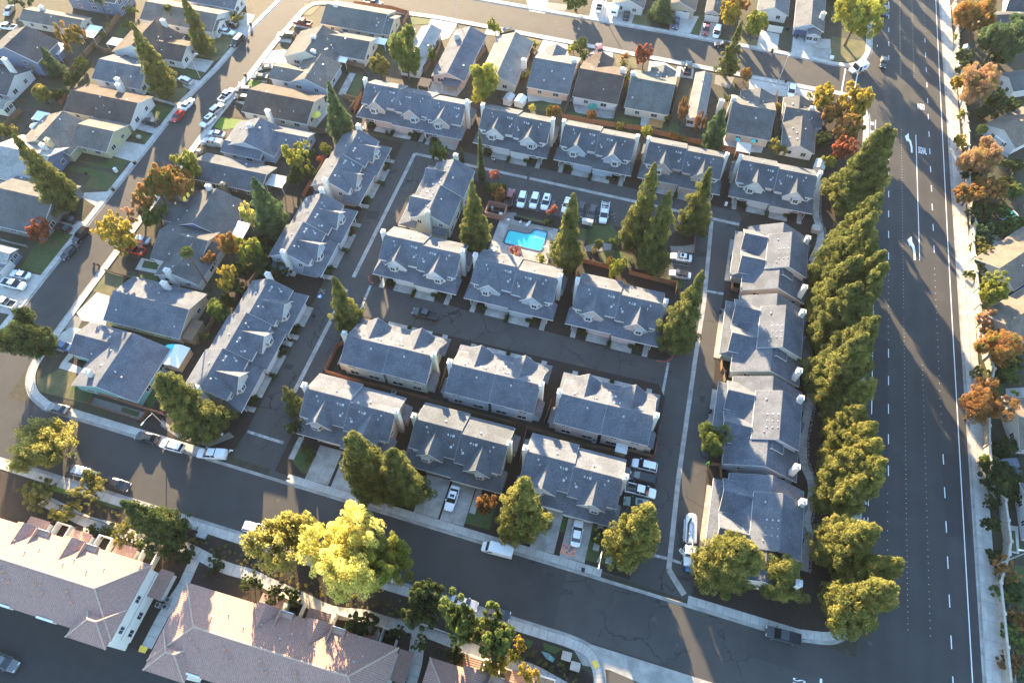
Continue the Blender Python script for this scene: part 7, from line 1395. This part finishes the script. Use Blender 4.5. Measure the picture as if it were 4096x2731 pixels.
# paved yards, lawns and beds of the family houses
def yard(name, m, i, *xy, z=.03): return sheet(name, PL(i, *xy), z, m)
yn = [0]
def ys(name, m, i, *xy): yn[0] += 1; return yard(name, m, i, *xy, z=.03+.0015*(yn[0] % 12))
for m, name, i, xy in [
 (M_conc, 'driveway', 1, (1130, 905, 1190, 880, 1290, 970, 1240, 1060, 1060, 1010, 1040, 1030, 960, 1040, 940, 1000)), (M_conc, 'driveway', 1, (935, 1100, 1150, 1140, 1040, 1270, 870, 1220, 830, 1200)), (M_conc, 'driveway', 1, (1430, 480, 1500, 450, 1680, 480, 1610, 570, 1400, 520)), (M_conc, 'driveway', 1, (1700, 60, 2000, 120, 1930, 270, 1640, 290)), (M_conc, 'driveway', 1, (1400, 600, 1590, 640, 1530, 720, 1440, 680)),
 (M_conc, 'driveway', 5, (390, 340, 690, 370, 580, 470, 400, 430)), (M_conc, 'driveway', 5, (0, 720, 330, 790, 120, 1100, 0, 1080)), (M_conc, 'driveway', 5, (660, 140, 860, 130, 760, 250, 640, 180)), (M_conc, 'driveway', 5, (760, 920, 860, 950, 830, 1180, 640, 1140, 600, 1080)), (M_conc, 'driveway', 5, (560, 1190, 650, 1210, 500, 1390, 360, 1350, 400, 1290)), (M_conc, 'driveway', 5, (1010, 470, 1130, 490, 1110, 620, 960, 600)),
 (M_conc, 'driveway', 1, (1870, 640, 1950, 700, 1930, 830, 1850, 800)), (M_conc, 'driveway', 1, (1610, 1030, 1770, 1040, 1700, 1160, 1550, 1130)), (M_conc, 'driveway', 2, (20, 560, 180, 500, 130, 650, 0, 640)), (M_conc, 'driveway', 2, (220, 250, 340, 270, 320, 340, 190, 320)), (M_conc, 'driveway', 2, (330, 150, 480, 170, 470, 230, 290, 200)), (M_conc, 'driveway', 2, (150, 400, 400, 380, 380, 500, 90, 500)),
 (M_conc, 'driveway', 2, (1420, 130, 1640, 170, 1560, 300, 1500, 320, 1400, 200)), (M_conc, 'driveway', 2, (1860, 200, 2060, 240, 2040, 300, 1840, 270)), (M_conc, 'driveway', 3, (340, 310, 530, 350, 540, 460, 280, 440)), (M_conc, 'driveway', 3, (760, 380, 890, 400, 880, 470, 700, 430)), (M_conc, 'driveway', 3, (1170, 480, 1290, 490, 1400, 560, 1160, 560)), (M_conc, 'driveway', 3, (1390, 520, 1520, 540, 1510, 620, 1370, 600)), (M_conc, 'driveway', 3, (1980, 610, 2156, 640, 2156, 700, 1960, 690)), (M_conc, 'driveway', 4, (0, 620, 500, 700, 540, 800, 0, 720)),
 (M_conc, 'driveway', 3, (200, -20, 380, 0, 350, 110, 230, 90)), (M_conc, 'driveway', 3, (730, 0, 1080, 60, 1030, 200, 700, 130)), (M_conc, 'driveway', 3, (1330, 110, 1560, 130, 1490, 270, 1330, 240)), (M_conc, 'driveway', 3, (1590, 170, 1720, 190, 1690, 310, 1560, 290)), (M_conc, 'driveway', 4, (90, 240, 240, 270, 220, 410, 60, 370)), (M_conc, 'driveway', 4, (345, 290, 640, 310, 640, 480, 330, 420)), (M_conc_o, 'driveway', 4, (500, 370, 645, 385, 640, 480, 495, 455)),
 (M_lawn, 'lawn', 1, (1090, 800, 1380, 850, 1330, 970, 1240, 990, 1190, 880, 1110, 860)), (M_lawn, 'lawn', 1, (600, 1260, 830, 1290, 860, 1235, 1000, 1260, 960, 1330, 740, 1310)), (M_lawn, 'lawn', 1, (560, 1290, 920, 1370, 900, 1500, 660, 1470, 720, 1380, 520, 1330)), (M_lawn, 'lawn', 1, (1030, 1030, 1200, 1070, 1170, 1120, 1010, 1060)), (M_lawn, 'lawn', 1, (1380, 530, 1600, 570, 1570, 620, 1400, 590)), (M_lawn_b, 'lawn', 1, (1730, 920, 1920, 945, 1890, 1000, 1740, 1020, 1680, 1000)), (M_mulch, 'mulch_bed', 1, (1830, 810, 1980, 850, 1980, 940, 1740, 910)), (M_lawn_b, 'lawn', 1, (1960, 630, 2060, 640, 2020, 700, 1930, 690)),
 (M_dry, 'dry_yard', 1, (1620, 280, 1850, 270, 1760, 440, 1690, 480, 1500, 430)), (M_dry, 'dry_yard', 1, (1130, 700, 1480, 690, 1400, 840, 1200, 790)), (M_lawn, 'lawn', 1, (1000, 130, 1040, 200, 960, 300, 890, 280)), (M_lawn, 'lawn', 1, (0, 960, 170, 880, 100, 990, 0, 1060)),
 (M_lawn, 'lawn', 5, (390, 430, 570, 470, 480, 620, 340, 780, 160, 730, 240, 600)), (M_mulch, 'mulch_bed', 5, (670, 230, 760, 250, 700, 360, 650, 330)), (M_lawn_b, 'lawn', 5, (1460, 10, 1540, 0, 1500, 150, 1430, 230, 1440, 120)), (M_dry, 'dry_yard', 5, (830, 740, 980, 790, 970, 890, 860, 950, 720, 910)), (M_lawn, 'lawn', 5, (990, 790, 1250, 790, 1200, 860, 1050, 900, 980, 890)), (M_mulch, 'mulch_bed', 5, (990, 640, 1120, 660, 1080, 760, 980, 740)), (M_conc, 'patio', 5, (1110, 650, 1280, 690, 1260, 780, 1060, 740)), (M_lawn, 'lawn', 5, (1130, 670, 1250, 690, 1230, 745, 1110, 725)),
 (M_gravel, 'gravel_bed', 5, (560, 1090, 650, 1130, 600, 1230, 490, 1200)), (M_conc, 'path', 9, (480, 200, 540, 120, 700, 250, 640, 290, 460, 240)), (M_mulch, 'mulch_bed', 9, (530, 190, 600, 130, 680, 170, 650, 240)), (M_dry, 'dry_yard', 9, (300, 330, 460, 250, 640, 290, 700, 360, 730, 440, 700, 520, 330, 430, 260, 370)), (M_lawn, 'lawn', 9, (580, 330, 760, 370, 700, 510, 540, 470)), (M_lawn, 'lawn', 9, (1110, 460, 1200, 360, 1250, 440, 1180, 570)), (M_asph_p, 'black_deck', 9, (750, 370, 1090, 440, 1110, 560, 740, 440)), (M_gravel, 'gravel_bed', 9, (740, 470, 1150, 590, 1110, 650, 705, 520)), (M_lawn, 'lawn', 9, (960, 545, 1100, 585, 1080, 620, 950, 580)), (M_conc_o, 'patio', 9, (1220, 230, 1430, 290, 1400, 330, 1240, 300)),
 (M_conc, 'patio', 2, (560, 790, 660, 830, 500, 1020, 430, 990)), (M_mulch, 'mulch_bed', 2, (660, 820, 750, 840, 620, 1050, 510, 1020)), (M_conc_o, 'path', 2, (780, 570, 830, 580, 740, 760, 690, 740)), (M_lawn, 'lawn', 2, (840, 580, 900, 600, 850, 750, 760, 770)), (M_lawn, 'lawn', 2, (930, 360, 1050, 350, 1050, 420, 920, 430)), (M_lawn, 'lawn', 2, (1120, 180, 1210, 200, 1150, 280, 1090, 270)), (M_lawn, 'lawn', 2, (1270, 120, 1420, 140, 1400, 190, 1250, 200)), (M_dry, 'dry_yard', 2, (430, 30, 560, 40, 480, 120, 400, 120)), (M_conc, 'patio', 2, (1430, 640, 1680, 690, 1620, 760, 1400, 720)),
 (M_conc, 'patio', 3, (210, 700, 520, 720, 470, 830, 330, 790, 220, 800)), (M_lawn, 'lawn', 3, (240, 830, 350, 800, 480, 820, 480, 880, 240, 870)), (M_conc_o, 'patio', 3, (560, 770, 930, 790, 890, 930, 760, 930, 590, 880)), (M_lawn, 'lawn', 3, (530, 870, 880, 940, 860, 990, 520, 930)), (M_lawn, 'lawn', 3, (910, 920, 1100, 940, 1100, 1010, 900, 980)), (M_conc, 'patio', 3, (1110, 890, 1270, 930, 1250, 1010, 1100, 990)), (M_conc, 'patio', 3, (1750, 1080, 2080, 1120, 2050, 1200, 1760, 1180)), (M_lawn, 'lawn', 3, (1240, 950, 1420, 980, 1400, 1060, 1230, 1040)), (M_conc_o, 'patio', 3, (530, 700, 580, 620, 560, 800, 490, 790)),
 (M_dry, 'dry_yard', 3, (190, 290, 330, 320, 300, 360, 170, 340)), (M_dry, 'dry_yard', 3, (890, 420, 1060, 450, 1080, 540, 920, 540)), (M_dry, 'dry_yard', 3, (1060, 105, 1200, 120, 1170, 220, 1030, 190)), (M_lawn, 'lawn', 3, (1520, 110, 1590, 130, 1570, 290, 1490, 260)), (M_mulch, 'mulch_bed', 3, (1250, 170, 1330, 170, 1310, 230, 1250, 215)), (M_mulch, 'mulch_bed', 3, (1840, 650, 1900, 640, 1955, 660, 1940, 690, 1880, 695, 1845, 680)), (M_dry, 'dry_yard', 3, (1800, 280, 2040, 320, 2030, 370, 1800, 330)), (M_gravel, 'gravel_bed', 3, (370, 20, 540, 40, 510, 90, 360, 70)), (M_dry, 'dry_yard', 4, (650, 290, 940, 330, 900, 440, 780, 490, 640, 470)), (M_gravel, 'gravel_bed', 3, (1690, 590, 1840, 610, 1800, 700, 1680, 660)),
 (M_conc_o, 'patio', 4, (1880, 1080, 2040, 1130, 2030, 1240, 1850, 1140)), (M_lawn, 'lawn', 8, (1830, 1010, 2156, 960, 2156, 1090, 1840, 1080)), (M_lawn, 'lawn', 8, (1900, 560, 2030, 560, 2090, 620, 1960, 680)), (M_conc, 'patio', 8, (1900, 480, 2010, 460, 2020, 540, 1910, 560)), (M_conc_o, 'patio', 12, (2010, 400, 2156, 390, 2156, 520, 2020, 500)), (M_lawn, 'lawn', 12, (1920, 320, 2000, 330, 2000, 440, 1920, 430)), (M_lawn, 'lawn', 12, (2000, 1120, 2156, 1150, 2156, 1290, 2010, 1250)), (M_conc, 'patio', 16, (2020, 330, 2110, 340, 2120, 560, 2040, 540)), (M_lawn, 'lawn', 16, (2040, 370, 2085, 375, 2100, 540, 2050, 530)), (M_lawn, 'lawn', 16, (2060, 640, 2156, 650, 2156, 980, 2060, 1000)), (M_dry, 'leaf_litter', 8, (1690, 330, 1750, 480, 1730, 700, 1700, 480)), (M_dry, 'leaf_litter', 4, (1590, 280, 1650, 330, 1640, 420, 1600, 430)),
 (M_conc_o, 'patio', 7, (1830, 830, 1990, 890, 1930, 920, 1830, 910)), (M_conc_o, 'patio', 7, (1740, 1450, 1920, 1480, 1930, 1560, 1740, 1540)), (M_conc_o, 'patio', 11, (1770, 300, 1850, 310, 1840, 370, 1770, 365)), (M_conc_o, 'patio', 11, (1730, 1020, 1830, 1040, 1810, 1140, 1730, 1120)), (M_conc, 'patio', 10, (1130, 370, 1470, 400, 1430, 490, 1120, 430)), (M_conc, 'patio', 11, (0, 600, 340, 640, 330, 720, 0, 640)), (M_conc_o, 'patio', 11, (360, 680, 600, 730, 760, 800, 640, 850, 340, 760)), (M_asph_n, 'patio', 11, (770, 800, 1000, 850, 990, 910, 800, 870)), (mat('terracotta_patio', (.38, .24, .18), var=.1), 'patio', 10, (690, 180, 740, 110, 730, 200, 820, 270, 760, 300, 640, 270)),
]: ys(name, m, i, *xy)
# chalk drawing on a driveway
ch = P(15, 535, 525); sheet('chalk_drawing', [(P(15, *q)) for q in ((492, 470), (600, 500), (585, 582), (468, 552))], .158, mat('chalk_orange', (.55, .24, .16), var=.2, scale=3))
mbk = MB(); rr = random.Random(4)
for x, y, s in ((520, 505, .35), (560, 512, .4), (545, 530, .3), (500, 490, .2), (525, 545, .22), (575, 555, .2)): p = P(15, x, y); mbk.cyl((*p, .159), (*p, .161), s, n=9)
struct('chalk_marks', mbk, mat('chalk_grey', (.16, .16, .20), var=.3, scale=4))
# manholes, drains, boxes
for i, x, y, r in ((15, 1213, 1066, .45), (15, 1388, 1272, .35), (14, 220, 137, .35), (14, 408, 340, .35), (16, 950, 1255, .4), (16, 1820, 300, .4), (7, 1420, 330, .3), (4, 1025, 642, .35), (4, 1095, 728, .35), (8, 1092, 1190, .35), (3, 440, 175, .35), (3, 470, 230, .35)):
    p = P(i, x, y); z = .155 if (i, x) == (16, 1820) else .012; struct('manhole_cover', MB().cyl((*p, z), (*p, z+.012), r, n=18), mat('cast_iron', (.075, .062, .055), rough=.7, var=.2, scale=5))
for q in ((10, 285, 1095, 320, 1103, 312, 1118, 278, 1110), (15, 1637, 1005, 1705, 1022, 1705, 1062, 1637, 1048), (10, 970, 1340, 1030, 1350, 1022, 1382, 962, 1368), (16, 655, 1160, 690, 1130, 700, 1140, 665, 1175)): sheet('storm_drain', PL(*q), .156 if q[0] == 16 or q[1] == 285 else .014, M_asph_p)
for x, y, r in ((265, 612, .5), (388, 718, .55), (710, 735, .9), (1420, 745, .9), (255, 620, .35)):
    p = P(15, x, y); g = random.Random(x); pts = [(p[0]+r*(1+g.uniform(-.3, .3))*math.cos(a*.45)*1.4, p[1]+r*(1+g.uniform(-.3, .3))*.55*math.sin(a*.45)) for a in range(14)]; sheet('oil_stain', pts, .0135, M_asph_p)
def ubox(i, x, y, l, sx=.5, sy=.4, h=.8, m=None):
    t = thing('utility_box', l, 'utility box', (*P(i, x, y), .1), 0, 'utility boxes'); MB().box(-sx, sx, -sy, sy, 0, h).build('box_body', m or mat('box_green', (.20, .25, .20), var=.1), t); MB().hexa([(-sx-.05, -sy-.05, h), (sx+.05, -sy-.05, h), (sx+.05, sy+.05, h), (-sx-.05, sy+.05, h), (-sx, -sy, h+.1), (sx, -sy, h+.1), (sx, sy, h+.1), (-sx, sy, h+.1)]).build('lid', m or M_grey, t)
ubox(15, 850, 610, 'green utility box beside the street lamp on the lawn', .55, .6, .9); ubox(8, 515, 440, 'large tan utility box beside the garden path', .9, .9, 1.2, M_stone); ubox(1, 1095, 1085, 'tan utility box on the stone bed', .5, .4, .7, M_stone); ubox(1, 1568, 1200, 'pale utility box on the lawn across the left street', .6, .5, .9, M_stone); ubox(1, 915, 1350, 'white block mailbox by the left street', .35, .35, 1.2, M_plw); ubox(4, 645, 462, 'pale utility box at the corner of the far street', .5, .5, .6, M_plw); ubox(9, 1735, 760, 'white utility cabinet beside the left entrance', .4, .3, .6, M_plw); ubox(7, 1768, 240, 'pale post box by the upper right townhouse', .3, .3, .9, M_plw); ubox(15, 520, 1360, 'pale scalloped stone table, upper of two in the corner bed', .8, .7, .5, M_stone); ubox(15, 588, 1440, 'pale scalloped stone table, lower of two in the corner bed', .8, .7, .5, M_stone); ubox(3, 850, 855, 'white air conditioner on the stamped patio', .5, .5, .9, M_plw); ubox(13, 1590, 415, 'grey garden cabinet by the near pavement', .9, .5, .6, M_grey); ubox(12, 1800, 1075, 'pale pavement box beside the wide road', .3, .5, .06, M_plw)
def ac(i, x, y, l):
    t = thing('air_conditioner', l, 'air conditioner', (*P(i, x, y), .12), 0, 'air conditioning units'); MB().box(-.42, .42, -.42, .42, 0, .8).build('case', M_grey, t); MB().cyl((0, 0, .8), (0, 0, .84), .34, n=14).build('fan_grille', M_bin, t)
for k, (i, x, y, l) in enumerate(((13, 1275, 910, 'upper left unit'), (13, 1328, 922, 'upper right unit'), (13, 1252, 962, 'lower left unit'), (13, 1306, 975, 'lower right unit'))): ac(i, x, y, 'grey air conditioner, %s of four beside the white end wall' % l)
ac(14, 1165, 1545, 'grey air conditioner at the bottom edge, left of two'); ac(14, 1215, 1560, 'grey air conditioner at the bottom edge, right of two'); ac(10, 1100, 345, 'grey air conditioner behind the row seen from behind'); ac(10, 1915, 575, 'grey air conditioner by the pale blue back wall'); ac(11, 735, 815, 'grey air conditioner by the pink back wall, left one'); ac(11, 800, 815, 'grey air conditioner by the pink back wall, right one'); ac(10, 1130, 440, 'small grey air conditioner in the shaded yard')
# small pool beyond the wall
t = thing('swimming_pool', 'small teal round pool beyond the sound wall', 'pool', (*P(8, 2020, 312), .04)); k = [(2.6*math.cos(a*.4), 2.2*math.sin(a*.4)) for a in range(16)]; sheet('water', k, .05, mat('teal_water', (.03, .26, .28), rough=.05, var=.1), t)
mb = MB(); strip(mb, k+[k[0]], -.3, 0.02, 0, .09); mb.build('coping', M_conc, t)
t = thing('planter_boat', 'small blue-green rowing boat standing in the corner bed', 'boat', (*P(15, 375, 1360), .1), R(-20)); MB().loft([[(-1.3, -.05, .3), (-1.3, .05, .3), (-1.3, .05, .55), (-1.3, -.05, .55)], [(0, -.4, .05), (0, .4, .05), (0, .5, .5), (0, -.5, .5)], [(1.2, -.25, .15), (1.2, .25, .15), (1.2, .3, .5), (1.2, -.3, .5)]]).build('hull', mat('boat_teal', (.10, .22, .22), var=.2), t); MB().box(-.1, .1, -.42, .42, .5, .55).build('thwart', M_fence, t)
t = thing('deck_box', 'orange wooden deck platform behind the grey-green house', 'deck', (*P(3, 1222, 978), .05)); [MB().box(-1.9+.38*k, -1.56+.38*k, -1.5, 1.5, .15, .4).build('plank', mat('deck_orange', (.42, .20, .07), var=.15), t) for k in range(10)]
t = thing('play_slide', 'bright green play slide beyond the wall', 'slide', (*P(8, 2120, 1035), .05), R(-30)); MB().hexa([(-1.5, -.3, .2), (1.2, -.3, 1.5), (1.2, .3, 1.5), (-1.5, .3, .2), (-1.5, -.3, .26), (1.2, -.3, 1.56), (1.2, .3, 1.56), (-1.5, .3, .26)]).build('chute', mat('slide_green', (.05, .42, .22), var=.05), t); MB().box(1.1, 1.3, -.35, .35, 0, 1.5).build('ladder', M_grey, t)
# haze of the low sun
hz = MB().box(-330, 240, -200, 420, -1.5, 150).build('haze', []); hz['kind'] = 'stuff'
hm_ = bpy.data.materials.new('haze_air'); hm_.use_nodes = True; n_ = hm_.node_tree.nodes; n_.clear(); ho = n_.new('ShaderNodeOutputMaterial'); hv = n_.new('ShaderNodeVolumePrincipled')
hv.inputs['Color'].default_value = (.95, .96, 1.0, 1); hv.inputs['Density'].default_value = HAZE; hv.inputs['Anisotropy'].default_value = 0.35
hm_.node_tree.links.new(hv.outputs[0], ho.inputs['Volume']); hz.data.materials.append(hm_)
